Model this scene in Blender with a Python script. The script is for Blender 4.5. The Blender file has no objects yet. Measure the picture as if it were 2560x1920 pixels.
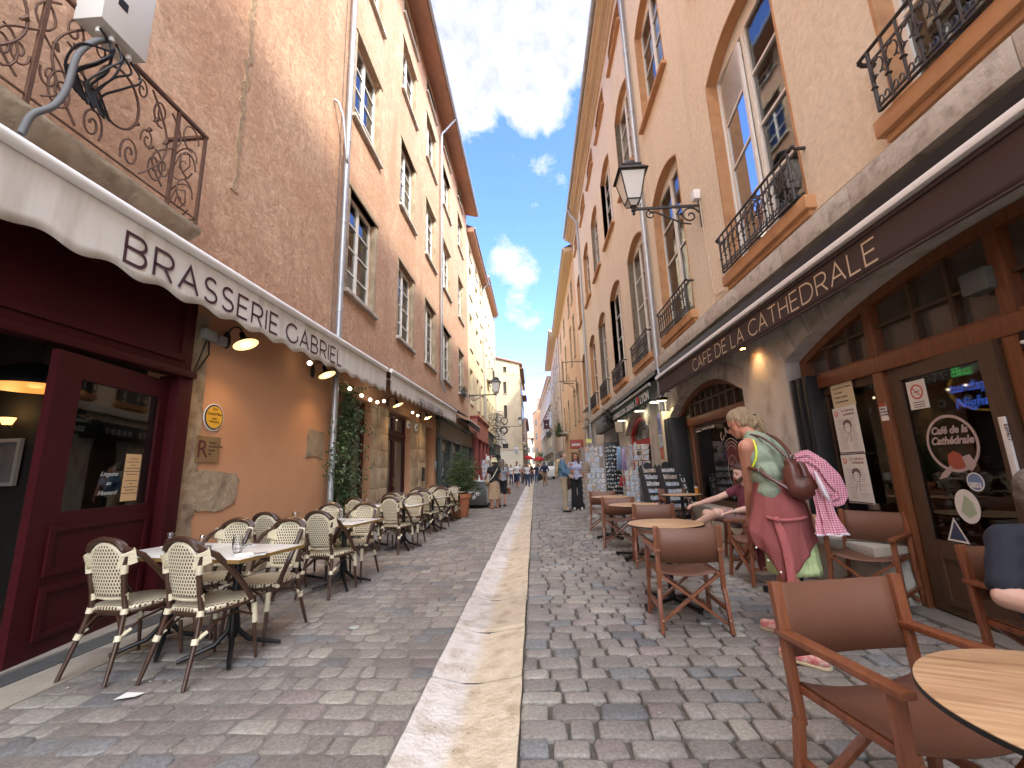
import bpy, bmesh, math, random
import numpy as np
from mathutils import Vector, Matrix
R=math.radians
random.seed(7)
S=bpy.context.scene
COL=S.collection
# ---------------------------------------------------------------- camera
cam=bpy.data.cameras.new('camera'); camo=bpy.data.objects.new('camera',cam); COL.objects.link(camo)
_f=425.0
_d=Vector((22.7,-84.5,-_f)).normalized(); _u=Vector((-75,2224,-425)); _u=(_u-_d*_u.dot(_d)).normalized(); _r=_d.cross(_u)
_M=Matrix((_r,_d,_u)).to_4x4(); _M.translation=Vector((0,0,1.3))
camo.matrix_world=_M
cam.sensor_fit='HORIZONTAL'; cam.sensor_width=36; cam.lens=36*_f/1024; cam.clip_start=0.05; cam.clip_end=2000
S.camera=camo
_F=np.array(_M.to_3x3())
def pix_dir(px,py):   # direction through a point of the picture (used once, to give the clouds their places in the sky)
    s=1024/2212; v=_F@np.array([px*s-512,384-py*s,-_f]); return v/np.linalg.norm(v)
# ---------------------------------------------------------------- world, sun, exposure
S.view_settings.view_transform='Standard'; S.view_settings.look='None'; S.view_settings.gamma=1
S.view_settings.exposure=1.42
EL,AZ=R(43),R(135)
w=bpy.data.worlds.new('World'); S.world=w; w.use_nodes=True
nt=w.node_tree; nt.nodes.clear(); N=nt.nodes.new; Lk=nt.links.new
out=N('ShaderNodeOutputWorld'); bg=N('ShaderNodeBackground'); bg.inputs[1].default_value=0.15
sky=N('ShaderNodeTexSky'); sky.sky_type='NISHITA'; sky.sun_disc=False; sky.sun_elevation=EL; sky.sun_rotation=AZ; sky.air_density=1.0; sky.dust_density=0.8; sky.ozone_density=2.0
tc=N('ShaderNodeTexCoord')
def mth(op,a,b=None,clamp=False):
    n=N('ShaderNodeMath'); n.operation=op; n.use_clamp=clamp
    for i,x in enumerate((a,b)):
        if x is None: continue
        if isinstance(x,(int,float)): n.inputs[i].default_value=x
        else: Lk(x,n.inputs[i])
    return n.outputs[0]
nrm=N('ShaderNodeVectorMath'); nrm.operation='NORMALIZE'; Lk(tc.outputs['Generated'],nrm.inputs[0])
def blob(d,rad):
    n=N('ShaderNodeVectorMath'); n.operation='DOT_PRODUCT'; Lk(nrm.outputs[0],n.inputs[0]); n.inputs[1].default_value=tuple(d)
    c=math.cos(R(rad)); return mth('MULTIPLY',mth('SUBTRACT',n.outputs['Value'],c),1/(1-c),True)
def noise(scale,det,dist=0,rough=.6):
    n=N('ShaderNodeTexNoise'); n.inputs['Scale'].default_value=scale; n.inputs['Detail'].default_value=det; n.inputs['Distortion'].default_value=dist; n.inputs['Roughness'].default_value=rough
    Lk(nrm.outputs[0],n.inputs['Vector']); return n.outputs['Fac']
acc=None
sd=(math.sin(AZ)*math.cos(EL),math.cos(AZ)*math.cos(EL),math.sin(EL))
for d,rad,wt in [(pix_dir(960,0),13,1.3),(pix_dir(1000,140),6.5,.9),(pix_dir(1120,-30),10,1.1),(pix_dir(1255,40),6.5,1.1),(pix_dir(1215,100),3.5,.5),(pix_dir(1165,195),5.0,1.25),(pix_dir(985,240),5,.5),
                 (pix_dir(1105,590),4.2,.62),(pix_dir(1140,585),3,.5),(pix_dir(1125,680),3.8,.75),(pix_dir(1085,545),2.5,.4),(pix_dir(1162,420),4.5,.32),(pix_dir(1175,360),3,.2),(pix_dir(1210,590),2.2,.5),(pix_dir(1142,900),2.0,.9),(pix_dir(1150,930),1.6,.8),
                 (sd,75,1.5),((-.2,-.6,.8),60,.9)]:  # these two lie out of view, added for fill light
    b=mth('MULTIPLY',blob(d,rad),wt); acc=b if acc is None else mth('ADD',acc,b)
n1=noise(9,12,.4,.68); n2=noise(30,8,.2,.6)
fld=mth('ADD',mth('MULTIPLY',mth('SUBTRACT',n1,.5),3.0),mth('MULTIPLY',mth('SUBTRACT',n2,.5),.8))
m=mth('SUBTRACT',mth('ADD',acc,fld),.36)
mask=mth('MULTIPLY',m,1.5,True)
dens=mth('MULTIPLY',mth('SUBTRACT',m,.55),1.1,True)
cr=N('ShaderNodeMixRGB'); cr.inputs[1].default_value=(3.05,3.1,3.2,1); cr.inputs[2].default_value=(1.9,2.05,2.35,1); Lk(mth('MULTIPLY',dens,mth('MULTIPLY',mth('SUBTRACT',n2,.3),2.6,True)),cr.inputs[0])
# unseen cloud veil round the sun (behind the camera), added to brighten the shade
sb=mth('POWER',blob(sd,70),1.3)
cb=N('ShaderNodeMixRGB'); cb.inputs[2].default_value=(24,25,27,1); Lk(sb,cb.inputs[0]); Lk(cr.outputs[0],cb.inputs[1])
# the blue itself a little richer than the model's
hs=N('ShaderNodeHueSaturation'); hs.inputs['Saturation'].default_value=1.12; hs.inputs['Value'].default_value=1.38; gr=N('ShaderNodeMixRGB'); gr.blend_type='MULTIPLY'; gr.inputs[0].default_value=1; gr.inputs[2].default_value=(.95,.92,1.22,1); Lk(sky.outputs[0],gr.inputs[1]); Lk(gr.outputs[0],hs.inputs['Color'])
mx=N('ShaderNodeMixRGB'); Lk(mask,mx.inputs[0]); Lk(hs.outputs[0],mx.inputs[1]); Lk(cb.outputs[0],mx.inputs[2])
Lk(mx.outputs[0],bg.inputs[0]); Lk(bg.outputs[0],out.inputs[0])
sun=bpy.data.lights.new('sun','SUN'); sun.energy=2.3; sun.angle=R(3); sun.color=(1,.93,.82)
suno=bpy.data.objects.new('sun',sun); COL.objects.link(suno); suno.rotation_euler=Vector(sd).to_track_quat('Z','Y').to_euler()
S.cycles.max_bounces=8; S.cycles.diffuse_bounces=5; S.cycles.transparent_max_bounces=12; S.cycles.caustics_reflective=False; S.cycles.caustics_refractive=False
S.cycles.use_denoising=True; S.cycles.sample_clamp_indirect=6
# ---------------------------------------------------------------- helpers
def tag(o,label=None,cat=None,group=None,kind=None):
    if label: o['label']=label
    if cat: o['category']=cat
    if group: o['group']=group
    if kind: o['kind']=kind
    return o
def thing(name,label,cat,loc=(0,0,0),rz=0,group=None):
    o=bpy.data.objects.new(name,None); COL.objects.link(o); o.empty_display_size=.1
    o.location=loc; o.rotation_euler=(0,0,rz); o['wo']=list(loc); return tag(o,label,cat,group)
def children(o): return [c for c in COL.objects if c.parent==o]
_kids={}
def copy_tree(o,parent=None):
    c=o.copy(); COL.objects.link(c); c.parent=parent
    if parent is not None: _kids.setdefault(parent.name,[]).append(c)
    for ch in list(_kids.get(o.name,[])): copy_tree(ch,c)
    return c
def arc(cx,cy,r,a0,a1,n=12,ry=None):
    ry=r if ry is None else ry
    return [(cx+r*math.cos(a0+(a1-a0)*i/n),cy+ry*math.sin(a0+(a1-a0)*i/n)) for i in range(n+1)]
def circ(cx,cy,r,n=24,ry=None): return arc(cx,cy,r,0,2*math.pi*(1-1/n),n-1,ry)
def spiral(cx,cy,r0,r1,a0,turns,n=22):
    return [(cx+(r0+(r1-r0)*i/n)*math.cos(a0+turns*2*math.pi*i/n),cy+(r0+(r1-r0)*i/n)*math.sin(a0+turns*2*math.pi*i/n)) for i in range(n+1)]
_cat={}
class MB:
    def __init__(s): s.v=[]; s.f=[]; s.m=None
    def add(s,v,f,M=None):
        o=len(s.v)
        if M is not None: v=[tuple(M@Vector(p)) for p in v]
        elif s.m is not None: v=[tuple(s.m@Vector(p)) for p in v]
        s.v+= [tuple(p) for p in v]; s.f+=[tuple(i+o for i in q) for q in f]; return s
    def box(s,x0,x1,y0,y1,z0,z1,M=None):
        v=[(x,y,z) for z in (z0,z1) for y in (y0,y1) for x in (x0,x1)]
        return s.add(v,[(0,2,3,1),(4,5,7,6),(0,1,5,4),(2,6,7,3),(0,4,6,2),(1,3,7,5)],M)
    def bar(s,p,q,w,h=None,up=(0,0,1)):
        h=w if h is None else h; p,q=Vector(p),Vector(q); d=(q-p).normalized(); up=Vector(up)
        if abs(d.dot(up))>.98: up=Vector((0,1,0))
        a=d.cross(up).normalized(); b=a.cross(d).normalized(); v=[]
        for c in (p,q):
            for i,j in ((-1,-1),(1,-1),(1,1),(-1,1)): v.append(c+a*i*w/2+b*j*h/2)
        return s.add(v,[(0,3,2,1),(4,5,6,7),(0,1,5,4),(1,2,6,5),(2,3,7,6),(3,0,4,7)])
    def tube(s,pts,r,n=8,closed=False):
        P=[Vector(p) for p in pts]; k=len(P)
        if k<2: return s
        rr=r if isinstance(r,(list,tuple)) else [r]*k
        t0=(P[1]-P[0]).normalized(); a=t0.orthogonal().normalized(); v=[]
        for i in range(k):
            if closed: t=(P[(i+1)%k]-P[i-1])
            else: t=(P[min(i+1,k-1)]-P[max(i-1,0)])
            t=t.normalized() if t.length>1e-9 else t0
            a=(a-t*a.dot(t)); a=a.normalized() if a.length>1e-6 else t.orthogonal().normalized()
            b=t.cross(a)
            for j in range(n):
                an=2*math.pi*j/n; v.append(P[i]+(a*math.cos(an)+b*math.sin(an))*rr[i])
        f=[]
        for i in range(k if closed else k-1):
            for j in range(n):
                f.append((i*n+j,i*n+(j+1)%n,((i+1)%k)*n+(j+1)%n,((i+1)%k)*n+j))
        if not closed: f.append(tuple(range(n-1,-1,-1))); f.append(tuple((k-1)*n+j for j in range(n)))
        return s.add(v,f)
    def lathe(s,prof,c=(0,0,0),n=24,M=None):
        v=[];k=len(prof)
        for r,z in prof:
            for j in range(n):
                a=2*math.pi*j/n; v.append((c[0]+r*math.cos(a),c[1]+r*math.sin(a),c[2]+z))
        f=[(i*n+j,i*n+(j+1)%n,(i+1)*n+(j+1)%n,(i+1)*n+j) for i in range(k-1) for j in range(n)]
        if prof[0][0]>1e-4: f.append(tuple(range(n-1,-1,-1)))
        if prof[-1][0]>1e-4: f.append(tuple((k-1)*n+j for j in range(n)))
        return s.add(v,f,M)
    def ball(s,c,r,n=12,k=8):
        r=r if isinstance(r,(tuple,list)) else (r,r,r)
        v=[(c[0],c[1],c[2]-r[2])]
        for i in range(1,k):
            ph=-math.pi/2+math.pi*i/k
            for j in range(n):
                a=2*math.pi*j/n; v.append((c[0]+r[0]*math.cos(ph)*math.cos(a),c[1]+r[1]*math.cos(ph)*math.sin(a),c[2]+r[2]*math.sin(ph)))
        v.append((c[0],c[1],c[2]+r[2])); t=len(v)-1
        f=[(0,1+(j+1)%n,1+j) for j in range(n)]+[(1+i*n+j,1+i*n+(j+1)%n,1+(i+1)*n+(j+1)%n,1+(i+1)*n+j) for i in range(k-2) for j in range(n)]
        f+=[(t,1+(k-2)*n+j,1+(k-2)*n+(j+1)%n) for j in range(n)]
        return s.add(v,f)
    def plate(s,outer,holes,d0,d1,plane='x'):
        """polygon with holes given in (u,v), extruded from d0 to d1 along the plane's normal"""
        cu=bpy.data.curves.new('tmp','CURVE'); cu.dimensions='2D'; cu.fill_mode='BOTH'; cu.extrude=abs(d1-d0)/2
        for poly in [outer]+list(holes):
            sp=cu.splines.new('POLY'); sp.points.add(len(poly)-1)
            for i,p in enumerate(poly): sp.points[i].co=(p[0],p[1],0,1)
            sp.use_cyclic_u=True
        ob=bpy.data.objects.new('tmp',cu); me=ob.to_mesh(); c=(d0+d1)/2
        v=[]
        for q in me.vertices:
            u,t,e=q.co
            v.append({'x':(e+c,u,t),'y':(u,e+c,t),'z':(u,t,e+c)}[plane])
        f=[tuple(p.vertices) for p in me.polygons]
        ob.to_mesh_clear(); bpy.data.objects.remove(ob); bpy.data.curves.remove(cu)
        return s.add(v,f)
    def build(s,name,mat,parent=None,smooth=True,bevel=0,world=False,ang=38,norm=True):
        me=bpy.data.meshes.new(name); me.from_pydata([tuple(p) for p in s.v],[],s.f)
        if norm or bevel:
            bm=bmesh.new(); bm.from_mesh(me)
            bmesh.ops.remove_doubles(bm,verts=bm.verts,dist=1e-5)
            bmesh.ops.recalc_face_normals(bm,faces=bm.faces)
            if bevel:
                ed=[e for e in bm.edges if len(e.link_faces)==2 and e.calc_face_angle(0)>R(40)]
                bmesh.ops.bevel(bm,geom=ed,offset=bevel,segments=2,affect='EDGES',profile=.6,clamp_overlap=True)
            bm.to_mesh(me); bm.free()
        if smooth:
            me.polygons.foreach_set('use_smooth',[True]*len(me.polygons)); me.set_sharp_from_angle(angle=R(ang))
        me.materials.append(mat)
        o=bpy.data.objects.new(name,me); COL.objects.link(o)
        attach(o,parent,world); return o
def attach(o,parent,world=False):
    if parent is not None:
        o.parent=parent; _kids.setdefault(parent.name,[]).append(o)
        if world:
            w0=parent.get('wo'); w0=list(w0) if w0 is not None else [0,0,0]; o.location=(-w0[0],-w0[1],-w0[2])
            o['wo']=[0,0,0]
    return o
# text --------------------------------------------------------------
def text_mesh(txt,size,ext=.001,bold=0,shear=0,align='LEFT'):
    cu=bpy.data.curves.new('t','FONT'); cu.body=txt; cu.size=size; cu.extrude=ext; cu.offset=bold; cu.shear=shear; cu.align_x=align; cu.resolution_u=3
    ob=bpy.data.objects.new('t',cu); me=ob.to_mesh(); v=[tuple(p.co) for p in me.vertices]; f=[tuple(p.vertices) for p in me.polygons]
    ob.to_mesh_clear(); bpy.data.objects.remove(ob); bpy.data.curves.remove(cu); return v,f
def plane_M(o,u,v):   # matrix: local x->u, y->v, z->u x v, at o
    u=Vector(u).normalized(); v=Vector(v); n=u.cross(v).normalized(); v=n.cross(u)
    M=Matrix((u,v,n)).transposed().to_4x4(); M.translation=Vector(o); return M
def text(mb,txt,size,o,u,v=(0,0,1),ext=.001,bold=0,shear=0,align='LEFT',width=None):
    vv,f=text_mesh(txt,size,ext,bold,shear,align)
    if width and vv:
        x0=min(p[0] for p in vv); x1=max(p[0] for p in vv); k=width/(x1-x0); vv=[(p[0]*k,p[1],p[2]) for p in vv]
    mb.add(vv,f,plane_M(o,u,v)); return mb
def _A(cx,cy,r,a,b,ry=None,n=10): return arc(cx,cy,r,R(a),R(b),n,ry)
STROKE={
'A':(.78,[[(0,0),(.39,1),(.78,0)],[(.14,.33),(.64,.33)]]),
'B':(.66,[[(0,.52),(0,1),(.36,1)]+_A(.36,.76,.24,90,-90)+[(0,.52)],[(0,.52),(.38,.52)]+_A(.38,.26,.26,90,-90)+[(0,0),(0,.52)]]),
'C':(.8,[_A(.5,.5,.5,48,312,n=20)]),
'D':(.8,[[(0,0),(0,1),(.32,1)]+_A(.32,.5,.48,90,-90,.5,14)+[(0,0)]]),
'E':(.56,[[(.56,1),(0,1),(0,0),(.56,0)],[(0,.52),(.5,.52)]]),
'F':(.54,[[(.54,1),(0,1),(0,0)],[(0,.5),(.48,.5)]]),
'G':(.88,[_A(.5,.5,.5,48,360,n=20)+[(1.0,.5)],[]]),
'H':(.68,[[(0,0),(0,1)],[(.68,0),(.68,1)],[(0,.5),(.68,.5)]]),
'I':(.0,[[(0,0),(0,1)]]),
'L':(.52,[[(0,1),(0,0),(.52,0)]]),
'R':(.64,[[(0,0),(0,1),(.36,1)]+_A(.36,.72,.28,90,-90)+[(0,.44)],[(.34,.44),(.64,0)]]),
'S':(.58,[_A(.29,.75,.26,35,270,.25)+_A(.29,.25,.29,90,-150,.25)]),
'T':(.7,[[(0,1),(.7,1)],[(.35,1),(.35,0)]]),
}
STROKE['G']=(.9,[_A(.5,.5,.5,48,335,n=20)+[(.95,.5)]])
def stroke_text(mb,txt,h,o,u,v,sw=.03,gap=.2,space=.42,total=None):
    wds=[]; x=0
    for ch in txt:
        if ch==' ': x+=space; continue
        wds.append((ch,x)); x+=STROKE[ch][0]+gap
    L=x-gap; kx=(total/(L*h)) if total else 1.0
    M=plane_M(o,u,v); k=0
    for ch,x in wds:
        for pl in STROKE[ch][1]:
            if len(pl)<2: continue
            P=[Vector(((x+a)*h*kx,b*h)) for a,b in pl]; Q=[P[0]]
            for p in P[1:]:
                if (p-Q[-1]).length>h*.01: Q.append(p)
            k+=1; z=.0004*(k%3); vs=[];fs=[]; n=len(Q)
            for i in range(n):
                t=(Q[min(i+1,n-1)]-Q[i]) if i<n-1 else (Q[i]-Q[i-1])
                t=t.normalized(); t2=(Q[i]-Q[i-1]).normalized() if i>0 else t
                nn=Vector((-(t+t2).y,(t+t2).x)); nn=nn.normalized() if nn.length>1e-5 else Vector((-t.y,t.x))
                c=max(.4,nn.dot(Vector((-t.y,t.x)))); e=nn*(sw/2/c)
                q=Q[i]
                if i==0: q=q-t*sw*.5 if False else q
                vs+= [(q.x+e.x,q.y+e.y,z),(q.x-e.x,q.y-e.y,z)]
            fs=[(2*i,2*i+1,2*i+3,2*i+2) for i in range(n-1)]
            mb.add(vs,fs,M)
    return mb
def sm(P,k=5):
    P=[Vector(p) for p in P]; out=[]
    for i in range(len(P)-1):
        a,b,c,d=P[max(i-1,0)],P[i],P[i+1],P[min(i+2,len(P)-1)]
        for j in range(k): t=j/k; out.append(.5*((2*b)+(c-a)*t+(2*a-5*b+4*c-d)*t*t+(3*b-a-3*c+d)*t**3))
    return out+[P[-1]]
# materials -----------------------------------------------------------
_m={}
def mat(name,col,rough=.7,col2=None,scale=4.,bump=0.,bscale=None,metal=0.,spec=.5,stretch=(1,1,1),contrast=1.,detail=8,emit=None,estr=1.,coat=0,col3=None,s3=1.2,sheen=0,alpha=None):
    if name in _m: return _m[name]
    M=bpy.data.materials.new(name); M.use_nodes=True; t=M.node_tree; b=t.nodes['Principled BSDF']; L=t.links.new
    b.inputs['Roughness'].default_value=rough; b.inputs['Metallic'].default_value=metal; b.inputs['Specular IOR Level'].default_value=spec
    b.inputs['Base Color'].default_value=(*col,1)
    if coat: b.inputs['Coat Weight'].default_value=coat; b.inputs['Coat Roughness'].default_value=.15
    if emit: b.inputs['Emission Color'].default_value=(*emit,1); b.inputs['Emission Strength'].default_value=estr
    if col2 or bump:
        tx=t.nodes.new('ShaderNodeTexCoord'); mp=t.nodes.new('ShaderNodeMapping'); mp.inputs['Scale'].default_value=stretch; L(tx.outputs['Object'],mp.inputs['Vector'])
    if col2:
        n=t.nodes.new('ShaderNodeTexNoise'); n.inputs['Scale'].default_value=scale; n.inputs['Detail'].default_value=detail; n.inputs['Roughness'].default_value=.62; L(mp.outputs[0],n.inputs['Vector'])
        r=t.nodes.new('ShaderNodeMapRange'); hw=.22/contrast; r.inputs[1].default_value=.5-hw; r.inputs[2].default_value=.5+hw; L(n.outputs['Fac'],r.inputs[0])
        mx=t.nodes.new('ShaderNodeMixRGB'); mx.inputs[1].default_value=(*col,1); mx.inputs[2].default_value=(*col2,1); L(r.outputs[0],mx.inputs[0]); o=mx.outputs[0]
        if col3:
            n3=t.nodes.new('ShaderNodeTexNoise'); n3.inputs['Scale'].default_value=s3; n3.inputs['Detail'].default_value=6; L(mp.outputs[0],n3.inputs['Vector'])
            r3=t.nodes.new('ShaderNodeMapRange'); r3.inputs[1].default_value=.5; r3.inputs[2].default_value=.72; L(n3.outputs['Fac'],r3.inputs[0])
            m3=t.nodes.new('ShaderNodeMixRGB'); L(r3.outputs[0],m3.inputs[0]); L(o,m3.inputs[1]); m3.inputs[2].default_value=(*col3,1); o=m3.outputs[0]
        L(o,b.inputs['Base Color'])
    if bump:
        n=t.nodes.new('ShaderNodeTexNoise'); n.inputs['Scale'].default_value=bscale or scale*4; n.inputs['Detail'].default_value=6; L(mp.outputs[0],n.inputs['Vector'])
        bp=t.nodes.new('ShaderNodeBump'); bp.inputs['Strength'].default_value=bump; bp.inputs['Distance'].default_value=.02; L(n.outputs['Fac'],bp.inputs['Height']); L(bp.outputs[0],b.inputs['Normal'])
    _m[name]=M; return M
def nodes_of(M): t=M.node_tree; return t,t.nodes,t.links.new,t.nodes['Principled BSDF']
def plaster(name,c1,c2,c3,fine=(.9,1.08),bump=.35,streak=.5,zpatch=None):
    """old wall render: broad blotches, tooling marks, vertical water stains"""
    if name in _m: return _m[name]
    M=bpy.data.materials.new(name); M.use_nodes=True; t,n,L,b=nodes_of(M); b.inputs['Roughness'].default_value=.92; b.inputs['Specular IOR Level'].default_value=.2
    tx=n.new('ShaderNodeTexCoord').outputs['Object']
    def nz(sc,st,det=8,dist=0,ro=.6):
        mp=n.new('ShaderNodeMapping'); mp.inputs['Scale'].default_value=st; L(tx,mp.inputs['Vector'])
        q=n.new('ShaderNodeTexNoise'); q.inputs['Scale'].default_value=sc; q.inputs['Detail'].default_value=det; q.inputs['Distortion'].default_value=dist; q.inputs['Roughness'].default_value=ro; L(mp.outputs[0],q.inputs['Vector']); return q.outputs['Fac']
    def rg(x,a,c,lo=0,hi=1):
        q=n.new('ShaderNodeMapRange'); L(x,q.inputs[0]); q.inputs[1].default_value=a; q.inputs[2].default_value=c; q.inputs[3].default_value=lo; q.inputs[4].default_value=hi; return q.outputs[0]
    def mix(f,a,c,mode='MIX'):
        q=n.new('ShaderNodeMixRGB'); q.blend_type=mode
        if isinstance(f,(int,float)): q.inputs[0].default_value=f
        else: L(f,q.inputs[0])
        for i,x in ((1,a),(2,c)):
            if isinstance(x,tuple): q.inputs[i].default_value=(*x,1)
            else: L(x,q.inputs[i])
        return q.outputs[0]
    big=rg(nz(.45,(1,1,1),5,.6),.38,.62); mid=rg(nz(1.7,(1,1,.8),9,.8,.7),.38,.66)
    o=mix(big,c1,c2); o=mix(rg(nz(1.1,(1,1,.45),8,1.2,.7),.5,.75,0,.8),o,c3)
    o=mix(mid,o,mix(.5,c1,c3)) if False else o
    fq=rg(nz(5.5,(1,.8,.55),9,1.6,.78),.36,.66); o=mix(fq,o,tuple(x*.74 for x in c1)) if bump>.5 else o; fw=rg(nz(3.2,(1,.6,1.2),9,2.2,.75),.52,.70,0,.55); o=mix(fw,o,tuple(min(1,x*1.12) for x in c2)) if bump>.5 else o
    st=rg(nz(2.2,(1,1,.09),6,.3),.52,.72,0,streak); o=mix(st,o,tuple(x*.72 for x in c1))
    fn=rg(nz(14,(1,1,1),10,.4,.75),.3,.7,fine[0]-.12,fine[1]+.1)
    g=n.new('ShaderNodeCombineColor'); 
    for i in range(3): L(fn,g.inputs[i])
    o=mix(1.0,o,g.outputs[0],'MULTIPLY')
    L(o,b.inputs['Base Color'])
    bp=n.new('ShaderNodeBump'); bp.inputs['Strength'].default_value=bump; bp.inputs['Distance'].default_value=.034 if bump>.5 else .03
    L(nz(9,(1,1,1),8,.5,.65),bp.inputs['Height']); L(bp.outputs[0],b.inputs['Normal'])
    _m[name]=M; return M
def glassmat(name,tint=(.9,.95,.95),refl=.25,rough=.02,wav=0):
    if name in _m: return _m[name]
    M=bpy.data.materials.new(name); M.use_nodes=True; t=M.node_tree; n=t.nodes; n.clear(); L=t.links.new
    o=n.new('ShaderNodeOutputMaterial'); tr=n.new('ShaderNodeBsdfTransparent'); tr.inputs[0].default_value=(*tint,1); gl=n.new('ShaderNodeBsdfGlossy'); gl.inputs['Roughness'].default_value=rough
    fr=n.new('ShaderNodeLayerWeight'); fr.inputs[0].default_value=refl; mx=n.new('ShaderNodeMixShader'); 
    ad=n.new('ShaderNodeMath'); ad.operation='MULTIPLY_ADD'; L(fr.outputs['Fresnel'],ad.inputs[0]); ad.inputs[1].default_value=.9; ad.inputs[2].default_value=.05; ad.use_clamp=True
    L(ad.outputs[0],mx.inputs[0]); L(tr.outputs[0],mx.inputs[1]); L(gl.outputs[0],mx.inputs[2]); L(mx.outputs[0],o.inputs[0])
    if wav:
        nn=n.new('ShaderNodeTexNoise'); nn.inputs['Scale'].default_value=2; bp=n.new('ShaderNodeBump'); bp.inputs['Strength'].default_value=wav; bp.inputs['Distance'].default_value=.02; L(nn.outputs[0],bp.inputs['Height']); L(bp.outputs[0],gl.inputs['Normal'])
    _m[name]=M; return M
def weave(name,ax,pitch,cr=(.68,.61,.45),dk=(.075,.04,.022)):
    """cream plastic cane woven over brown: brown squares show in the cream"""
    if name in _m: return _m[name]
    M=bpy.data.materials.new(name); M.use_nodes=True; t,n,L,b=nodes_of(M); b.inputs['Roughness'].default_value=.42
    tx=n.new('ShaderNodeTexCoord'); sp=n.new('ShaderNodeSeparateXYZ'); L(tx.outputs['Object'],sp.inputs[0])
    def m(op,a,c=None,d=None):
        q=n.new('ShaderNodeMath'); q.operation=op
        for i,x in enumerate((a,c,d)):
            if x is None: continue
            if isinstance(x,(int,float)): q.inputs[i].default_value=x
            else: L(x,q.inputs[i])
        return q.outputs[0]
    u=m('MULTIPLY',sp.outputs[ax[0]],1/pitch); v=m('MULTIPLY',sp.outputs[ax[1]],1/pitch)
    row=m('FLOOR',v); sh=m('MULTIPLY',m('MODULO',m('ABSOLUTE',row),2.0),.5)
    fu=m('FRACT',m('ADD',m('ADD',u,sh),100.0)); fv=m('FRACT',m('ADD',v,100.0))
    a=m('LESS_THAN',m('ABSOLUTE',m('SUBTRACT',fu,.5)),.28); c=m('LESS_THAN',m('ABSOLUTE',m('SUBTRACT',fv,.5)),.36)
    k=m('MULTIPLY',a,c); mx=n.new('ShaderNodeMixRGB'); L(k,mx.inputs[0]); mx.inputs[1].default_value=(*cr,1); mx.inputs[2].default_value=(*dk,1); L(mx.outputs[0],b.inputs['Base Color'])
    bp=n.new('ShaderNodeBump'); bp.inputs['Strength'].default_value=.7; bp.inputs['Distance'].default_value=.004; bp.invert=True; L(k,bp.inputs['Height']); L(bp.outputs[0],b.inputs['Normal'])
    _m[name]=M; return M
# ================================================================= MATERIALS
m_terra=plaster('terracotta_render',(.58,.35,.225),(.72,.50,.35),(.48,.275,.175),bump=.6,streak=.45)
m_yellow=plaster('yellow_render',(.72,.60,.37),(.76,.65,.44),(.62,.49,.31),bump=.2,streak=.35)
m_yellow2=plaster('ochre_render',(.72,.60,.36),(.78,.68,.46),(.62,.49,.30),bump=.2)
m_peach=plaster('peach_render',(.79,.675,.52),(.81,.70,.55),(.76,.635,.48),fine=(.95,1.04),bump=.14,streak=.28)
m_orange=plaster('orange_render',(.68,.44,.27),(.72,.51,.34),(.60,.39,.25),bump=.2,streak=.3)
m_apricot=plaster('apricot_render',(.74,.56,.38),(.77,.61,.43),(.66,.48,.33),bump=.2,streak=.3)
m_beige=plaster('beige_render',(.66,.56,.40),(.60,.50,.36),(.42,.36,.27),bump=.3,streak=.8)
m_palestone=plaster('pale_stone',(.72,.65,.52),(.66,.58,.46),(.55,.48,.38),bump=.2)
m_ochrewall=mat('warm_painted_wall',(.54,.29,.16),.85,(.58,.32,.18),2.5,.05,col3=(.50,.26,.14),s3=.8)
m_stone=mat('grey_limestone',(.42,.38,.32),.9,(.60,.55,.48),3.5,.5,col3=(.27,.23,.19),s3=2.2,contrast=1.3)
m_stonewarm=mat('warm_sandstone',(.36,.27,.17),.9,(.50,.40,.27),3,.6,col3=(.24,.18,.12),s3=2.5,contrast=1.2)
m_stonedark=mat('rough_brown_stone',(.28,.22,.15),.95,(.42,.34,.24),6,.9,bscale=14,col3=(.17,.13,.09),s3=4,contrast=1.3)
m_reveal=mat('orange_ochre_surround',(.50,.26,.12),.85,(.57,.32,.16),5,.15,col3=(.41,.21,.10),s3=3)
m_cornice=mat('cream_cornice',(.70,.55,.36),.85,(.62,.47,.30),3,.1)
m_lightframe=mat('offwhite_window_paint',(.84,.82,.76),.5,(.78,.75,.68),8,.05)
m_zinc=mat('zinc_pipe',(.50,.53,.56),.42,(.36,.39,.42),5,.05,metal=.55,stretch=(1,1,.3))
m_roof=mat('clay_roof_tiles',(.40,.22,.14),.9,(.28,.16,.11),8,.5)
m_soffit=mat('terracotta_soffit',(.46,.25,.17),.9,(.36,.19,.13),3,.1)
m_iron=mat('dark_wrought_iron',(.035,.035,.038),.5,(.07,.06,.055),9,.1,metal=.3)
m_rust=mat('rusty_iron',(.16,.08,.05),.7,(.10,.055,.04),12,.2,metal=.2)
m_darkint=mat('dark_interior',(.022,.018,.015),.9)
m_burg=mat('burgundy_paint',(.048,.003,.006),.5,(.036,.0025,.004),3,.06,spec=.25)
m_green=mat('dark_green_paint',(.03,.045,.042),.45,(.05,.07,.062),4,.04)
m_redshop=mat('red_shopfront_paint',(.26,.035,.03),.5,(.21,.03,.025),3,.05)
m_redpanel=mat('faded_red_fascia',(.46,.19,.14),.7,(.38,.15,.11),3,.05)
m_wood=mat('varnished_wood',(.21,.08,.032),.4,(.13,.046,.02),6,.06,stretch=(6,6,.6),contrast=1.2)
m_woodold=mat('worn_dark_wood',(.055,.032,.02),.5,(.10,.055,.03),7,.15,stretch=(6,6,.5))
m_white=mat('white_enamel',(.86,.86,.85),.4)
m_black=mat('black_metal',(.012,.012,.013),.4,metal=.4)
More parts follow.
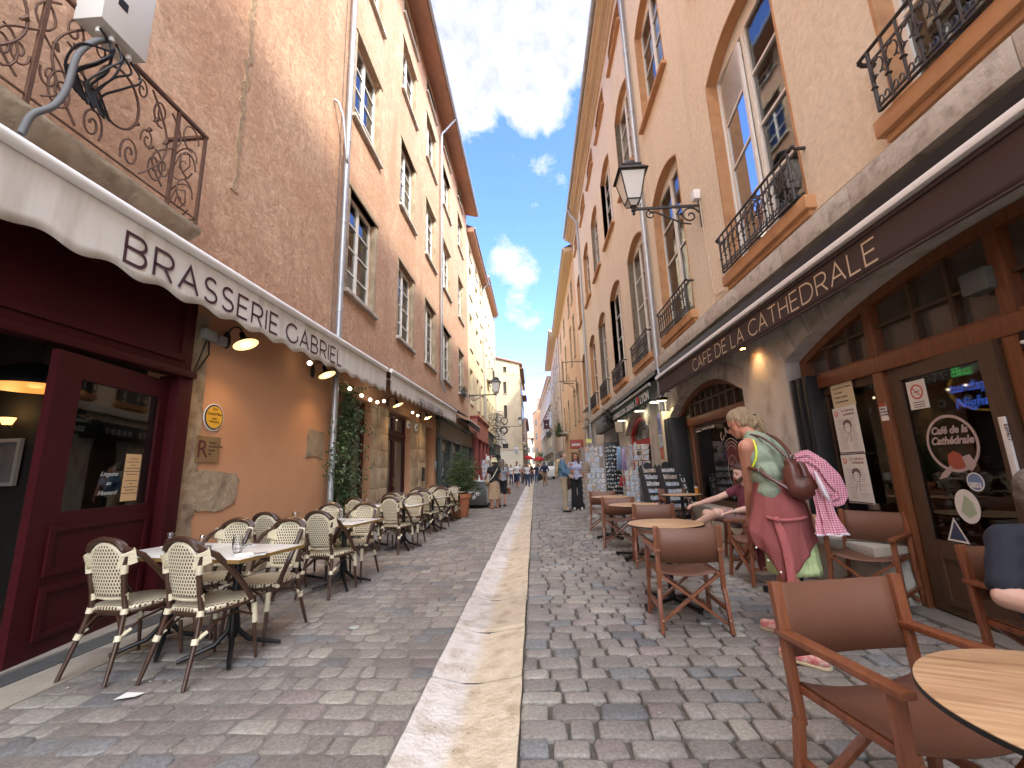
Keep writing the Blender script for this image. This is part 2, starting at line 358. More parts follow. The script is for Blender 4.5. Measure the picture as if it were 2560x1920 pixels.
g_dark=mat('dark_window_glass',(.045,.05,.055),.03,(.13,.13,.12),1.3,spec=1.0,stretch=(1,1,.25),contrast=1.5)
g_clear=glassmat('clear_glass',refl=.35)
g_win=glassmat('house_window_glass',(.96,.98,.98),refl=.38,wav=.05)
m_curtain=mat('grey_white_curtain',(.88,.87,.85),.9,(.70,.69,.67),9,.1,stretch=(1,5,.2))
m_roomshade=mat('shaded_room',(.10,.10,.095),.9,(.05,.05,.05),2)
# ================================================================= GROUND
gm=mat('mortar_and_grit',(.13,.115,.10),.95,(.19,.17,.145),6,.5,bscale=60,col3=(.10,.09,.08))
g=MB()
g.add([(-60,-20,-.03),(-.73,-20,-.03),(-.73,260,-.03),(-60,260,-.03)],[(0,1,2,3)])
g.add([(-.13,-20,-.03),(60,-20,-.03),(60,260,-.03),(-.13,260,-.03)],[(0,1,2,3)])
tag(g.build('ground',gm,norm=False,smooth=False),kind='structure')
def cobbles():
    rng=np.random.default_rng(3); V=[];F=[];C=[];nv=0
    def stone(x0,x1,y0,y1,z,col,rad):
        nonlocal nv
        cx,cy=(x0+x1)/2,(y0+y1)/2; hx,hy=(x1-x0)/2,(y1-y0)/2
        c=min(hx,hy)*(rng.uniform(.12,.36,4) if x0>-.2 else rng.uniform(.2,.48,4))
        P=np.array([(-hx+c[0],-hy),(hx-c[1],-hy),(hx,-hy+c[1]),(hx,hy-c[2]),(hx-c[2],hy),(-hx+c[3],hy),(-hx,hy-c[3]),(-hx,-hy+c[0])])
        P+=rng.normal(0,.004,P.shape)
        a=rng.normal(0,.025); ca,sa=math.cos(a),math.sin(a); P=P@np.array([[ca,sa],[-sa,ca]])
        tx,ty=rng.normal(0,.025,2)
        for k,zz in ((1.0,-.032),(1.0,z-rad*.9),(.95,z-rad*.3),(.80,z),(0,z+.0015)):
            if k==0: V.append([[cx,cy,zz]])
            else:
                q=P*k; V.append(np.column_stack([q[:,0]+cx,q[:,1]+cy,zz+(q[:,0]*tx+q[:,1]*ty)*(zz>-.03)+rng.normal(0,.0012,8)*(k<1)]))
        for r in range(3):
            for j in range(8): F.append((nv+r*8+j,nv+r*8+(j+1)%8,nv+(r+1)*8+(j+1)%8,nv+(r+1)*8+j))
        for j in range(8): F.append((nv+24+j,nv+24+(j+1)%8,nv+32))
        nv+=33; C.extend([col]*33)
    for side in (-1,1):
        y=-1.2; row=0
        while y<47:
            h=rng.uniform(.135,.175)
            x=-.135 if side>0 else -.735
            end=3.35 if side>0 else -4.3
            sk=rng.normal(0,.004)
            while (x<end if side>0 else x>end):
                wd=rng.uniform(.14,.27) if rng.random()<.9 else rng.uniform(.10,.14)
                ax=abs(x); gapx=.009 if side>0 else .007
                if ax>2.0: gapx=.005
                x1=x+side*wd
                a,b=(x,x1) if side>0 else (x1,x)
                # worn, filled joints by the walls: stones sit lower in the mortar
                z=rng.normal(0,.0022)-(.002 if side>0 else .006)
                if side>0 and ax>1.9: z-=.008
                bow=.012*math.sin((a+b)*1.3+y*.21)+.01*math.sin(y*1.7+a*2.1)
                t=rng.random()
                base=np.array([.242,.224,.204])*(rng.uniform(.78,1.16))
                if t<.10: base=np.array([.18,.185,.188])*rng.uniform(.8,1.2)
                elif t<.20: base=np.array([.235,.205,.195])*rng.uniform(.8,1.1)
                elif t<.34: base=np.array([.27,.255,.225])*rng.uniform(.9,1.15)
                if side<0: base=base*.92+np.array([.012,.004,0])
                stone(a+gapx,b-gapx,y+(.006 if side>0 else .004)+bow,y+h-(.006 if side>0 else .004)+bow,z,(*base,1),.012)
                x=x1
            y+=h; row+=1
    me=bpy.data.meshes.new('cobblestones'); me.from_pydata(np.concatenate(V).tolist(),[],F)
    ca=me.color_attributes.new('tone','FLOAT_COLOR','POINT'); ca.data.foreach_set('color',np.array(C,dtype=np.float32).ravel())
    me.polygons.foreach_set('use_smooth',[True]*len(me.polygons))
    M=bpy.data.materials.new('cobble_granite'); M.use_nodes=True; t,n,L,b=nodes_of(M)
    at=n.new('ShaderNodeAttribute'); at.attribute_name='tone'
    tx=n.new('ShaderNodeTexCoord'); q=n.new('ShaderNodeTexNoise'); q.inputs['Scale'].default_value=55; q.inputs['Detail'].default_value=6; L(tx.outputs['Object'],q.inputs['Vector'])
    r=n.new('ShaderNodeMapRange'); r.inputs[1].default_value=.3; r.inputs[2].default_value=.7; r.inputs[3].default_value=.72; r.inputs[4].default_value=1.25; L(q.outputs['Fac'],r.inputs[0])
    q2=n.new('ShaderNodeTexNoise'); q2.inputs['Scale'].default_value=1.3; q2.inputs['Detail'].default_value=5; L(tx.outputs['Object'],q2.inputs['Vector'])
    r2=n.new('ShaderNodeMapRange'); r2.inputs[1].default_value=.35; r2.inputs[2].default_value=.65; r2.inputs[3].default_value=.82; r2.inputs[4].default_value=1.12; L(q2.outputs['Fac'],r2.inputs[0])
    mm=n.new('ShaderNodeMath'); mm.operation='MULTIPLY'; L(r.outputs[0],mm.inputs[0]); L(r2.outputs[0],mm.inputs[1])
    cc=n.new('ShaderNodeCombineColor'); [L(mm.outputs[0],cc.inputs[i]) for i in range(3)]
    mx=n.new('ShaderNodeMixRGB'); mx.blend_type='MULTIPLY'; mx.inputs[0].default_value=1; L(at.outputs['Color'],mx.inputs[1]); L(cc.outputs[0],mx.inputs[2]); L(mx.outputs[0],b.inputs['Base Color'])
    b.inputs['Roughness'].default_value=.72; b.inputs['Specular IOR Level'].default_value=.3
    bp=n.new('ShaderNodeBump'); bp.inputs['Strength'].default_value=.55; bp.inputs['Distance'].default_value=.006
    q3=n.new('ShaderNodeTexNoise'); q3.inputs['Scale'].default_value=34; q3.inputs['Detail'].default_value=8; q3.inputs['Roughness'].default_value=.7; L(tx.outputs['Object'],q3.inputs['Vector']); L(q3.outputs['Fac'],bp.inputs['Height']); L(bp.outputs[0],b.inputs['Normal'])
    me.materials.append(M); o=bpy.data.objects.new('cobblestone_street',me); COL.objects.link(o); tag(o,kind='structure')
cobbles()
# mortar between the stones, slightly higher at the walls where the joints are filled
mj=MB(); ny=60
for (xa,xb,za,zb) in ((-.135,1.9,-.028,-.028),(1.9,3.45,-.026,-.014)):
    mj.add([(xa,-1.3,za),(xb,-1.3,zb),(xb,47,zb),(xa,47,za)],[(0,1,2,3)])
tag(mj.build('street_joints',mat('joint_mortar',(.075,.068,.058),.95,(.12,.108,.092),9,.5,bscale=90,col3=(.08,.072,.062),s3=2),norm=False,smooth=False),kind='structure')
ml=MB(); ml.add([(-4.4,-1.3,-.0085),(-.735,-1.3,-.0135),(-.735,47,-.0135),(-4.4,47,-.0085)],[(0,1,2,3)]); tag(ml.build('filled_joints',mat('filled_mortar',(.165,.15,.135),.95,(.22,.20,.18),9,.6,bscale=90,col3=(.11,.10,.09),s3=2),norm=False,smooth=False),kind='structure')
# far end of the street: flat paving
fp=MB(); fp.add([(-9,47,-.012),(-.735,47,-.012),(-.735,150,-.012),(-9,150,-.012)],[(0,1,2,3)]); fp.add([(-.135,47,-.012),(12,47,-.012),(12,150,-.012),(-.135,150,-.012)],[(0,1,2,3)])
tag(fp.build('far_paving',mat('far_paving_stone',(.30,.27,.235),.7,(.22,.2,.175),4,.3),norm=False,smooth=False),kind='structure')
# dished limestone gutter down the middle
def gutter():
    mb=MB(); rng=random.Random(5); y=-1.0
    while y<70:
        ln=rng.uniform(.85,1.15); ya,yb=y+.012,y+ln-.012; n=8
        dz=rng.uniform(-.002,.002); dx=rng.uniform(-.006,.006)
        prof=[]
        for i in range(n+1):
            u=i/n; x=-.728+dx+u*.588; z=.004+dz-.052*max(0,1-abs(2*u-.86)/(.86 if u<.43 else 1.14))**.9
            prof.append((x,z))
        v=[];k=7
        for j in range(k+1):
            yy=ya+(yb-ya)*j/k; e=.006 if j in (0,k) else 0
            v.append((prof[0][0],yy,-.06))
            for i,(x,z) in enumerate(prof):
                jit=rng.uniform(-.003,.003) if i in (0,n) else 0
                v.append((x+jit,yy,z-e+rng.uniform(-.0008,.0008)))
            v.append((prof[-1][0],yy,-.06))
        m=n+3
        f=[(j*m+i,j*m+i+1,(j+1)*m+i+1,(j+1)*m+i) for j in range(k) for i in range(m-1)]
        f+=[tuple(range(m-1,-1,-1)),tuple(k*m+i for i in range(m))]
        mb.add(v,f); y+=ln
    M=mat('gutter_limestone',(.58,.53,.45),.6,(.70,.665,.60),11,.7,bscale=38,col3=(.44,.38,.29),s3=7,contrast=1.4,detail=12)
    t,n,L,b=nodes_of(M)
    # skylight painted into the colour: left slope pale bluish, right ochre; dark pits
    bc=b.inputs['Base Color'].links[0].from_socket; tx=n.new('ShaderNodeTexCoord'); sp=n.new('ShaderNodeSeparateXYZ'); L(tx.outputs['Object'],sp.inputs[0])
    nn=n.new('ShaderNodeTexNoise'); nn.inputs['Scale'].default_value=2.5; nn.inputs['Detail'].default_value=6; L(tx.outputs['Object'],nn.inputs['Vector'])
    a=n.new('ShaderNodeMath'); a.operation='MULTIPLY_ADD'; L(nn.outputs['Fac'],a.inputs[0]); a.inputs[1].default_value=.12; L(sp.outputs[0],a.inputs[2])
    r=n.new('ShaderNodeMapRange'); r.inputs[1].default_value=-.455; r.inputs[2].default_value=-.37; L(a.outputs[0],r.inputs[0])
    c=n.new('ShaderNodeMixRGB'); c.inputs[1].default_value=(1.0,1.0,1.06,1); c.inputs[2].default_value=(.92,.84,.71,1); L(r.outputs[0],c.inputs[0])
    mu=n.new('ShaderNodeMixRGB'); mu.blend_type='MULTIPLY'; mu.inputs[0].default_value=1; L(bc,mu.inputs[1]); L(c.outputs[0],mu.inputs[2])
    sf=n.new('ShaderNodeMath'); sf.operation='FLOOR'; L(sp.outputs[1],sf.inputs[0]); wn=n.new('ShaderNodeTexWhiteNoise'); wn.noise_dimensions='1D'; L(sf.outputs[0],wn.inputs['W']); wr=n.new('ShaderNodeMapRange'); wr.inputs[3].default_value=.84; wr.inputs[4].default_value=1.06; L(wn.outputs['Value'],wr.inputs[0]); vm=n.new('ShaderNodeVectorMath'); vm.operation='SCALE'; L(mu.outputs[0],vm.inputs[0]); L(wr.outputs[0],vm.inputs['Scale'])
    vo=n.new('ShaderNodeTexVoronoi'); vo.inputs['Scale'].default_value=26; mp=n.new('ShaderNodeMapping'); mp.inputs['Scale'].default_value=(1,.55,1); L(tx.outputs['Object'],mp.inputs[0]); L(mp.outputs[0],vo.inputs['Vector'])
    n4=n.new('ShaderNodeTexNoise'); n4.inputs['Scale'].default_value=7; L(tx.outputs['Object'],n4.inputs['Vector'])
    rr=n.new('ShaderNodeMapRange'); rr.inputs[1].default_value=.08; rr.inputs[2].default_value=.16; rr.inputs[3].default_value=1; rr.inputs[4].default_value=0; L(vo.outputs['Distance'],rr.inputs[0])
    r4=n.new('ShaderNodeMapRange'); r4.inputs[1].default_value=.5; r4.inputs[2].default_value=.62; L(n4.outputs['Fac'],r4.inputs[0])
    mm=n.new('ShaderNodeMath'); mm.operation='MULTIPLY'; L(rr.outputs[0],mm.inputs[0]); L(r4.outputs[0],mm.inputs[1])
    f=n.new('ShaderNodeMixRGB'); L(mm.outputs[0],f.inputs[0]); L(vm.outputs[0],f.inputs[1]); f.inputs[2].default_value=(.20,.15,.10,1); L(f.outputs[0],b.inputs['Base Color'])
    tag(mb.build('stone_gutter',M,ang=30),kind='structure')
gutter()
gb=MB(); gb.add([(-.75,-20,-.05),(-.12,-20,-.05),(-.12,150,-.05),(-.75,150,-.05)],[(0,1,2,3)]); tag(gb.build('gutter_bed',mat('gutter_bed',(.05,.045,.04),.95),norm=False),kind='structure')
# threshold slabs and slot drain along the left shopfront
th=MB(); th.box(-4.3,-3.78,-1.5,4.9,-.03,.02); 
tag(th.build('threshold_step',mat('threshold_stone',(.20,.175,.15),.8,(.28,.25,.21),5,.4,bscale=30),bevel=.006),kind='structure')
th2=MB(); y=-1.2
while y<4.6: th2.box(-3.56,-3.22,y,y+.95,-.02,.004); y+=.958
tag(th2.build('kerb_slabs',mat('kerb_stone',(.24,.21,.175),.8,(.33,.29,.24),5,.4,bscale=30),bevel=.004),kind='structure')
dr=MB(); dr.box(-3.775,-3.57,-1.5,4.7,-.03,-.006); 
for i in range(200):
    y=-1.2+i*.03
    dr.box(-3.765,-3.58,y,y+.014,-.006,.003)
dr.box(-3.775,-3.765,-1.5,4.7,-.006,.006); dr.box(-3.58,-3.57,-1.5,4.7,-.006,.006)
tag(dr.build('drain_grating',mat('galvanised_grating',(.16,.165,.165),.5,metal=.6)),'long slotted metal drain grating in front of the burgundy shopfront','drain')
rng=random.Random(44); lt=MB()
for i in range(150):
    x=rng.choice([rng.uniform(-3.5,-.9),rng.uniform(.1,3.0)]); y=1.2+rng.random()**1.6*14; a_=rng.uniform(0,3.1); l_=rng.uniform(.006,.016); lt.bar((x,y,.006),(x+l_*math.cos(a_),y+l_*math.sin(a_),.007),.006,.004)
tag(lt.build('street_litter',mat('pale_litter',(.45,.40,.33),.9)),'cigarette ends and crumbs scattered on the cobbles','litter',kind='stuff')
# ================================================================= BUILDINGS
def wall_part(name,parent,X,th,y0,y1,z0,z1,holes,m):
    mb=MB(); a,b=(X-th,X) if X<0 else (X,X+th)
    mb.plate([(y0,z0),(y1,z0),(y1,z1),(y0,z1)],holes,a,b,'x'); return mb.build(name,m,parent,world=True,smooth=False,norm=False)
def rect(y0,y1,z0,z1): return [(y0,z0),(y1,z0),(y1,z1),(y0,z1)]
def archp(y0,y1,z0,zs,rise,n=10):
    c=(y0+y1)/2; h=(y1-y0)/2; Rr=(h*h+rise*rise)/(2*rise); zc=zs+rise-Rr; a=math.asin(min(1,h/Rr))
    return [(y0,z0),(y1,z0)]+[(c+Rr*math.sin(a-2*a*i/n),zc+Rr*math.cos(a-2*a*i/n)) for i in range(n+1)]
def pipe(name,label,pts,group,r=.055,X=None):
    t=thing(name,label,'downpipe',pts[-1],0,group); mb=MB(); mb.tube(pts,r,10); mb.build('pipe',m_zinc,t,world=True)
    zz=max(p[2] for p in pts); k=0
    P=[Vector(p) for p in pts]; col=MB()
    for a,b in zip(P[:-1],P[1:]):
        if abs((b-a).z)>2:
            n=int(abs((b-a).z)/1.9)
            for i in range(n):
                c=a.lerp(b,(i+.5)/n); col.lathe([(r,-.04),(r+.008,-.035),(r+.008,.035),(r,.04)],c,10)
    col.build('collar',m_zinc,t,world=True); return t
# ---- window kits: origin at the sill centre, outward normal = local -Y is the room; local x runs along the facade
def casement(parent,name,W,Hh,loc,side,arch=0,rows=3,depth=.26,surround=None,sillmat=None,curtain=True,glass=None,sillw=.14,frame=None,sillh=.09,sillout=.10,shut=None,lintel=None,rail=.06,openleaf=False):
    """a window as a PART: the empty-like root part is its frame; pane, curtain, sill are sub-parts. Local: x along wall (+Y world), y outwards."""
    frame=frame or m_lightframe
    fr=MB(); zt=Hh
    outer=archp(-W/2,W/2,0,zt-arch,arch) if arch else rect(-W/2,W/2,0,zt)
    gaps=[]; fw=.055; 
    for s in (-1,1):
        xa,xb=(-W/2+fw,-.03) if s<0 else (.03,W/2-fw)
        # frame ring of each leaf
        top=zt-arch*.75-.05 if arch else zt-fw
        hh=(top-fw)/rows
        if openleaf and s>0: gaps.append(rect(xa-.02,xb,fw+.02,top-.02)); continue
        for r in range(rows):
            z0=fw+hh*r+.018; z1=fw+hh*(r+1)-.018
            gaps.append(rect(xa+.03,xb-.03,z0,z1))
    fr.plate([(p[0],p[1]) for p in outer],gaps,-depth-.03,-depth+.03,'y')
    fr.plate(rect(-.035,.035,.03,zt-arch*.6-.04),[],-depth+.03,-depth+.05,'y')
    ang=-math.pi/2 if side>0 else math.pi/2   # side +1: wall on the right, outward = -X ; left wall: outward=+X
    o=fr.build(name,frame,parent,smooth=False,norm=False)
    o.location=(loc[0],loc[1],loc[2]); o.rotation_euler=(0,0,ang+math.pi if side>0 else ang+math.pi)
    pn=MB(); pn.box(-W/2+.02,(-.02 if openleaf else W/2-.02),-depth-.006,-depth+.002,.03,zt-arch*.5-.03); pn.build('pane',glass or g_win,o,smooth=False)
    cb=MB(); d=-depth-(.34 if openleaf else .03)
    if curtain:
        n=36; v=[]; 
        for i in range(n+1):
            x=-W/2+W*i/n; yy=d-.03+.022*math.sin(i*1.9)+.01*math.sin(i*.7)
            v+=[(x,yy,0),(x,yy,zt)]
        cb.add(v,[(2*i,2*i+2,2*i+3,2*i+1) for i in range(n)]); cb.build('curtain',m_curtain,o)
    bk=MB(); bk.box(-W/2-.2,W/2+.2,d-.22,d-.2,-.1,zt+.1); bk.build('room_shade',m_roomshade,o,smooth=False)
    if surround:
        sr=MB(); t=.035
        inner=archp(-W/2+t,W/2-t,t*.3,zt-arch-t*.5,max(arch-t*.4,.02)) if arch else rect(-W/2+t,W/2-t,0,zt-t)
        sr.plate(outer,[inner],-depth+.032,.006,'y'); sr.build('surround',surround,o,smooth=False,norm=False)
    if sillmat:
        sl=MB(); sl.box(-W/2-sillw,W/2+sillw,-depth+.02,sillout,-sillh,0)
        if sillh>.12: sl.box(-W/2-sillw+.04,W/2+sillw-.04,-.05,sillout-.05,-sillh-.07,-sillh)
        sl.build('sill',sillmat,o,bevel=.008)
    if lintel:
        l=MB(); l.box(-W/2-.12,W/2+.12,-depth+.05,.035,zt,zt+.10); l.build('lintel',lintel,o,bevel=.01)
        for s in (-1,1):
            j=MB(); j.box(*sorted((s*(W/2-.002),s*(W/2+.14))),-depth+.05,.004,0,zt); j.build('jamb',lintel,o,bevel=.006)
    return o
def copy_part(o,parent,loc):
    c=o.copy(); COL.objects.link(c); c.parent=parent; c.location=loc
    for ch in _kids.get(o.name,[]):
        d=ch.copy(); COL.objects.link(d); d.parent=c
    return c
# ---------------- left terracotta house
bl=thing('terracotta_house','long terracotta rendered house with eaves and grey downpipes, left of the street','building',(-4,11,0))
cols=[(8.62,10.22),(12.2,13.85),(15.5,17.15),(18.85,20.6),(22.95,24.6)]
rows=[(5.32,7.85),(9.8,12.28),(14.25,16.4),(17.45,18.15)]
holes=[]
wins=[]
for ci,(a,b) in enumerate(cols):
    for ri,(z0,z1) in enumerate(rows):
        dz=.017*(a-9); holes.append(rect(a,b,z0+dz,z1+dz)); wins.append((a,b,z0+dz,z1+dz,ri))
# ground floor openings (shopfront, doors, niche)
gh=[rect(-2.2,4.60,.02,3.45),rect(8.95,10.35,.0,3.03),rect(11.45,13.75,.0,3.05),rect(15.55,17.0,0,3.0)]
wall_part('wall',bl,-4,.45,-6,26.4,3.62,18.75,holes,m_terra)
wall_part('ground_floor_wall',bl,-4,.45,-6,17.4,0,3.62,[h for h in gh],m_ochrewall)
st=MB()
def rough_patch(mb,pts,x0,x1):  # irregular outline of exposed stone
    rng=random.Random(len(pts)*7+int(pts[0][0]*10)); P=[]
    for i,p in enumerate(pts):
        q=pts[(i+1)%len(pts)]; n=max(2,int(math.dist(p,q)/.06))
        for k in range(n): P.append((p[0]+(q[0]-p[0])*k/n+rng.uniform(-.012,.012),p[1]+(q[1]-p[1])*k/n+rng.uniform(-.012,.012)))
    mb.plate(P,[],x0,x1,'x')
rough_patch(st,[(4.62,0),(4.93,0),(4.93,.86),(4.95,.95),(5.0,.93),(5.4,.90),(5.62,1.0),(5.68,1.28),(5.6,1.36),(4.93,1.42),(4.9,2.4),(4.86,3.3),(4.62,3.3)],-4.02,-3.985)
rough_patch(st,[(4.93,0),(8.0,0),(8.0,.42),(7.0,.46),(6.0,.44),(4.93,.5)],-4.02,-3.975)
rough_patch(st,[(7.35,1.62),(7.65,1.66),(7.95,1.6),(7.95,2.1),(7.4,2.14)],-4.02,-3.985)
st.build('exposed_stone',m_stonedark,bl,world=True)
# stone piers beside the doors
for (a,b,h,s) in ((10.36,10.75,3.02,.0),(10.75,11.44,3.02,.04),(13.78,14.6,3.02,0),(14.6,15.52,3.02,.05)):
    z=0; pr=MB()
    while z<h-.05:
        hh=min(random.uniform(.42,.62),h-z); pr.box(-4.3,-3.965+s*.6,a+.003,b-.003,z+.003,z+hh-.003); z+=hh
    pr.build('pier',m_stonewarm,bl,world=True,bevel=.012)
# ghost of an old stone chain up the plaster
gh2=MB()
rng=random.Random(11); z=5.2; pts=[]
while z<18: pts.append((5.05+rng.uniform(-.03,.03),z)); z+=.14
out_=[(y+.05+rng.uniform(-.03,.03),z) for y,z in pts]; inn=[(y-.05+rng.uniform(-.03,.03),z) for y,z in pts]
gh2.plate(out_+inn[::-1],[],-4.01,-3.988,'x')
gh2.build('stone_seam',mat('ochre_seam',(.48,.34,.20),.95,(.30,.20,.13),9,.9,contrast=1.6),bl,world=True)
# windows
kit={}
for (a,b,z0,z1,ri) in wins:
    Wd=round(b-a,2); key=(Wd,ri); loc=(0,(a+b)/2-11,z0)
    if key not in kit:
        kit[key]=casement(bl,'window',Wd,z1-z0,loc,-1,rows=4 if ri<2 else (3 if ri==2 else 1),sillmat=m_stone,lintel=m_stonewarm,curtain=(ri!=2),depth=.19)
    else: copy_part(kit[key],bl,loc)
# eaves
ev=MB(); ev.add([(-4.0,-6,18.45),(-3.25,-6,18.25),(-3.25,26.4,18.45),(-4.0,26.4,18.65),(-4.0,-6,18.75),(-3.22,-6,18.42),(-3.22,26.4,18.62),(-4.0,26.4,18.95)],[(0,1,2,3),(1,5,6,2),(4,7,6,5),(0,4,5,1),(3,2,6,7)]); ev.build('eaves',m_soffit,bl,world=True,smooth=False)
gt=MB(); gt.tube([(-3.17,-6,18.33),(-3.17,26.4,18.53)],.075,10); gt.build('gutter',m_zinc,bl,world=True)
rf=MB(); rf.add([(-3.22,-6,18.5),(-3.22,26.5,18.7),(-9,26.5,21.3),(-9,-6,21.1)],[(0,1,2,3)]); rf.add([(-9,-6,0),(-9,26.4,0),(-9,26.4,21.2),(-9,-6,21.0)],[(0,1,2,3)]); rf.build('roof',m_roof,bl,world=True,smooth=False,norm=False)
pipe('downpipe','thick grey downpipe on the terracotta wall right of the wire balcony',[(-3.25,8.1,18.3),(-3.88,8.1,17.7),(-3.88,8.1,3.62),(-3.88,8.1,.1)],'downpipes of the left houses',.06)
pipe('downpipe','thin grey downpipe on the terracotta wall between the third and fourth window columns',[(-3.2,17.95,18.4),(-3.88,17.95,17.6),(-3.88,17.95,5.2),(-3.8,18.4,4.75)],'downpipes of the left houses',.055)
cb=MB()
for zz,rr in ((3.80,.012),(3.86,.018),(3.90,.008)):
    P=[]; y=3.9
    while y<26: P.append((-3.965,y,zz+.017*(y-4)+.03*math.sin(y*1.3+zz*40)*.6)); y+=.3
    cb.tube(P,rr,6)
cb.tube([(-3.97,8.1,17),(-3.97,7.93,12),(-3.97,7.96,7),(-3.97,7.97,3.95)],.008,5)
tag(cb.build('wall_cables',mat('dusty_cable',(.16,.12,.10),.8)),'bundle of thin brown cables running along the terracotta wall above the awnings','cable')
hk=MB(); hk.tube([(-3.86,8.16,8.0),(-3.84,8.0,8.1),(-3.84,7.75,8.95),(-3.9,7.62,9.2),(-3.98,7.6,9.25)],.03,8)
tag(hk.build('vent_pipe',m_zinc),'short slanting branch pipe joining the thick grey downpipe','pipe')
# ---------------- yellow houses
def plain_house(name,label,X,y0,y1,ztop,m,cols,rows,rot=None,eave=.5,arch=0,sill=m_stone,surround=None,ground=(3.3,m_stone,[]),roofm=m_soffit,depth=.22,glass=None,rowsn=3,inner=None):
    s=-1 if X<0 else 1; t=thing(name,label,'building',(X,(y0+y1)/2,0)); yc=(y0+y1)/2; hs=[];ws=[]
    for (a,b) in cols:
        for (z0,z1) in rows:
            hs.append(archp(a,b,z0,z1-arch,arch) if arch else rect(a,b,z0,z1)); ws.append((a,b,z0,z1))
    gz,gmat,ghs=ground
    wall_part('wall',t,X,.4,y0,y1,gz,ztop,hs,m); wall_part('ground_floor_wall',t,X,.4,y0,y1,0,gz-.003,ghs,gmat)
    k2={}
    for a,b,z0,z1 in ws:
        key=(round(b-a,2),round(z1-z0,2)); loc=(0,(a+b)/2-yc,z0)
        if key in k2: copy_part(k2[key],t,loc)
        else: k2[key]=casement(t,'window',b-a,z1-z0,loc,s,arch=arch,rows=rowsn,sillmat=sill,surround=surround,depth=depth,curtain=False,glass=glass or g_dark,sillw=.08,sillh=.08,sillout=.07)
    e=MB(); xi=X; xo=X-s*eave
    e.box(min(xi,xo),max(xi,xo),y0,y1,ztop-.28,ztop-.12); e.box(min(xi,xo)-.02*(s>0),max(xi,xo)+.02*(s<0),y0,y1,ztop-.12,ztop+.02)
    e.build('eaves',roofm,t,world=True)
    g=MB(); g.tube([(xo-s*.06,y0,ztop-.03),(xo-s*.06,y1,ztop-.03)],.07,8); g.build('gutter',m_zinc,t,world=True)
    r=MB(); r.add([(xo,y0,ztop+.03),(xo,y1,ztop+.03),(X+s*5,y1,ztop+2.6),(X+s*5,y0,ztop+2.6)],[(0,1,2,3)]); r.add([(X,y0,0),(X+s*6,y0,0),(X+s*6,y0,ztop),(X,y0,ztop)],[(0,1,2,3)]); r.add([(X,y1,0),(X+s*6,y1,0),(X+s*6,y1,ztop),(X,y1,ztop)],[(0,1,2,3)])
    r.build('roof',m_roof,t,world=True,smooth=False,norm=False)
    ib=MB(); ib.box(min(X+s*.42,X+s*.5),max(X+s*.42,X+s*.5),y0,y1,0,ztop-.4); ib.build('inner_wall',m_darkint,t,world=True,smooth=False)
    return t
plain_house('yellow_house','yellow rendered house with brown eaves directly beyond the terracotta house',-4,26.42,36,17.7,m_yellow,[(27.3,28.6),(30.6,31.9),(33.2,34.4)],[(5.6,8.0),(9.4,11.9),(13.2,15.4),(16.2,17.0)],rowsn=3)
plain_house('yellow_house','paler yellow rendered house, farthest of the yellow row on the left',-4,36.02,46.2,18.7,m_yellow2,[(37.2,38.4),(39.8,41.0),(42.2,43.4),(44.4,45.4)],[(5.6,7.6),(9.4,11.8),(13.2,15.6)],arch=0)
pipe('downpipe','slender downpipe on the yellow house behind the street lantern',[(-3.5,35.2,17.6),(-3.9,35.2,17.0),(-3.9,35.2,5.4)],'downpipes of the left houses',.06)
pipe('downpipe','slender downpipe at the far corner of the last yellow house',[(-3.5,45.8,18.5),(-3.9,45.8,18.0),(-3.9,45.8,5)],'downpipes of the left houses',.06)
# ---------------- beige end house, gable to us
eh=thing('beige_gable_house','tall beige house with blind stained gable wall and few windows, closing the left side','building',(-5,58,0))
mb=MB(); hs=[rect(-3.33,-2.93,12.85,13.5),rect(-3.36,-2.98,10.2,11.65),rect(-3.36,-2.98,7.3,8.8)]
mb.plate([(-9,0),(-1.32,0),(-1.36,13.75),(-3.4,14.35),(-9,15.8)],hs,50,50.35,'y'); mb.box(-1.72,-1.321,50.36,68,0,13.6); mb.build('wall',m_beige,eh,world=True,smooth=False)
b2=MB(); b2.plate([(-9.2,15.95),(-3.4,14.4),(-1.0,13.7),(-1.0,13.85),(-3.4,14.58),(-9.2,16.1)],[],49.8,68,'y'); b2.box(-1.35,-.85,50.4,60,13.3,13.42); b2.box(-1.35,-.75,62,68,11.9,12.0); b2.build('roof',m_roof,eh,world=True,smooth=False)
for k,h in enumerate(hs):
    a=MB(); y=50.28; x0,z0=h[0]; x1,z1=h[2]; a.plate(rect(x0-.03,x1+.03,z0-.03,z1+.03),[rect(x0+.04,(x0+x1)/2-.02,z0+.04,z1-.04),rect((x0+x1)/2+.02,x1-.04,z0+.04,z1-.04)],y,y+.05,'y'); wo=a.build('window',m_woodold,eh,world=True,smooth=False)
    p=MB(); p.box(x0,x1,y+.02,y+.03,z0,z1); p.build('pane',g_dark,wo,world=True,smooth=False); 
    s=MB(); s.box(x0-.08,x1+.08,49.93,50.2,z0-.08,z0-.031); s.build('sill',m_stone,wo,world=True)
bnd=MB(); bnd.box(-9,-1.3,49.95,50,3.45,3.52); bnd.build('string_course',m_stone,eh,world=True)
pl=MB(); pl.plate([(-9,.0),(-1.325,.0),(-1.33,3.4),(-9,3.4)],[],49.985,50.0,'y'); pl.build('ground_floor_band',mat('pale_band',(.74,.68,.54),.9,(.68,.61,.47),2),eh,world=True,smooth=False)
for z in (12.1,9.0,6.0):
    for y in (53,56.5,60,64): 
        a=MB(); a.box(-1.325,-1.27,y,y+1.1,z-1.6,z); wo=a.build('window',g_dark,eh,world=True,smooth=False)
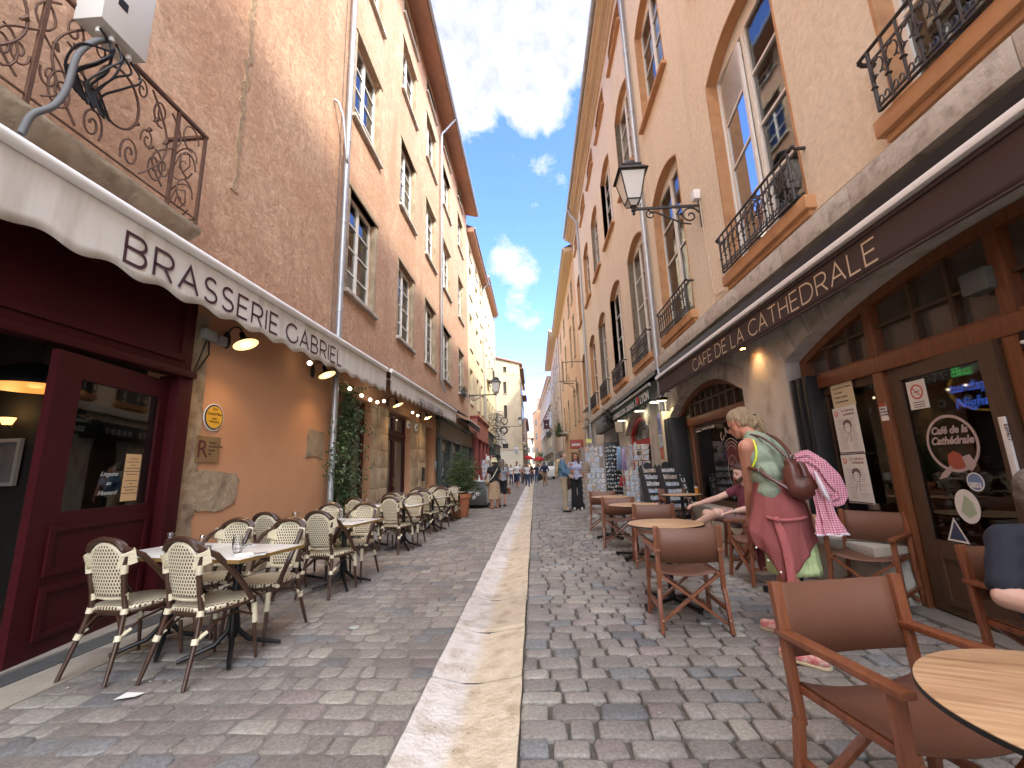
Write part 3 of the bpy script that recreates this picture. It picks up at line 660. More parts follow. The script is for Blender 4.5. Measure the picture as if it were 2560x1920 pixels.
# ---------------- farther left
plain_house('cream_house','small cream house far down the street behind the beige gable',-1.25,70,92,9.4,m_palestone,[(72,73.2),(76,77.2),(80,81.2),(85,86.2)],[(3.9,5.4),(6.2,7.8)],eave=.35)
fb=MB(); fb.box(-1.25,4,112,113,0,14)
th_=thing('pink_house','narrow salmon coloured house closing the far end of the street','building',(1.2,104,0))
a=MB(); a.plate([(.10,0),(3.5,0),(3.5,15.2),(1.55,15.0),(.10,13.9)],[],100,106,'y'); a.build('wall',plaster('salmon_render',(.70,.40,.24),(.74,.45,.28),(.64,.36,.22),bump=.1,streak=.2),th_,world=True,smooth=False)
a=MB(); a.plate([(0,13.95),(1.55,15.1),(3.6,15.3),(3.6,15.45),(1.55,15.25),(0,14.1)],[],99.8,106,'y'); rr=a.build('roof',m_roof,th_,world=True,smooth=False)
a=MB(); a.box(1.05,1.6,101,102,14.8,16.2); a.box(.98,1.67,100.95,102.05,16.2,16.35); a.build('chimney',m_roof,rr,world=True)
a=MB(); a.box(1.25,1.95,103,104,15.2,18.0); a.box(1.2,2.0,102.95,104.05,18,18.2); a.build('chimney',m_roof,rr,world=True)
for z in (4.5,8,11.2):
    a=MB(); a.box(.55,.95,99.95,99.99,z,z+1.4); a.build('window',g_dark,th_,world=True,smooth=False)
# ---------------- right peach house
br=thing('peach_house','tall peach rendered house with arched orange-trimmed windows, right of the street','building',(3.2,11,0))
rc=[(1.35,3.27),(4.44,6.33),(7.88,9.7),(10.85,12.6),(13.95,15.8),(17.1,18.85),(20.25,22.1),(23.85,25.7)]
F1=(4.16,7.9,.3); F2=(9.85,12.95,.3); F3=(14.75,15.75,.16)
hs=[];ww=[]
for ci,(a,b) in enumerate(rc):
    for fi,(z0,z1,ar) in enumerate((F1,F2,F3)):
        hs.append(archp(a,b,z0,z1-ar,ar,12)); ww.append((a,b,z0,z1,ar,fi,ci))
wall_part('wall',br,3.2,.45,-6,26.6,3.86,16.4,hs,m_peach)
A2=archp(.35,5.38,0,2.5,.5,18); A1=archp(6.52,10.0,0,2.38,.46,16); A3=archp(11.95,15.0,0,2.3,.55,14); A4=archp(16.2,18.3,0,2.3,.9,14); A5=archp(23.7,25.2,0,3.0,1.1,14)
wall_part('ground_floor_wall',br,3.2,.5,-6,26.6,0,3.6,[A2,A1,A3,A4,A5],mat('worn_limestone_wall',(.47,.46,.43),.85,(.62,.61,.58),2.6,.45,bscale=16,col3=(.30,.285,.26),s3=3.2,contrast=1.1,stretch=(1,1,.7)))
bd=MB(); y=-6
while y<26.6:
    L_=random.uniform(1.1,1.7); bd.box(3.08,3.3,y+.003,min(y+L_,26.6)-.003,3.603,3.857); y+=L_
bd.build('string_course',mat('limestone_band',(.60,.57,.50),.85,(.50,.46,.40),5,.4,bscale=30,col3=(.35,.31,.26),s3=9),br,world=True,bevel=.008)
# voussoir rings round the two big arches
for (y0,y1,zs,rise,n) in ((.35,5.38,2.5,.5,17),(6.52,10.0,2.38,.46,13),(11.95,15.0,2.3,.55,11)):
    c=(y0+y1)/2; h=(y1-y0)/2; Rr=(h*h+rise*rise)/(2*rise); zc=zs+rise-Rr; a=math.asin(h/Rr); v=MB()
    for i in range(n):
        a0=-a+2*a*i/n+.004; a1=-a+2*a*(i+1)/n-.004
        P=[(c+Rr*math.sin(a0),zc+Rr*math.cos(a0)),(c+Rr*math.sin(a1),zc+Rr*math.cos(a1)),(c+(Rr+.3)*math.sin(a1),zc+(Rr+.3)*math.cos(a1)),(c+(Rr+.3)*math.sin(a0),zc+(Rr+.3)*math.cos(a0))]
        v.plate(P,[],3.185,3.25,'x')
    v.build('arch_stones',m_stone,br,world=True,bevel=.006)
kit={}
for a,b,z0,z1,ar,fi,ci in ww:
    key=(round(b-a,1),fi); loc=(0,(a+b)/2-11,z0)
    if fi==0 and ci==1:
        o=casement(br,'window',b-a,z1-z0,loc,1,arch=ar,rows=4,surround=m_reveal,sillmat=m_reveal,depth=.20,sillh=.16,sillout=.12,sillw=.1,openleaf=True)
        lf=MB(); q=[(.03,.08),(.88,.08),(.88,3.30),(.03,3.30)]; lf.plate(q,[rect(.09,.82,.16+.8*k,.92+.8*k) for k in range(4)],-.02,.02,'y'); l_=lf.build('open_leaf',m_lightframe,o,smooth=False,norm=False); l_.location=(.0,-.11,0); l_.rotation_euler=(0,0,R(-7))
        gp=MB(); gp.box(.07,.84,-.003,.003,.12,3.26); g_=gp.build('leaf_pane',mat('sky_mirror_glass',(.50,.56,.66),.03,metal=1),o,smooth=False); g_.location=l_.location; g_.rotation_euler=l_.rotation_euler; continue
    if key in kit: o=copy_part(kit[key],br,loc)
    else: o=kit[key]=casement(br,'window',b-a,z1-z0,loc,1,arch=ar,rows=[4,4,2][fi],surround=m_reveal,sillmat=m_reveal,depth=.20,sillh=[.16,.09,.07][fi],sillout=.12,curtain=True,sillw=.1)
# cornice, gutter, roof
cn=MB()
for i,(d,z0,z1) in enumerate(((.10,15.95,16.05),(.18,16.05,16.12),(.10,16.12,16.22),(.34,16.22,16.34),(.5,16.34,16.5))): cn.box(3.2-d,3.25,-6,26.55,z0,z1)
cn.build('cornice',m_cornice,br,world=True,bevel=.01)
g=MB(); g.tube([(2.62,-6,16.55),(2.62,26.55,16.55)],.085,10); g.build('gutter',m_zinc,br,world=True)
r=MB(); r.add([(2.6,-6,16.62),(2.6,26.6,16.62),(9,26.6,20),(9,-6,20)],[(0,3,2,1)]); r.add([(9,-6,0),(9,26.6,0),(9,26.6,20),(9,-6,20)],[(0,1,2,3)]); r.add([(3.2,26.6,0),(9,26.6,0),(9,26.6,20),(3.2,26.6,16.5)],[(0,1,2,3)]); r.build('roof',m_roof,br,world=True,smooth=False,norm=False)
pipe('downpipe','grey downpipe on the peach wall beside the big street lantern',[(2.7,10.25,16.45),(3.1,10.25,15.8),(3.1,10.25,.1)],'downpipes of the right houses',.065)
pipe('downpipe','grey downpipe near the far corner of the peach house',[(2.65,23.1,16.5),(2.75,23.1,16.1),(3.1,23.1,15.6),(3.1,23.1,.1)],'downpipes of the right houses',.065)
# ---------------- further right houses
oh=plain_house('orange_house','orange rendered house with grey shutters beyond the peach house',3.2,26.62,46,15.9,m_orange,[(28.6,29.7),(31.2,32.5),(36.5,37.8),(41.5,42.8)],[(4.45,7.05),(9.0,12.0),(13,14.6)],surround=m_stonewarm,eave=.62,ground=(3.3,m_orange,[rect(29.9,31.6,0,2.5),rect(36,38,0,2.6)]),roofm=m_cornice,rowsn=4,depth=.16)
plain_house('apricot_house','apricot house with cream hood mouldings, second beyond the peach house',3.15,46.02,66,16.6,m_apricot,[(48,49.6),(52.5,54.1),(57,58.6),(61.5,63.1)],[(5.2,7.6),(9.3,12.0),(13.0,15.2)],surround=m_cornice,eave=.85,ground=(3.3,m_stone,[]),roofm=m_cornice,depth=.16)
# pale ornate facade, bending left
pt=thing('ornate_pale_house','pale stone house with heavy cornices, farthest on the right where the street bends','building',(2.9,67,0))
def slant(a,b,z0,z1,off=0,th=.3):
    p0=Vector((3.0,66.2,0)); p1=Vector((1.9,99,0)); d=(p1-p0); n=Vector((-d.y,d.x,0)).normalized(); 
    if n.x>0: n=-n
    q0=p0+d*a+n*off; q1=p0+d*b+n*off; r0=q0-n*th; r1=q1-n*th
    return [(q0.x,q0.y,z0),(q1.x,q1.y,z0),(r1.x,r1.y,z0),(r0.x,r0.y,z0),(q0.x,q0.y,z1),(q1.x,q1.y,z1),(r1.x,r1.y,z1),(r0.x,r0.y,z1)],[(0,1,2,3),(4,5,6,7),(0,1,5,4),(1,2,6,5),(2,3,7,6),(3,0,4,7)]
a=MB(); a.add(*slant(0,1,0,15.6,0,3)); a.build('wall',m_palestone,pt,world=True,smooth=False)
a=MB()
for z,o,t in ((15.3,.55,.35),(14.9,.3,.4),(11.0,.25,.25),(7.3,.25,.25),(3.6,.3,.25)): a.add(*slant(0,1.002,z,z+t,o,o+.05))
a.build('cornice',m_cornice,pt,world=True)
for z,h in ((1.0,2.2),(4.6,2.1),(8.3,2.1),(12,2.0)):
    for i in range(7):
        u=.06+i*.135; a=MB(); a.add(*slant(u,u+.05,z,z+h,.02,.05)); wo=a.build('window',g_dark,pt,world=True,smooth=False)
        b=MB(); b.add(*slant(u-.015,u+.065,z+h+.05,z+h+.2,.16,.2)); b.add(*slant(u-.012,u,z,z+h,.07,.1)); b.add(*slant(u+.05,u+.062,z,z+h,.07,.1)); b.build('frame',m_cornice,wo,world=True)
# ================================================================= LEFT SHOPFRONTS
m_inkdark=mat('plum_lettering',(.05,.015,.022),.7)
m_canvas=mat('cream_awning_canvas',(.70,.675,.63),.85,(.58,.545,.49),2.2,.06,stretch=(1,1.5,.25),col3=(.50,.46,.40),s3=4)
m_brass=mat('brass_edge',(.42,.28,.10),.35,metal=.6)
m_gold=mat('warm_lamp_glow',(1,.8,.5),.5,emit=(1,.62,.25),estr=9)
m_bulb=mat('bulb_glow',(1,.9,.7),.5,emit=(1,.78,.5),estr=5)
def vlay(mb,Xf,y0,y1,ztop,zbot,slope,per,amp,n=None,ph=0,sharp=False,yref=None):
    """hanging valance: cloth sheet with a scalloped lower hem, a little wavy in depth"""
    n=n or int((y1-y0)/.035); yref=y0 if yref is None else yref; m=6; v=[]; s=1 if Xf<0 else -1
    for i in range(n+1):
        y=y0+(y1-y0)*i/n; c=math.sin(2*math.pi*(y/per)+ph)
        if sharp: c=1-2*abs(math.sin(math.pi*y/per+ph))**1.0
        zb=zbot+slope*(y-yref)+amp*c; zt=ztop+slope*(y-yref)
        for j in range(m+1):
            u=j/m; v.append((Xf+s*u*.004*math.sin(y*4.3+1.2*math.sin(y*2.1)),y,zt+(zb-zt)*u))
    f=[(i*(m+1)+j,(i+1)*(m+1)+j,(i+1)*(m+1)+j+1,i*(m+1)+j+1) for i in range(n) for j in range(m)]
    mb.add(v,f)
def awning_left(label,y0,y1,zt,zb,per,amp,ph,ty0,ty1,tz,th,sw,sharp=False):
    t=thing('awning',label,'awning',(-4,y0,zt),0,'cream scalloped awnings'); sl=.0185
    a=MB(); vlay(a,-3.45,y0,y1,zt-.03,zb,sl,per,amp,ph=ph,sharp=sharp,yref=2.3); o=a.build('valance',m_canvas,t,world=True,norm=False)
    md=o.modifiers.new('t','SOLIDIFY'); md.thickness=.003
    a=MB(); z0=zt+sl*(y0-2.3); z1=zt+sl*(y1-2.3); a.tube([(-3.44,y0-.01,z0),(-3.44,y1+.01,z1)],.052,14); a.build('front_rail',m_white,t,world=True)
    a=MB(); a.add([(-3.46,y0,z0+.045),(-3.46,y1,z1+.045),(-3.99,y1,z1+.16),(-3.99,y0,z0+.16),(-3.46,y0,z0+.0),(-3.46,y1,z1+.0),(-3.99,y1,z1+.04),(-3.99,y0,z0+.04)],[(0,1,2,3),(4,7,6,5),(0,4,5,1),(2,6,7,3),(0,3,7,4),(1,5,6,2)]); a.build('hood',mat('burgundy_hood',(.10,.02,.022),.6),t,world=True,smooth=False)
    tx=MB(); L_=ty1-ty0
    stroke_text(tx,'BRASSERIE GABRIEL',th,(-3.440,ty0,tz),(0,1,sl*.999),(0,0,1),sw=sw,gap=.27,space=.42,total=L_); tx.build('lettering',m_inkdark,t,world=True,smooth=False,norm=False)
    for y in (y0+.6,y1-.6):
        a=MB(); a.bar((-3.98,y,z0+.0),(-3.7,y+.5,z0-.02),.03,.05); a.bar((-3.7,y+.5,z0-.02),(-3.48,y+.05,z0-.01),.03,.05); a.build('folding_arm',m_white,t,world=True)
    return t
awning_left('cream scalloped awning with large plum letters, nearest on the left',-1.6,9.76,3.60,3.055,.50,.027,0.4,3.19,7.36,3.165,.265,.03)
awning_left('smaller cream scalloped awning with small letters, farther along on the left',10.08,18.95,3.645,3.13,.42,.055,.2,12.75,16.4,3.31,.215,.03,sharp=True)
# ---- burgundy shopfront
sf=thing('burgundy_shopfront','burgundy painted wooden shopfront with dark open bay, nearest on the left','shopfront',(-4,2.3,0))
a=MB()
a.box(-4.12,-3.93,-1.9,4.6,2.47,3.48)
a.build('fascia',m_burg,sf,world=True,smooth=False)
for (y0,y1) in ((-1.8,.6),(.72,2.05),(2.17,4.5)):
    a=MB(); a.plate(rect(y0,y1,2.62,3.36),[rect(y0+.08,y1-.08,2.7,3.28)],-3.94,-3.905,'x'); a.build('panel_moulding',m_burg,sf,world=True,smooth=False)
a=MB(); a.box(-3.95,-3.86,-1.9,4.62,2.44,2.52); a.box(-3.95,-3.84,-1.9,4.62,3.44,3.52); a.build('cornice',m_burg,sf,world=True,bevel=.01)
a=MB(); a.box(-4.15,-3.90,4.44,4.62,.02,2.45); a.build('post',m_burg,sf,world=True,bevel=.008)
# glazed door leaf, slightly ajar
dleaf=thing('burgundy_door','burgundy half glazed door standing ajar with paper notices on its glass','door',(-4.05,4.46,.02),R(9))
W=1.34
a=MB(); a.plate(rect(-W,0,0,2.36),[rect(-W+.24,-.14,1.06,2.16)],-.03,.03,'x'); a.build('leaf',m_burg,dleaf,smooth=False)
for z0,z1 in ((.12,.50),(.58,.96)):
    a=MB(); a.plate(rect(-W+.17,-.1,z0,z1),[rect(-W+.22,-.15,z0+.05,z1-.05)],.031,.048,'x'); a.build('panel_moulding',m_burg,dleaf,smooth=False)
a=MB(); a.box(-.004,.004,-W+.24,-.14,1.06,2.16); a.build('pane',glassmat('door_glass',(.6,.65,.6),refl=.45),dleaf,smooth=False)
a=MB(); a.box(.008,.011,-.47,-.27,1.10,1.55); no=a.build('menu_sheet',mat('kraft_menu',(.62,.42,.22),.8),dleaf,smooth=False)
a=MB()
for i,wd in enumerate((.05,.08,.03,.09,.1,.07,0,.08,.02,.09,.06,.1)): 
    if wd: a.box(.0112,.0118,-.37-wd,-.37+wd,1.50-i*.03,1.506-i*.03)
a.build('print',m_inkdark,no,smooth=False)
a=MB(); text(a,'Linguine',.06,(.009,-.74,1.34),(0,1,0),shear=.4,bold=-.001); text(a,'au',.055,(.009,-.66,1.26),(0,1,0),shear=.4,bold=-.001); text(a,'Homard',.062,(.009,-.74,1.17),(0,1,0),shear=.4,bold=-.001); a.build('chalk_writing',mat('chalk',(.5,.5,.48),.9),dleaf,smooth=False)
a=MB(); a.box(-.03,-.022,-.84,-.5,1.06,1.5); a.build('chalkboard',mat('slate',(.03,.032,.04),.7),dleaf,smooth=False)
# interior of the brasserie
inn=thing('brasserie_room','dark dining room seen through the open bay of the burgundy front','room',(-6,1,0))
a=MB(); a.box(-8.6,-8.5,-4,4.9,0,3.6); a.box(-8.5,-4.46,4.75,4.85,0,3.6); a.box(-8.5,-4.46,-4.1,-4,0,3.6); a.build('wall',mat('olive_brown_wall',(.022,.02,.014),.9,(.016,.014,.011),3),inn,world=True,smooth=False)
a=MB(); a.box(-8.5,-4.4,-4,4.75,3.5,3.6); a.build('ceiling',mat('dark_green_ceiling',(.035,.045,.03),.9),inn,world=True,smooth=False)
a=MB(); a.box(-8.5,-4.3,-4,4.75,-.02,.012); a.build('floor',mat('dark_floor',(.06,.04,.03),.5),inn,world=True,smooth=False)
# pendant
pd=thing('pendant_lamp','large black dome pendant lamp with copper inside, glowing over the dark bay','lamp',(-4.9,3.88,2.24))
a=MB(); P=[(.38*math.cos(x),.24*math.sin(x)) for x in [R(i*9) for i in range(0,10)]]; a.lathe([(r,z) for r,z in P]+[(.02,.26),(.0,.26)],(0,0,0),32); a.build('lamp_shade',m_black,pd)
a=MB()
for i in range(6): a.lathe([(.372-.03*i,-.002+.022*i),(.355-.03*i,.012+.022*i)],(0,0,0),32)
a.build('copper_lining',mat('copper_glow',(.8,.35,.1),.4,emit=(1,.32,.06),estr=.5),pd)
a=MB(); a.ball((0,0,.1),.05); a.build('bulb',mat('dim_bulb',(1,.6,.3),.5,emit=(1,.45,.12),estr=2),pd)
a=MB(); a.tube([(0,0,.25),(0,0,1.27)],.008,6); a.build('cord',m_black,pd)
# picture and sconce on the back wall
pc=thing('framed_picture','pale framed picture hanging on the dark wall inside the bay','picture',(-6.28,4.7,1.3))
a=MB(); a.plate(rect(-6.62,-5.94,1.30,1.84),[rect(-6.58,-5.98,1.34,1.80)],4.66,4.70,'y'); a.build('frame',mat('silver_frame',(.42,.40,.36),.4),pc,world=True,smooth=False)
a=MB(); a.box(-6.58,-5.98,4.68,4.69,1.34,1.80); a.build('print',mat('grey_print',(.22,.20,.19),.6,(.12,.11,.11),6),pc,world=True,smooth=False)
sc=thing('wall_sconce','small warm glowing sconce above the framed picture','lamp',(-6.1,4.62,2.0))
a=MB(); a.lathe([(.0,0),(.04,.0),(.07,.08)],(0,0,0),12); a.build('shade',mat('sconce_glow',(1,.7,.3),.5,emit=(1,.5,.15),estr=1.2),sc); a=MB(); a.tube([(0,0,0),(0,.04,-.04),(0,.07,0)],.008,6); a.build('bracket',m_black,sc)
L1=bpy.data.lights.new('sconce_light','POINT'); L1.energy=1.2; L1.color=(1,.6,.25); L1.shadow_soft_size=.08; lo=bpy.data.objects.new('sconce_light',L1); COL.objects.link(lo); lo.location=(0,-.05,.12); attach(lo,sc)
L1=bpy.data.lights.new('pendant_light','POINT'); L1.energy=.5; L1.color=(1,.5,.2); L1.shadow_soft_size=.08; lo=bpy.data.objects.new('pendant_light',L1); COL.objects.link(lo); lo.location=(0,0,.02); attach(lo,pd)
# bistro table + chair hint inside
t=thing('inside_table','dark wooden table just inside the open bay','table',(-4.85,2.3,.012)); a=MB(); a.box(-.35,.35,-.5,.5,.72,.75); a.build('tabletop',m_woodold,t,bevel=.005)
for x in (-.3,.3):
    for y in (-.44,.44): a=MB(); a.bar((x,y,0),(x,y,.72),.05); a.build('leg',m_woodold,t)
# ---- the two red glazed doors
def shop_door(label,y0,y1,h,rec,green=False,leaves=2):
    t=thing('glazed_door',label,'door',(-4-rec,(y0+y1)/2,0)); X=-4-rec; m=m_green if green else m_burg
    tz=h-.62; hs=[]; a=MB(); n=leaves; w=(y1-y0-.1)/n
    for i in range(n):
        ya=y0+.05+w*i; hs.append(rect(ya+.13,ya+w-.13,.72,tz-.16)); hs.append(rect(ya+.12,ya+w-.12,tz+.14,h-.10))
    a.plate(rect(y0,y1,.01,h),hs,X-.04,X+.04,'x'); a.build('frame',m,t,world=True,smooth=False)
    a=MB(); a.box(X-.045,X+.07,y0,y1,tz-.03,tz+.05); a.build('transom',m,t,world=True,bevel=.006)
    for i in range(n):
        ya=y0+.05+w*i; a=MB(); a.plate(rect(ya+.1,ya+w-.1,.14,.6),[rect(ya+.16,ya+w-.16,.2,.54)],X+.041,X+.06,'x'); a.build('panel_moulding',m,t,world=True,smooth=False)
    a=MB(); a.box(X-.004,X+.004,y0+.05,y1-.05,.7,h-.08); a.build('pane',g_dark,t,world=True,smooth=False)
    a=MB(); yy=(y0+y1)/2-.05; a.tube([(X+.04,yy,.95),(X+.09,yy,.95),(X+.09,yy,1.15),(X+.04,yy,1.15)],.009,6); a.build('handle',m_brass,t,world=True)
    return t
shop_door('burgundy glazed door behind the climbing plant',8.96,10.34,3.02,.22)
shop_door('burgundy double glazed door between the two stone piers',11.46,13.74,3.04,.22)
ny=thing('service_door','plain ochre door set deep in the stone wall under the second awning','door',(-4.3,16.3,0)); a=MB(); a.box(-4.36,-4.3,15.55,17,.01,3.0); a.build('leaf',mat('ochre_door',(.30,.23,.10),.6,(.24,.18,.08),3),ny,world=True,smooth=False)
a=MB(); a.box(-4.30,-4.28,15.7,16.1,.9,1.3); a.build('hatch',mat('yellow_hatch',(.42,.33,.12),.6),ny,world=True); a=MB(); a.ball((-4.26,16.85,1.05),.035); a.build('handle',m_brass,ny,world=True)
# letterbox, intercom, wall discs
def small(name,label,cat,mb,m,loc=None,**k):
    o=mb.build(name,m,**k); return tag(o,label,cat)
a=MB(); a.box(-3.99,-3.90,14.95,15.25,1.0,1.42); a.box(-3.99,-3.88,14.94,15.26,1.42,1.46); small('letterbox','dark metal letterbox on the far stone pier','letterbox',a,m_black,bevel=.005)
a=MB(); a.box(-3.99,-3.93,17.05,17.28,1.35,1.72); a.box(-3.93,-3.925,17.09,17.24,1.5,1.68); small('intercom','grey steel intercom panel beside the green shopfront','intercom',a,mat('steel_panel',(.38,.39,.40),.35,metal=.7),bevel=.004)
for i,(y,lb) in enumerate(((13.25,'round white wall fan just above the burgundy double door'),(14.15,'round white vent on the stone pier right of the burgundy double door'))):
    t=thing('round_vent',lb,'vent',(-3.95,y,2.78)); a=MB(); M=Matrix.Translation((0,0,0))@Matrix.Rotation(R(90),4,'Y'); a.lathe([(.0,0),(.13,0),(.13,.03),(.1,.05),(.085,.03),(0,.03)],(0,0,0),20,M); a.build('ring',m_white,t); a=MB(); a.ball((.035,0,0),(.03,.05,.05)); a.build('hub',m_black,t)
# ---- wall lamps (swan neck)
def wall_lamp(y,z,label):
    t=thing('wall_lamp',label,'lamp',(-3.99,y,z),0,'swan neck wall lamps under the cream awnings')
    a=MB(); a.lathe([(0,0),(.055,0),(.06,.01),(.055,.025),(0,.025)],(0,0,0),14,Matrix.Scale(2.0,4,(0,0,1))@Matrix.Rotation(R(90),4,'Y')); a.build('wall_plate',m_black,t)
    a=MB(); P=[(.02,0,.05)]+[(.02+.11*(1-math.cos(R(d)))*1.0,-.02*d/90,.05+.12*math.sin(R(d))) for d in range(15,181,15)]; P+=[(.27,-.05,.02)]; a.tube(P,.010,8); a.build('neck',m_black,t)
    M=Matrix.Translation((.28,-.05,-.02))@Matrix.Rotation(R(-24),4,'Y')
    a=MB(); a.lathe([(.0,.10),(.032,.10),(.036,.03),(.055,.0),(.10,-.025),(.155,-.075),(.158,-.08),(.150,-.078),(.10,-.035),(.05,-.012),(.0,-.01)],(0,0,0),28,M); a.build('lamp_shade',m_black,t)
    a=MB(); a.lathe([(.148,-.0765),(.098,-.0375),(.05,-.0145),(.0,-.0125)],(0,0,0),28,M); a.build('shade_lining',mat('enamel_lining',(.8,.7,.5),.5,emit=(1,.60,.22),estr=.9),t,norm=False)
    a=MB(); a.lathe([(0,-.015),(.045,-.02),(.05,-.085),(.04,-.095),(0,-.097)],(0,0,0),14,M); a.build('bulb',mat('lamp_bulb_glow',(1,.9,.7),.5,emit=(1,.72,.36),estr=5),t)
    l=bpy.data.lights.new('wall_lamp_light','SPOT'); l.energy=26; l.color=(1,.62,.30); l.spot_size=R(135); l.spot_blend=.8; l.shadow_soft_size=.05
    lo=bpy.data.objects.new('wall_lamp_light',l); COL.objects.link(lo); lo.matrix_local=M@Matrix.Translation((0,0,-.105)); attach(lo,t); return t
for y,z,lb in ((5.18,3.09,'lit swan neck wall lamp nearest the burgundy shopfront'),(7.38,3.17,'lit swan neck wall lamp beside the thick downpipe above the climbing plant'),(11.45,3.22,'lit swan neck wall lamp above the stone pier between the burgundy doors'),(14.8,3.26,'lit swan neck wall lamp farthest along under the second cream awning')): wall_lamp(y,z,lb)
# string of bulbs
sg=thing('string_lights','string of small round warm bulbs hung under the cream awnings','string lights',(-3.75,8,3.1))
ys=[6.75,8.35,8.95,9.45,9.9,10.35,12.9,13.5,14.6]; zs=[3.16,3.02,2.98,2.97,2.98,3.08,3.12,3.1,3.14]
a=MB(); P=[]
for i in range(len(ys)-1):
    for k in range(6): u=k/6; P.append((-3.70,ys[i]+(ys[i+1]-ys[i])*u,zs[i]+(zs[i+1]-zs[i])*u+.07+.05*(1-4*u*(1-u))))
a.tube(P,.004,5); a.build('wire',m_black,sg,world=True)
for y,z in zip(ys,zs): a=MB(); a.ball((-3.70,y,z),.038,12,8); a.build('bulb',m_bulb,sg,world=True)
# round award sticker and plaque
ss=thing('round_award_sign','round yellow award sticker with tricolour rim on the ochre wall','sign',(-3.99,5.10,2.06))
a=MB(); M=Matrix.Rotation(R(90),4,'Y'); a.lathe([(0,0),(.170,0),(.170,.008),(0,.008)],(0,0,0),40,M); a.build('disc',m_white,ss)
a=MB(); a.lathe([(0,.009),(.158,.009),(.158,.011),(0,.011)],(0,0,0),40,M); a.build('rim',mat('navy_rim',(.03,.05,.09),.5),ss)
a=MB(); a.lathe([(0,.012),(.138,.012),(.138,.015),(0,.015)],(0,0,0),40,M); a.build('face',mat('mustard_face',(.72,.42,.04),.5),ss)
a=MB()
for tx_,sz,zz in (('2024',.045,.085),('Gault&Millau',.047,.028),('TABLE',.032,-.03),('ORIGINALE',.032,-.068)): text(a,tx_,sz,(.0165,0,zz),(0,1,0),align='CENTER')
a.build('lettering',mat('brown_print',(.16,.07,.02),.6),ss,smooth=False)
pq=thing('bronze_plaque','small square bronze restaurant plaque below the round award','sign',(-3.985,5.06,1.66)); 
a=MB(); a.box(0,.008,-.19,.19,-.155,.155); a.build('plate',mat('bronze_plate',(.26,.17,.08),.5,(.20,.13,.06),5),pq)
a=MB(); text(a,'R',.30,(.0095,-.19,-.10),(0,1,0)); a.build('initial',mat('plaque_red',(.10,.02,.02),.6),pq,smooth=False)
a=MB()
for i,(tx_) in enumerate(('MAITRES','RESTAURATEURS','FRANCE','2024')): text(a,tx_,.03,(.0095,-.0,.07-i*.045),(0,1,0))
a.build('lettering',m_inkdark,pq,smooth=False)
jb=MB(); jb.box(-3.98,-3.9,4.72,4.92,2.98,3.1); jb.box(-3.98,-3.92,4.98,5.12,2.98,3.1); small('junction_box','two grey junction boxes high at the left end of the ochre wall','junction box',jb,mat('grey_plastic',(.30,.30,.28),.6),bevel=.004)
cj=MB(); cj.tube([(-3.96,4.86,2.98),(-3.93,4.84,2.8),(-3.95,4.75,2.62),(-3.97,4.68,2.5),(-3.97,4.66,1.9),(-3.975,4.665,.3)],.009,6); cj.tube([(-3.96,4.82,2.98),(-3.95,4.72,2.7),(-3.97,4.66,2.45)],.007,6); small('drop_cable','black cable dropping beside the burgundy door post','cable',cj,m_black)
# ================================================================= CLIMBING PLANT
def leaf_mesh(mb,c,d,nrm,L_,W_):
    d=Vector(d).normalized(); n=Vector(nrm); s=d.cross(n)
    if s.length<1e-3: s=d.orthogonal()
    s=s.normalized(); n=s.cross(d).normalized(); c=Vector(c); k=len(mb.v)
    mb.v+=[tuple(c),tuple(c+d*L_*.45+s*W_*.5+n*L_*.05),tuple(c+d*L_-n*L_*.12),tuple(c+d*L_*.45-s*W_*.5+n*L_*.05)]; mb.f+=[(k,k+1,k+2),(k,k+2,k+3)]
def leafmat(name,c1,c2):
    M=mat(name,c1,.5,c2,6,0,detail=2,contrast=2); t,n,L,b=nodes_of(M); b.inputs['Transmission Weight'].default_value=0; b.inputs['Subsurface Weight'].default_value=0; return M
m_ivy=leafmat('jasmine_leaf',(.03,.06,.022),(.075,.12,.045)); m_ole=leafmat('oleander_leaf',(.05,.10,.035),(.11,.17,.06))
vp=thing('climbing_plant','dense dark green climbing plant growing up the wall beside the thick downpipe','plant',(-3.85,8.5,0))
rng=random.Random(21); a=MB()
for i in range(4000):
    z=rng.random()**.85*3.15
    cy=8.45+.10*math.sin(z*3.1)+.28*max(0,z-2.0)*.5; wy=.50*(1-.55*abs(z-1.3)/2.2)+.10*math.sin(z*5)+(.18 if 2.1<z<2.5 else 0)
    y=cy+rng.gauss(0,wy*.5); x=-3.93+abs(rng.gauss(0,.17))*(1.15-abs(z-1.4)*.28)
    if z>2.6 and rng.random()<.45: continue
    if math.sin(y*9+z*7)*math.sin(z*11-y*5)>.72: continue
    d=(rng.uniform(.1,1),rng.uniform(-1,1),rng.uniform(-1,.5)); leaf_mesh(a,(x,y,z),d,(rng.uniform(.3,1),rng.uniform(-.6,.6),rng.uniform(-.2,1)),rng.uniform(.06,.12),rng.uniform(.03,.05))
for k in range(34):   # stray shoots
    z0=rng.uniform(.4,3.1); y0=8.5+rng.uniform(-.4,.6); p=Vector((-3.75,y0,z0)); dd=Vector((rng.uniform(.2,.9),rng.uniform(-1,1),rng.uniform(-.3,.7))).normalized()
    for j in range(9):
        p=p+dd*.045+Vector((0,0,-.004*j)); leaf_mesh(a,p,(rng.uniform(-1,1),rng.uniform(-1,1),rng.uniform(-.6,.6)),(rng.uniform(-1,1),.3,1),rng.uniform(.05,.08),.03)
a.build('foliage',m_ivy,vp,world=True,smooth=False,norm=False)
a=MB()
for k in range(6):
    P=[(-3.93+.03*math.sin(z*3+k),8.3+.1*k+.1*math.sin(z*2+k),z) for z in [i*.2 for i in range(16)]]; a.tube(P,.010,5)
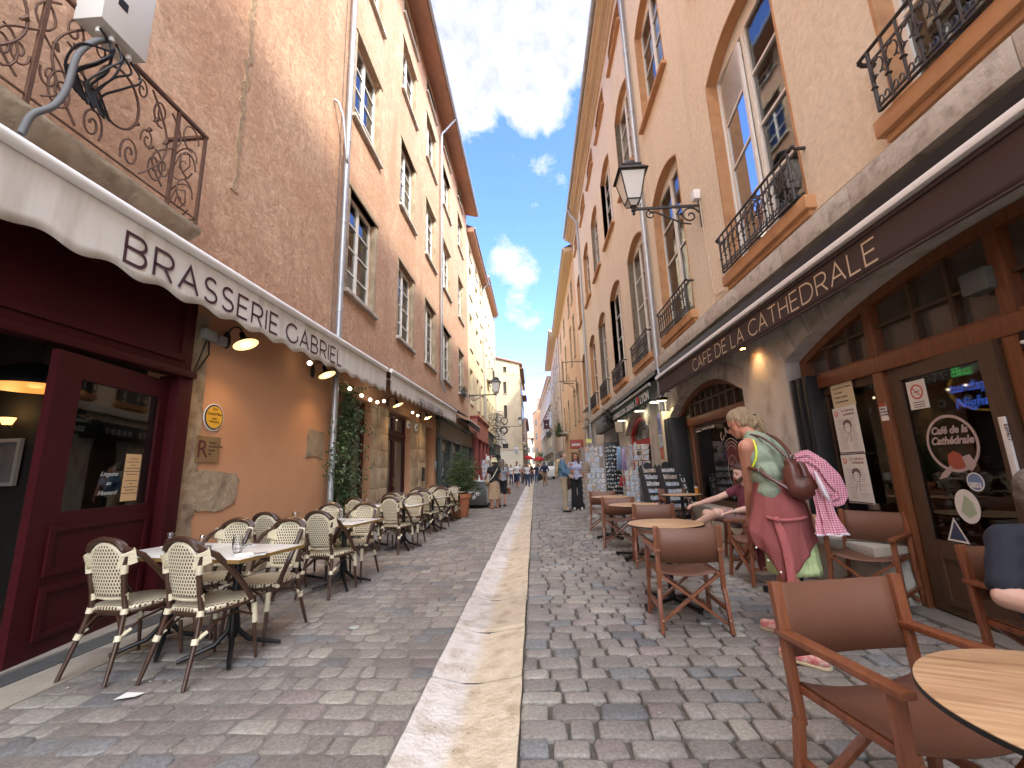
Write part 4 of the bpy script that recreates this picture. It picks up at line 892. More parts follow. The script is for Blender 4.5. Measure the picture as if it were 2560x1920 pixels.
a.build('stem',m_woodold,vp,world=True)
# potted oleander
pt_=thing('potted_oleander','bushy green oleander in a round terracotta pot beside the drinks counter','plant',(-2.22,12.75,0))
a=MB(); a.lathe([(0,0),(.21,0),(.235,.06),(.29,.52),(.335,.53),(.34,.64),(.30,.645),(.285,.58),(0,.58)],(0,0,0),32); a.build('pot',mat('terracotta_pot',(.46,.17,.08),.8,(.38,.13,.06),3,.1),pt_)
a=MB(); a.lathe([(0,.585),(.28,.585)],(0,0,0),20); a.build('soil',mat('soil',(.05,.035,.025),.95),pt_,norm=False)
a=MB(); b=MB(); rng=random.Random(4)
for k in range(46):
    an=rng.uniform(0,6.28); sp_=rng.uniform(.1,1); top=Vector((math.cos(an)*.62*sp_,math.sin(an)*.55*sp_,rng.uniform(1.0,2.05)-.35*sp_)); bs=Vector((math.cos(an)*.1,math.sin(an)*.1,.6)); mid=bs.lerp(top,.5)+Vector((0,0,.1))
    P=[bs,bs.lerp(mid,.5),mid,mid.lerp(top,.5),top]; a.tube(P,[.011,.009,.007,.005,.003],5)
    for j in range(44):
        u=rng.uniform(.2,1.03); q=bs.lerp(mid,u*2) if u<.5 else mid.lerp(top,u*2-1); an2=rng.uniform(0,6.28); d=(math.cos(an2),math.sin(an2),rng.uniform(-.35,.9)); leaf_mesh(b,q,d,(rng.uniform(-.4,.4),rng.uniform(-.4,.4),1),rng.uniform(.12,.2),rng.uniform(.022,.034))
a.build('stem',m_woodold,pt_); b.build('foliage',m_ole,pt_,smooth=False,norm=False)
# ================================================================= BALCONY, LEFT
bc=thing('stone_balcony','stone balcony with rusty scrolled iron railing above the cream awning','balcony',(-4,1.5,3.8))
a=MB(); 
a.add([(-4,-2,3.97),(-3.50,-2,3.97),(-3.50,4.02,3.97),(-4,4.02,3.97),(-4,-2,3.90),(-3.50,-2,3.90),(-3.50,4.02,3.90),(-4,4.02,3.90),(-4,-2,3.68),(-3.60,-2,3.68),(-3.60,3.88,3.68),(-4,3.88,3.68)],[(0,1,2,3),(0,4,5,1),(1,5,6,2),(2,6,7,3),(5,9,10,6),(6,10,11,7),(8,11,10,9),(4,8,9,5)])
a.build('slab',mat('weathered_balcony_stone',(.30,.24,.16),.9,(.42,.35,.26),4,.6,col3=(.17,.13,.09),s3=3,contrast=1.3),bc,world=True,bevel=.01)
a=MB(); XR=-3.55; zt=5.07; zb=4.06
a.box(XR-.02,XR+.02,-2,4.0,zt,zt+.035); a.box(-4,XR,3.96,4.0,zt,zt+.035); a.build('handrail',m_rust,bc,world=True,bevel=.004)
posts=[-1.45,-.1,1.15,2.42,3.62,3.98]
for y in posts: a=MB(); a.bar((XR,y,3.97),(XR,y,zt),.028); a.build('post',m_rust,bc,world=True)
a=MB(); a.bar((XR,-2,zb),(XR,3.98,zb),.014); a.bar((XR,3.98,zb),(-4,3.98,zb),.014)
def P3(pl,y0,sy=1): return [(XR,y0+sy*u,v) for u,v in pl]
def scroll_panel(mb,yc,hw,M=None):
    H0,H1=zb,zt; h=H1-H0; f=(lambda pl,sy:[(XR,yc+sy*u,H0+v*h) for u,v in pl]) if M is None else M
    for s in (-1,1):
        w=hw
        mb.tube(f([(x*w,y) for x,y in spiral(.30,.16,.03,.16,0,1.6)],s),.009,6)
        mb.tube(f([(x*w,y) for x,y in spiral(.72,.80,.03,.15,2,1.5)],s),.009,6)
        mb.tube(f([(x*w,y) for x,y in spiral(.74,.22,.03,.18,3.6,1.7)],s),.009,6)
        mb.tube(f([(x*w,y) for x,y in spiral(.34,.86,.02,.11,.6,1.3)],s),.008,6)
        mb.tube(f([(w*(.5+.42*math.sin(t*3.1)),.04+.92*t) for t in [i/14 for i in range(15)]],s),.010,6)
        mb.tube(f([(w*(.93-.25*math.sin(t*6.28)),.08+.84*t) for t in [i/14 for i in range(15)]],s),.009,6)
        mb.tube(f([(x*w,y) for x,y in spiral(.55,.42,.02,.12,1.0,1.4)],s),.008,6); mb.tube(f([(x*w,y) for x,y in spiral(.9,.28,.02,.11,4.0,1.4)],s),.008,6)
        for (x,y,r) in ((.52,.50,.03),(.85,.52,.028),(.3,.45,.022),(.62,.66,.025),(.6,.35,.026)):
            q=f([(x*w,y),(x*w+.03,y+.05),(x*w+.05,y+.04)],s); mb.tube(q,[.010,.022,.004],6)
    mb.tube(f([(hw*.34*math.cos(t),.58+.27*math.sin(t)) for t in [i*6.28/28 for i in range(28)]],1),.011,6,closed=True)
scroll_panel(a,(posts[0]+posts[1])/2,.62); scroll_panel(a,(posts[1]+posts[2])/2,.58); scroll_panel(a,(posts[2]+posts[3])/2,.6); scroll_panel(a,(posts[3]+posts[4])/2,.56)
for k in range(3):
    z=zb+.2+k*.32; a.tube([(XR,3.80+.10*math.cos(t),z+.14*math.sin(t*1.0)) for t in [i*5.0/12 for i in range(13)]],.008,6)
for k in range(2):
    z=zb+.25+k*.45
    a.tube([(-3.77+.15*math.cos(t),3.98,z+.2*math.sin(t)) for t in [i*5.6/16 for i in range(17)]],.008,6); a.tube([(-3.77+(.02+.012*t)*math.cos(t*1.2),3.98,z+(.02+.02*t)*math.sin(t*1.2)) for t in range(0,9)],.007,6)
a.build('scrollwork',m_rust,bc,world=True)
eb=thing('electrical_box','white electrical cabinet strapped to the outside of the iron balcony','electrical box',(-3.40,2.78,4.95))
a=MB(); a.box(-.14,.10,-.20,.20,0,.72); a.build('cabinet',mat('grey_white_cabinet',(.62,.61,.58),.5),eb,bevel=.006)
a=MB(); a.box(.10,.104,-.10,-.02,.26,.34); a.build('latch',m_black,eb)
for x,y in ((0,-.12),(.03,-.04),(0,.04),(.02,.12)): a=MB(); a.lathe([(.018,-.05),(.022,-.045),(.022,-.02),(.014,0)],(x,y,0),10); a.build('cable_gland',m_white,eb)
a=MB(); rng=random.Random(2)
for k in range(9):
    x0,y0=-3.40+rng.uniform(-.02,.03),2.64+.035*k; a.tube(sm([(x0,y0,4.92),(x0+.03,y0+rng.uniform(-.04,.1),4.8),(x0+.02,y0+rng.uniform(-.1,.08)-.03,4.62),(x0-.04,y0-.1+rng.uniform(-.05,.05),4.4),(x0-.02,y0-.05,4.25),(x0-.05,y0-.14,4.45)]),.009,6)
tag(a.build('cable_loops',m_black),'black looped cables hanging from the white electrical cabinet','cable')
a=MB(); a.tube(sm([(-3.40,2.72,4.90),(-3.37,2.6,4.72),(-3.36,2.52,4.5),(-3.36,2.5,4.2),(-3.38,2.46,4.0),(-3.42,2.38,3.85),(-3.44,2.36,3.68)]),.022,10)
tag(a.build('grey_conduit',mat('grey_conduit',(.13,.135,.14),.7)),'thick grey flexible conduit running down over the balcony slab to the awning','cable')
# ================================================================= RIGHT: BALCONETTES, LANTERNS
def balconette(a,b,label,z=4.16,grp=True):
    yc=(a+b)/2; w=(b-a)/2-.02
    t=thing('window_railing',label,'railing',(3.12,yc,z),R(0),'iron railings of the first floor windows'); H=.62; x=-.06
    m=MB(); m.tube([(x,-w-.1,H),(x,w+.1,H)],.016,8); m.tube([(x,-w-.1,H),(x+.03,-w-.1,H-.03),(.08,-w-.1,H-.03)],.02,8); m.tube([(x,w+.1,H),(x+.03,w+.1,H-.03),(.08,w+.1,H-.03)],.02,8); m.build('handrail',m_iron,t)
    m=MB(); m.bar((x,-w,.50),(x,w,.50),.014,.02); m.bar((x,-w,.07),(x,w,.07),.014,.02); m.bar((x,-w,.02),(x,w,.02),.03,.012); m.build('rail',m_iron,t)
    n=max(9,int(2*w/.14)); m=MB()
    for i in range(n+1):
        y=-w+2*w*i/n; r=.011 if 0<i<n else .016
        m.tube([(x,y,.02),(x,y,H)],r,8); m.lathe([(r,.0),(.028,.008),(r,.016)],(x,y,.24),8)
    m.build('bars',m_iron,t)
    m=MB()
    for i in range(n):
        y=-w+2*w*(i+.5)/n; s=w/n
        for k in (-1,1):
            m.tube([(x-.006,y+k*(s*.75*math.cos(q)),.40+.075*math.sin(q)) for q in [R(d) for d in range(-80,100,30)]],.007,5)
            m.tube([(x-.006,y+k*s*.5,.34),(x-.006,y+k*s*.8,.30),(x-.006,y+k*s*.35,.33)],.008,5)
            m.tube([(x-.006,y+k*s*.4+s*.3*math.cos(q),.10+.035*math.sin(q)) for q in [R(d) for d in range(0,300,50)]],.007,5)
        m.ball((x-.006,y,.47),(.01,.02,.02),6,5)
    m.build('ornament',m_iron,t); return t
nm=['nearest at the top right corner','of the tall window right of the street lantern','behind the street lantern arm','third past the street lantern, beyond the grey downpipe','fourth past the lantern over the green awning','over the far end of the green awning','over the dark shop sign']
for (a,b),lb in zip(rc[:7],nm): balconette(a,b,'black wrought iron window railing '+lb)
def lantern(label,wall,arm,z,s=1,zl=.0,thick=1.0):
    """wall = (x,y) on the facade, arm = signed reach into the street"""
    t=thing('street_lantern',label,'street lamp',(wall[0],wall[1],z),0,'old style street lanterns on wall brackets')
    sg=1 if arm>0 else -1; A=abs(arm)
    X=lambda u:sg*u
    m=MB(); m.bar((X(0),0,0),(X(A),0,0),.032*thick,.045*thick); m.lathe([(.03,-.05),(.045,-.03),(.03,0),(.05,.03),(.02,.06)],(X(A),0,0),10); m.ball((X(A),0,-.09),.03,8,6); m.tube([(X(.02),0,-.42),(X(.02),0,.1)],.018,8); m.build('bracket',m_iron,t)
    m=MB(); 
    P=[(.17,-.17)]; sp=spiral(.22,-.19,.02,.17,0,1.45,26); 
    pts=[(X(.20+r_[0]-.22),0,r_[1]+.0) for r_ in sp]
    m.tube(pts,.016*thick,7)
    e=pts[-1]
    m.tube([(X(.20),0,-.36),(X(.36),0,-.33),(X(.62),0,-.19),(X(.80),0,-.09),(X(.92),0,-.06)],.016*thick,7)
    m.tube([(X(.90+.0+ (.02+.07*i/14)*math.cos(i*.55)),0,-.125+(.02+.07*i/14)*math.sin(i*.55)) for i in range(15)],.013*thick,6)
    m.build('scroll',m_iron,t)
    c=X(A); b0=.10; z0=.05; lean=0
    def fr(w,z): return [(c-w,-w,z),(c+w,-w,z),(c+w,w,z),(c-w,w,z)]
    w0,w1=.105*s,.20*s; h=.46*s; zz=z0+.10
    fm=MB()
    for i in range(4): 
        p,q=fr(w0,zz)[i],fr(w1,zz+h)[i]; fm.bar(p,q,.018)
        fm.bar(fr(w0,zz)[i],fr(w0,zz)[(i+1)%4],.02); fm.bar(fr(w1,zz+h)[i],fr(w1,zz+h)[(i+1)%4],.025)
        fm.bar(fr(w0*.45,zz-.09)[i],fr(w0,zz)[i],.012)
    fm.lathe([(.05,-.0),(.05,.04)],(c,0,zz-.10),8)
    for k in (-1,1): fm.tube([(c+k*.03,0,zz-.1),(c+k*.11*s,0,zz-.13),(c+k*.13*s,0,zz-.03)],.009,6)
    fm.build('lantern_frame',m_iron,t)
    gl=MB(); v=fr(w0,zz)+fr(w1,zz+h); gl.add(v,[(0,1,5,4),(1,2,6,5),(2,3,7,6),(3,0,4,7)]); v=fr(w0*.45,zz-.09)+fr(w0,zz); gl.add(v,[(0,1,5,4),(1,2,6,5),(2,3,7,6),(3,0,4,7)]); gl.build('lantern_glass',mat('frosted_lantern_glass',(.74,.74,.70),.25,spec=.6),t,smooth=False)
    rf=MB(); v=fr(w1*1.22,zz+h+.01)+fr(w1*.72,zz+h+.13*s); rf.add(v,[(3,2,1,0),(0,1,5,4),(1,2,6,5),(2,3,7,6),(3,0,4,7),(4,5,6,7)]); rf.box(c-w1*.8,c+w1*.8,-w1*.8,w1*.8,zz+h+.13*s,zz+h+.155*s)
    rf.lathe([(.13*s,0),(.14*s,.04*s),(.10*s,.10*s),(.03,.13*s),(0,.14*s)],(c,0,zz+h+.155*s),14); rf.build('lantern_roof',m_iron,t,ang=30)
    return t
lantern('large black street lantern on a scrolled bracket on the peach wall, right',(3.2,7.1),-1.2,5.88,1.12)
lantern('black street lantern on a scrolled arm where the terracotta and yellow houses meet, left',(-4,26.6),1.75,6.0,1.35,thick=1.5)
lantern('small distant street lantern before the beige gable house',(-3.6,47.5),2.2,6.0,1.2,thick=1.3)
lantern('tiny farthest street lantern beside the cream house',(-1.2,70.5),1.0,5.2,1.2,thick=1.3)
a=MB(); a.box(3.08,3.19,7.02,7.16,5.98,6.16); 
for k in range(3): a.lathe([(.012,0),(.012,.02)],(3.075,7.05,6.02+.045*k),8)
tag(a.build('lamp_junction_box',m_white,bevel=.006),'white junction box above the wall end of the big lantern arm','junction box')
a=MB(); a.tube([(3.18,7.06,5.98),(3.18,7.05,5.4),(3.18,7.02,4.9),(3.18,7.0,4.25),(3.18,6.9,4.08),(3.18,6.6,4.02)],.011,6); P=[(3.175,-4+.4*i,3.90+.012*math.sin(i)) for i in range(36)]; a.tube(P,.010,6); a.tube([(p[0],p[1],p[2]+.035) for p in P],.008,6)
for i in range(0,34,3): a.box(3.165,3.195,-3.9+.4*i,-3.87+.4*i,3.88,3.96)
tag(a.build('facade_cables',mat('cream_cable',(.62,.52,.40),.7)),'cream painted cables clipped along the peach facade above the stone band','cable')
# ================================================================= CAFE AWNING
m_brown=mat('dark_brown_awning',(.060,.036,.034),.8,(.050,.030,.028),2,.05,stretch=(1,1,.3)); m_creamink=mat('cream_lettering',(.62,.50,.34),.7)
t=thing('awning','dark brown cafe awning with thin cream capitals and white rail','awning',(3.2,4.5,3.1))
a=MB(); vlay(a,2.845,-1.0,9.5,3.20,2.80,0,.5,0.0,n=150); o=a.build('valance',m_brown,t,world=True,norm=False); md=o.modifiers.new('t','SOLIDIFY'); md.thickness=.003
a=MB(); a.tube([(2.842,-1,2.80),(2.842,9.5,2.80)],.012,8); a.build('hem',m_brown,t,world=True)
a=MB(); a.box(2.79,2.87,-1.02,9.52,3.168,3.225); a.build('front_rail',m_white,t,world=True,bevel=.006)
a=MB(); a.box(2.83,3.19,-1.0,9.5,3.12,3.15); a.build('cloth',m_brown,t,world=True)
a=MB(); a.box(2.90,3.19,-1.0,9.5,3.23,3.40); a.build('cassette',m_black,t,world=True)
a=MB(); stroke_text(a,'CAFE DE LA CATHEDRALE',.195,(2.8405,7.40,2.87),(0,-1,0),(0,0,1),sw=.018,gap=.24,space=.42,total=4.08); a.build('lettering',m_creamink,t,world=True,smooth=False,norm=False)
for y in (.5,4.2,8.9): a=MB(); a.bar((3.19,y,3.08),(2.99,y+.35,3.06),.03,.05); a.bar((2.99,y+.35,3.06),(2.87,y+.03,3.08),.03,.05); a.build('folding_arm',m_black,t,world=True)
# ================================================================= CAFE FRONTS
Xc=3.42
def arch_z(y,y0,y1,zs,rise):
    c=(y0+y1)/2; h=(y1-y0)/2; Rr=(h*h+rise*rise)/(2*rise); return zs+rise-Rr+math.sqrt(max(0,Rr*Rr-(y-c)**2))
def cafe_front(label,y0,y1,zs,rise,zt,posts,muntins,glass_parts,m=m_wood):
    t=thing('cafe_facade',label,'shopfront',(Xc,(y0+y1)/2,0)); 
    o=archp(y0,y1,zt,zs,rise,18); i_=archp(y0+.12,y1-.12,zt+.09,zs-.04,rise-.06,18)
    a=MB(); a.plate(o,[i_],Xc-.05,Xc+.06,'x'); a.build('arched_frame',m,t,world=True,smooth=False)
    a=MB(); a.box(Xc-.09,Xc+.07,y0,y1,zt-.09,zt+.055); a.build('transom',m,t,world=True,bevel=.008)
    for y in muntins:
        zz=arch_z(y,y0,y1,zs,rise)-.08; a=MB(); a.box(Xc-.03,Xc+.03,y-.016,y+.016,zt+.04,zz); a.build('glazing_bar',m_woodold,t,world=True,smooth=False)
    zz=zt+.36
    ya=[y for y in [y0+.01*k for k in range(int((y1-y0)*100))] if arch_z(y,y0,y1,zs,rise)-.08>zz]
    if ya: a=MB(); a.box(Xc-.025,Xc+.028,ya[0],ya[-1],zz-.014,zz+.014); a.build('glazing_bar',m_woodold,t,world=True,smooth=False)
    a=MB(); a.plate(archp(y0+.1,y1-.1,zt+.05,zs-.03,rise-.05,16),[],Xc+.035,Xc+.04,'x'); a.build('fanlight_pane',mat('dusty_fanlight_glass',(.10,.09,.075),.12,(.065,.055,.045),5,spec=.8),t,world=True,smooth=False)
    for y in posts: a=MB(); a.box(Xc-.08,Xc+.05,y-.055,y+.055,0,zt-.09); a.build('post',m,t,world=True,bevel=.008)
    for (ya_,yb_,z0,z1,fr) in glass_parts:
        if fr: a=MB(); a.plate(rect(ya_,yb_,z0-.1,z1),[rect(ya_+.07,yb_-.07,z0,z1-.08)],Xc-.03,Xc+.03,'x'); a.build('sash',m_woodold,t,world=True,smooth=False)
        a=MB(); a.box(Xc-.003,Xc+.003,ya_+.05,yb_-.05,z0,z1-.05); a.build('pane',glassmat('cafe_glass',(.80,.78,.74),refl=.30),t,world=True,smooth=False)
    return t
c1=cafe_front('near arched wooden cafe front with open door, posters and neon behind',.37,5.36,2.5,.49,2.19,[4.20,3.02],[4.9,4.55,3.75,3.4,2.65,2.3,1.9,1.5,1.1,.8],[(4.26,5.1,.62,2.1,True),(.5,2.95,.5,2.1,True)])
zt=2.19
for y in (4.22,3.0): a=MB(); a.box(Xc-.06,Xc+.05,y-.05,y+.05,zt+.06,arch_z(y,.37,5.36,2.5,.49)-.06); a.build('upper_post',m_wood,c1,world=True,bevel=.006)
c2=cafe_front('farther arched wooden cafe front with etched cafe emblem on its window',6.54,9.98,2.38,.45,2.16,[9.25,6.66],[9.3,9.0,8.7,8.4,8.1,7.8,7.5,7.2,6.9],[(6.72,9.2,.62,2.08,True)])
# masonry stall under the poster window and stone blocks
a=MB(); a.box(3.06,3.5,4.22,5.38,0,.40); a.box(3.02,3.5,4.22,5.38,.40,.50); tag(a.build('stone_bench',mat('pale_stone_block',(.50,.47,.40),.85,(.38,.35,.30),5,.4,bscale=22),bevel=.012),'low pale stone ledge under the near poster window','ledge')
a=MB(); a.box(3.1,3.5,6.6,9.3,0,.52); tag(a.build('stone_bench',mat('pale_stone_block',(.5,.5,.5)),bevel=.012),'low stone ledge under the window with the round emblem','ledge')
a=MB(); a.box(3.28,3.5,.4,2.95,0,.5); tag(a.build('timber_stallboard',m_woodold,bevel=.01),'dark timber stallboard right of the open cafe door','shopfront')
# folded black shutters
def folded_shutter(label,ya,yb,z0,z1,x0=3.10,x1=3.40):
    t=thing('folded_shutter',label,'shutter',((x0+x1)/2,(ya+yb)/2,z0)); n=5
    for i in range(n):
        y=ya+(yb-ya)*i/n; a=MB(); a.box(x0+.02*(i%2),x1,y+.004,y+(yb-ya)/n-.004,z0,z1)
        a.box(x0+.02*(i%2)-.008,x0+.02*(i%2),y+.015,y+(yb-ya)/n-.015,z0+.1,(z0+z1)/2-.03); a.box(x0+.02*(i%2)-.008,x0+.02*(i%2),y+.015,y+(yb-ya)/n-.015,(z0+z1)/2+.03,z1-.1); a.build('leaf',mat('black_green_shutter',(.010,.011,.011),.5,(.016,.017,.017),6,.1),t,world=True,bevel=.003)
folded_shutter('folded black shutters between the stone pier and the poster window',5.03,5.34,.5,2.26,3.2,3.42)
folded_shutter('folded black shutters left of the window with the round emblem',9.42,9.9,.05,2.3,3.0,3.35)
a=MB(); a.box(3.14,3.6,.4,4.22,-.03,.010); tag(a.build('door_threshold',mat('grey_threshold',(.17,.16,.145),.8,(.24,.22,.2),6,.4),bevel=.004),kind='structure')
# open door with stickers, hinged at the near side
dd=thing('cafe_door','tall dark wooden glazed cafe door covered in stickers','door',(3.40,4.12,0),R(-4))
W=1.02; m=MB(); m.plate(rect(-W,0,.03,2.10),[rect(-W+.13,-.13,.60,1.98)],-.025,.025,'x'); m.build('leaf',m_woodold,dd,smooth=False)
m=MB(); m.plate(rect(-W+.16,-.16,.10,.50),[rect(-W+.2,-.2,.14,.46)],-.04,-.026,'x'); m.build('panel_moulding',m_woodold,dd,smooth=False)
m=MB(); m.box(-.003,.003,-W+.12,-.12,.6,1.98); m.build('pane',glassmat('cafe_door_glass',(.55,.53,.50),refl=.3),dd,smooth=False)
Mx=Matrix.Rotation(R(-90),4,'Y')
def disc(mb,y,z,r,x,ry=None,n=32):
    mb.plate(circ(y,z,r,n,ry),[],x-.001,x,'x')
def ringp(mb,y,z,r,r2,x,ry=None,ry2=None): mb.plate(circ(y,z,r,36,ry),[circ(y,z,r2,36,ry2)],x-.0015,x,'x')
m_sw=mat('sticker_white',(.72,.72,.70),.6); m_pinkw=mat('etched_white',(.42,.34,.33),.7); m_red=mat('emblem_red',(.34,.08,.045),.6); m_sb=mat('sticker_blue',(.16,.24,.42),.6)
emb=MB(); ringp(emb,-.49,1.39,.235,.212,-.006,.23,.207); emb.build('emblem_ring',m_pinkw,dd,smooth=False)
emb=MB(); text(emb,'Café de la',.082,(-.008,-.32,1.47),(0,-1,0),shear=.3,bold=.003); text(emb,'Cathédrale',.086,(-.008,-.30,1.385),(0,-1,0),shear=.3,bold=.003); emb.build('emblem_lettering',m_pinkw,dd,smooth=False)
emb=MB(); emb.plate([(-.49,1.33),(-.43,1.30),(-.42,1.22),(-.46,1.17),(-.53,1.16),(-.57,1.21),(-.55,1.3)],[],-.006,-.004,'x'); emb.build('emblem_drawing',m_red,dd,smooth=False)
emb=MB(); emb.plate([(-.55,1.28),(-.62,1.30),(-.66,1.22),(-.61,1.17),(-.56,1.2)],[],-.006,-.004,'x'); emb.plate([(-.34,1.15),(-.44,1.22),(-.46,1.19),(-.38,1.12),(-.3,1.1)],[],-.006,-.004,'x'); emb.build('emblem_drawing',m_pinkw,dd,smooth=False)
emb=MB(); disc(emb,-.50,.90,.105,-.006,.13); emb.build('sticker',m_sw,dd,smooth=False); emb=MB(); emb.plate([(-.44,.86),(-.50,.99),(-.56,.93),(-.57,.85),(-.50,.81)],[],-.0085,-.007,'x'); emb.build('sticker',mat('sticker_green',(.38,.48,.35),.7),dd,smooth=False)
emb=MB(); disc(emb,-.62,1.09,.072,-.006); emb.build('sticker',m_sb,dd,smooth=False); emb=MB(); text(emb,'2021',.05,(-.0085,-.565,1.05),(0,-1,0),bold=.002); ringp(emb,-.62,1.09,.07,.062,-.008); emb.build('sticker_print',m_sw,dd,smooth=False)
emb=MB(); emb.plate([(-.26,.62),(-.44,.62),(-.35,.79)],[],-.006,-.004,'x'); emb.build('sticker',mat('sticker_navy',(.04,.06,.14),.6),dd,smooth=False); emb=MB(); emb.plate([(-.25,.61),(-.45,.61),(-.35,.80)],[[(-.272,.625),(-.428,.625),(-.35,.772)]],-.008,-.0065,'x'); emb.build('sticker_print',m_sw,dd,smooth=False)
emb=MB(); disc(emb,-.70,.66,.055,-.006); emb.build('sticker',mat('sticker_grey',(.25,.25,.25),.6),dd,smooth=False)
emb=MB(); emb.box(-.008,-.006,-.37,-.17,1.70,1.95); pp=emb.build('no_smoking_notice',m_sw,dd,smooth=False)
emb=MB(); ringp(emb,-.27,1.85,.065,.053,-.0085); emb.bar((-.009,-.225,1.895),(-.009,-.315,1.805),.002,.012,up=(1,0,0)); emb.build('print',mat('sign_red',(.5,.06,.05),.6),pp,smooth=False)
emb=MB(); emb.bar((-.0095,-.24,1.845),(-.0095,-.30,1.855),.002,.012,up=(1,0,0))
for k in range(3): emb.box(-.0092,-.0085,-.33,-.21,1.755-.02*k,1.761-.02*k)
emb.build('print',m_inkdark,pp,smooth=False)
emb=MB(); emb.box(-.045,-.026,-W+.03,-W+.075,1.0,1.55); pu=emb.build('pull_handle',m_sw,dd,bevel=.006); emb=MB(); text(emb,'ESPRIT',.042,(-.0465,-W+.052-.015,1.50),(0,0,-1),(0,-1,0)); emb.build('lettering',m_inkdark,pu,smooth=False)
# neon
nz=thing('neon_sign','green, blue and yellow neon sign glowing behind the cafe door glass','neon sign',(3.62,3.52,1.83))
def neon(name,txt,size,o,col,st=3.2):
    m=MB(); text(m,txt,size,(3.50,o[1]-.02,o[2]),(0,-1,.0),ext=.002,shear=.2,bold=-.0005); m.build(name,mat('neon_'+name,(0,0,0),.5,emit=col,estr=st),nz,world=True,smooth=False)
neon('green_letters','Bus',.12,(3.6,3.68,1.93),(.1,1,.2),4); neon('blue_letters','turday',.12,(3.6,3.73,1.80),(.08,.2,1),7); neon('blue_letters','Night',.12,(3.6,3.70,1.67),(.08,.2,1),7)
m=MB(); m.tube([(3.62,3.52+.31*math.cos(R(d)),1.84+.20*math.sin(R(d))) for d in range(-110,40,10)],.008,6); m.build('yellow_arc',mat('neon_yellow_arc',(1,.55,.1),.5,emit=(1,.55,.1),estr=1.3),nz,world=True)
# posters
def paper(name,label,y,z,w,h,x,m=m_sw,tilt=0,cat='poster',group=None):
    t=thing(name,label,cat,(x,y,z),0,group); a=MB(); Mt=Matrix.Rotation(R(tilt),4,'X'); v=[(0,-w/2,-h/2),(0,w/2,-h/2),(0,w/2,h/2),(0,-w/2,h/2),(.003,-w/2,-h/2),(.003,w/2,-h/2),(.003,w/2,h/2),(.003,-w/2,h/2)]
    a.add(v,[(0,1,2,3),(7,6,5,4),(0,4,5,1),(1,5,6,2),(2,6,7,3),(3,7,4,0)],Mt); a.build('sheet',m,t,smooth=False); t['_r']=tilt; return t
def lines(t,rows,w,z0,dz,h=.006,x=-.0012,m=None,split=False,seed=1,wmin=.4):
    rg=random.Random(seed); a=MB()
    for i in range(rows):
        z=z0-dz*i
        if split:
            for s in (-1,1):
                if rg.random()<.9: ww=w*.42*rg.uniform(wmin,1); yc=s*w*.25; a.box(x-.0004,x,yc-ww/2,yc+ww/2,z,z+h)
        else: ww=w*rg.uniform(wmin,1)/2; a.box(x-.0004,x,-ww,ww,z,z+h)
    a.build('print',m or m_inkdark,t,smooth=False)
pt2=paper('paper_notice','yellowed paper notice taped above the two menu posters',4.72,1.97,.33,.26,3.36,mat('yellowed_paper',(.60,.53,.35),.8),-1.5,'notice')
a=MB()
for i,s in enumerate(('LE CAFE DE LA CATHEDRALE','EST OUVERT','BONJOUR, S ASSEOIR','C EST TEMPS DE DIRE')): text(a,s,.021,(-.0015,.13-.02*(i==1),.075-.05*i),(0,-1,0))
a.build('lettering',m_inkdark,pt2,smooth=False)
m_redpr=mat('menu_title_ink',(.30,.16,.16),.7)
def menu(label,z,sd):
    t=paper('menu_poster',label,4.73,z,.355,.50,3.355,m_sw,-1.0,group='menu posters on the cafe window')
    a=MB(); text(a,'Le Café de la',.036,(-.0018,.05,.195),(0,-1,0),shear=.3); text(a,'Cathédrale',.038,(-.0018,.035,.155),(0,-1,0),shear=.3); a.build('title',m_redpr,t,smooth=False)
    a=MB(); a.plate(circ(.125,.185,.032,18),[],-.0022,-.0012,'x'); a.build('round_portrait',mat('portrait_pink',(.62,.30,.26),.7),t,smooth=False)
    a=MB(); a.plate(circ(.125,.19,.016,12),[],-.0032,-.0024,'x'); a.build('face',mat('portrait_skin',(.75,.58,.48),.7),t,smooth=False)
    lines(t,19,.30,.115,.0175,.0035,split=True,seed=sd,m=mat('menu_fine_print',(.33,.31,.31),.8))
    # line drawing of a woman with short dark hair
    a=MB(); pl=[(.045,.03),(.05,.075),(.02,.105),(-.03,.11),(-.065,.085),(-.07,.04),(-.055,.01),(-.05,.055),(-.02,.075),(.015,.07),(.035,.045),(.04,.0)]
    a.plate(pl,[],-.0036,-.0026,'x'); a.build('portrait_hair',mat('portrait_ink',(.16,.12,.13),.7),t,smooth=False)
    a=MB(); 
    for q in ([(.038,.01),(.02,-.02),(-.01,-.035),(-.04,-.015),(-.05,.02)],[(.0,-.035),(.005,-.07),(.03,-.11)],[(-.03,-.02),(-.035,-.07),(-.02,-.13)],[(.02,.03),(.005,.032)],[(-.02,.032),(-.035,.03)]): a.tube([(-.0035,y,z_) for y,z_ in q],.0016,4)
    a.build('portrait_line',m_redpr,t)
    a=MB(); a.box(-.0025,-.0012,-.17,.17,-.245,-.232); a.build('foot_line',mat('portrait_ink',(.1,.1,.1)),t,smooth=False); return t
menu('upper white menu poster with a sketched portrait on the cafe window',1.595,1); menu('lower white menu poster with a sketched portrait on the cafe window',1.085,2)
st_=paper('small_sticker','small white and red sticker on the wooden door post',4.20,1.72,.085,.17,3.338,m_sw,-1.5,'sticker'); a=MB(); a.box(-.002,-.0012,-.042,.042,.05,.085); a.build('red_header',m_red,st_,smooth=False); a=MB(); [text(a,s,.022,(-.002,.035,.02-.028*i),(0,-1,0)) for i,s in enumerate(('MERCI','DE FERMER','LA PORTE'))]; a.build('lettering',m_inkdark,st_,smooth=False)
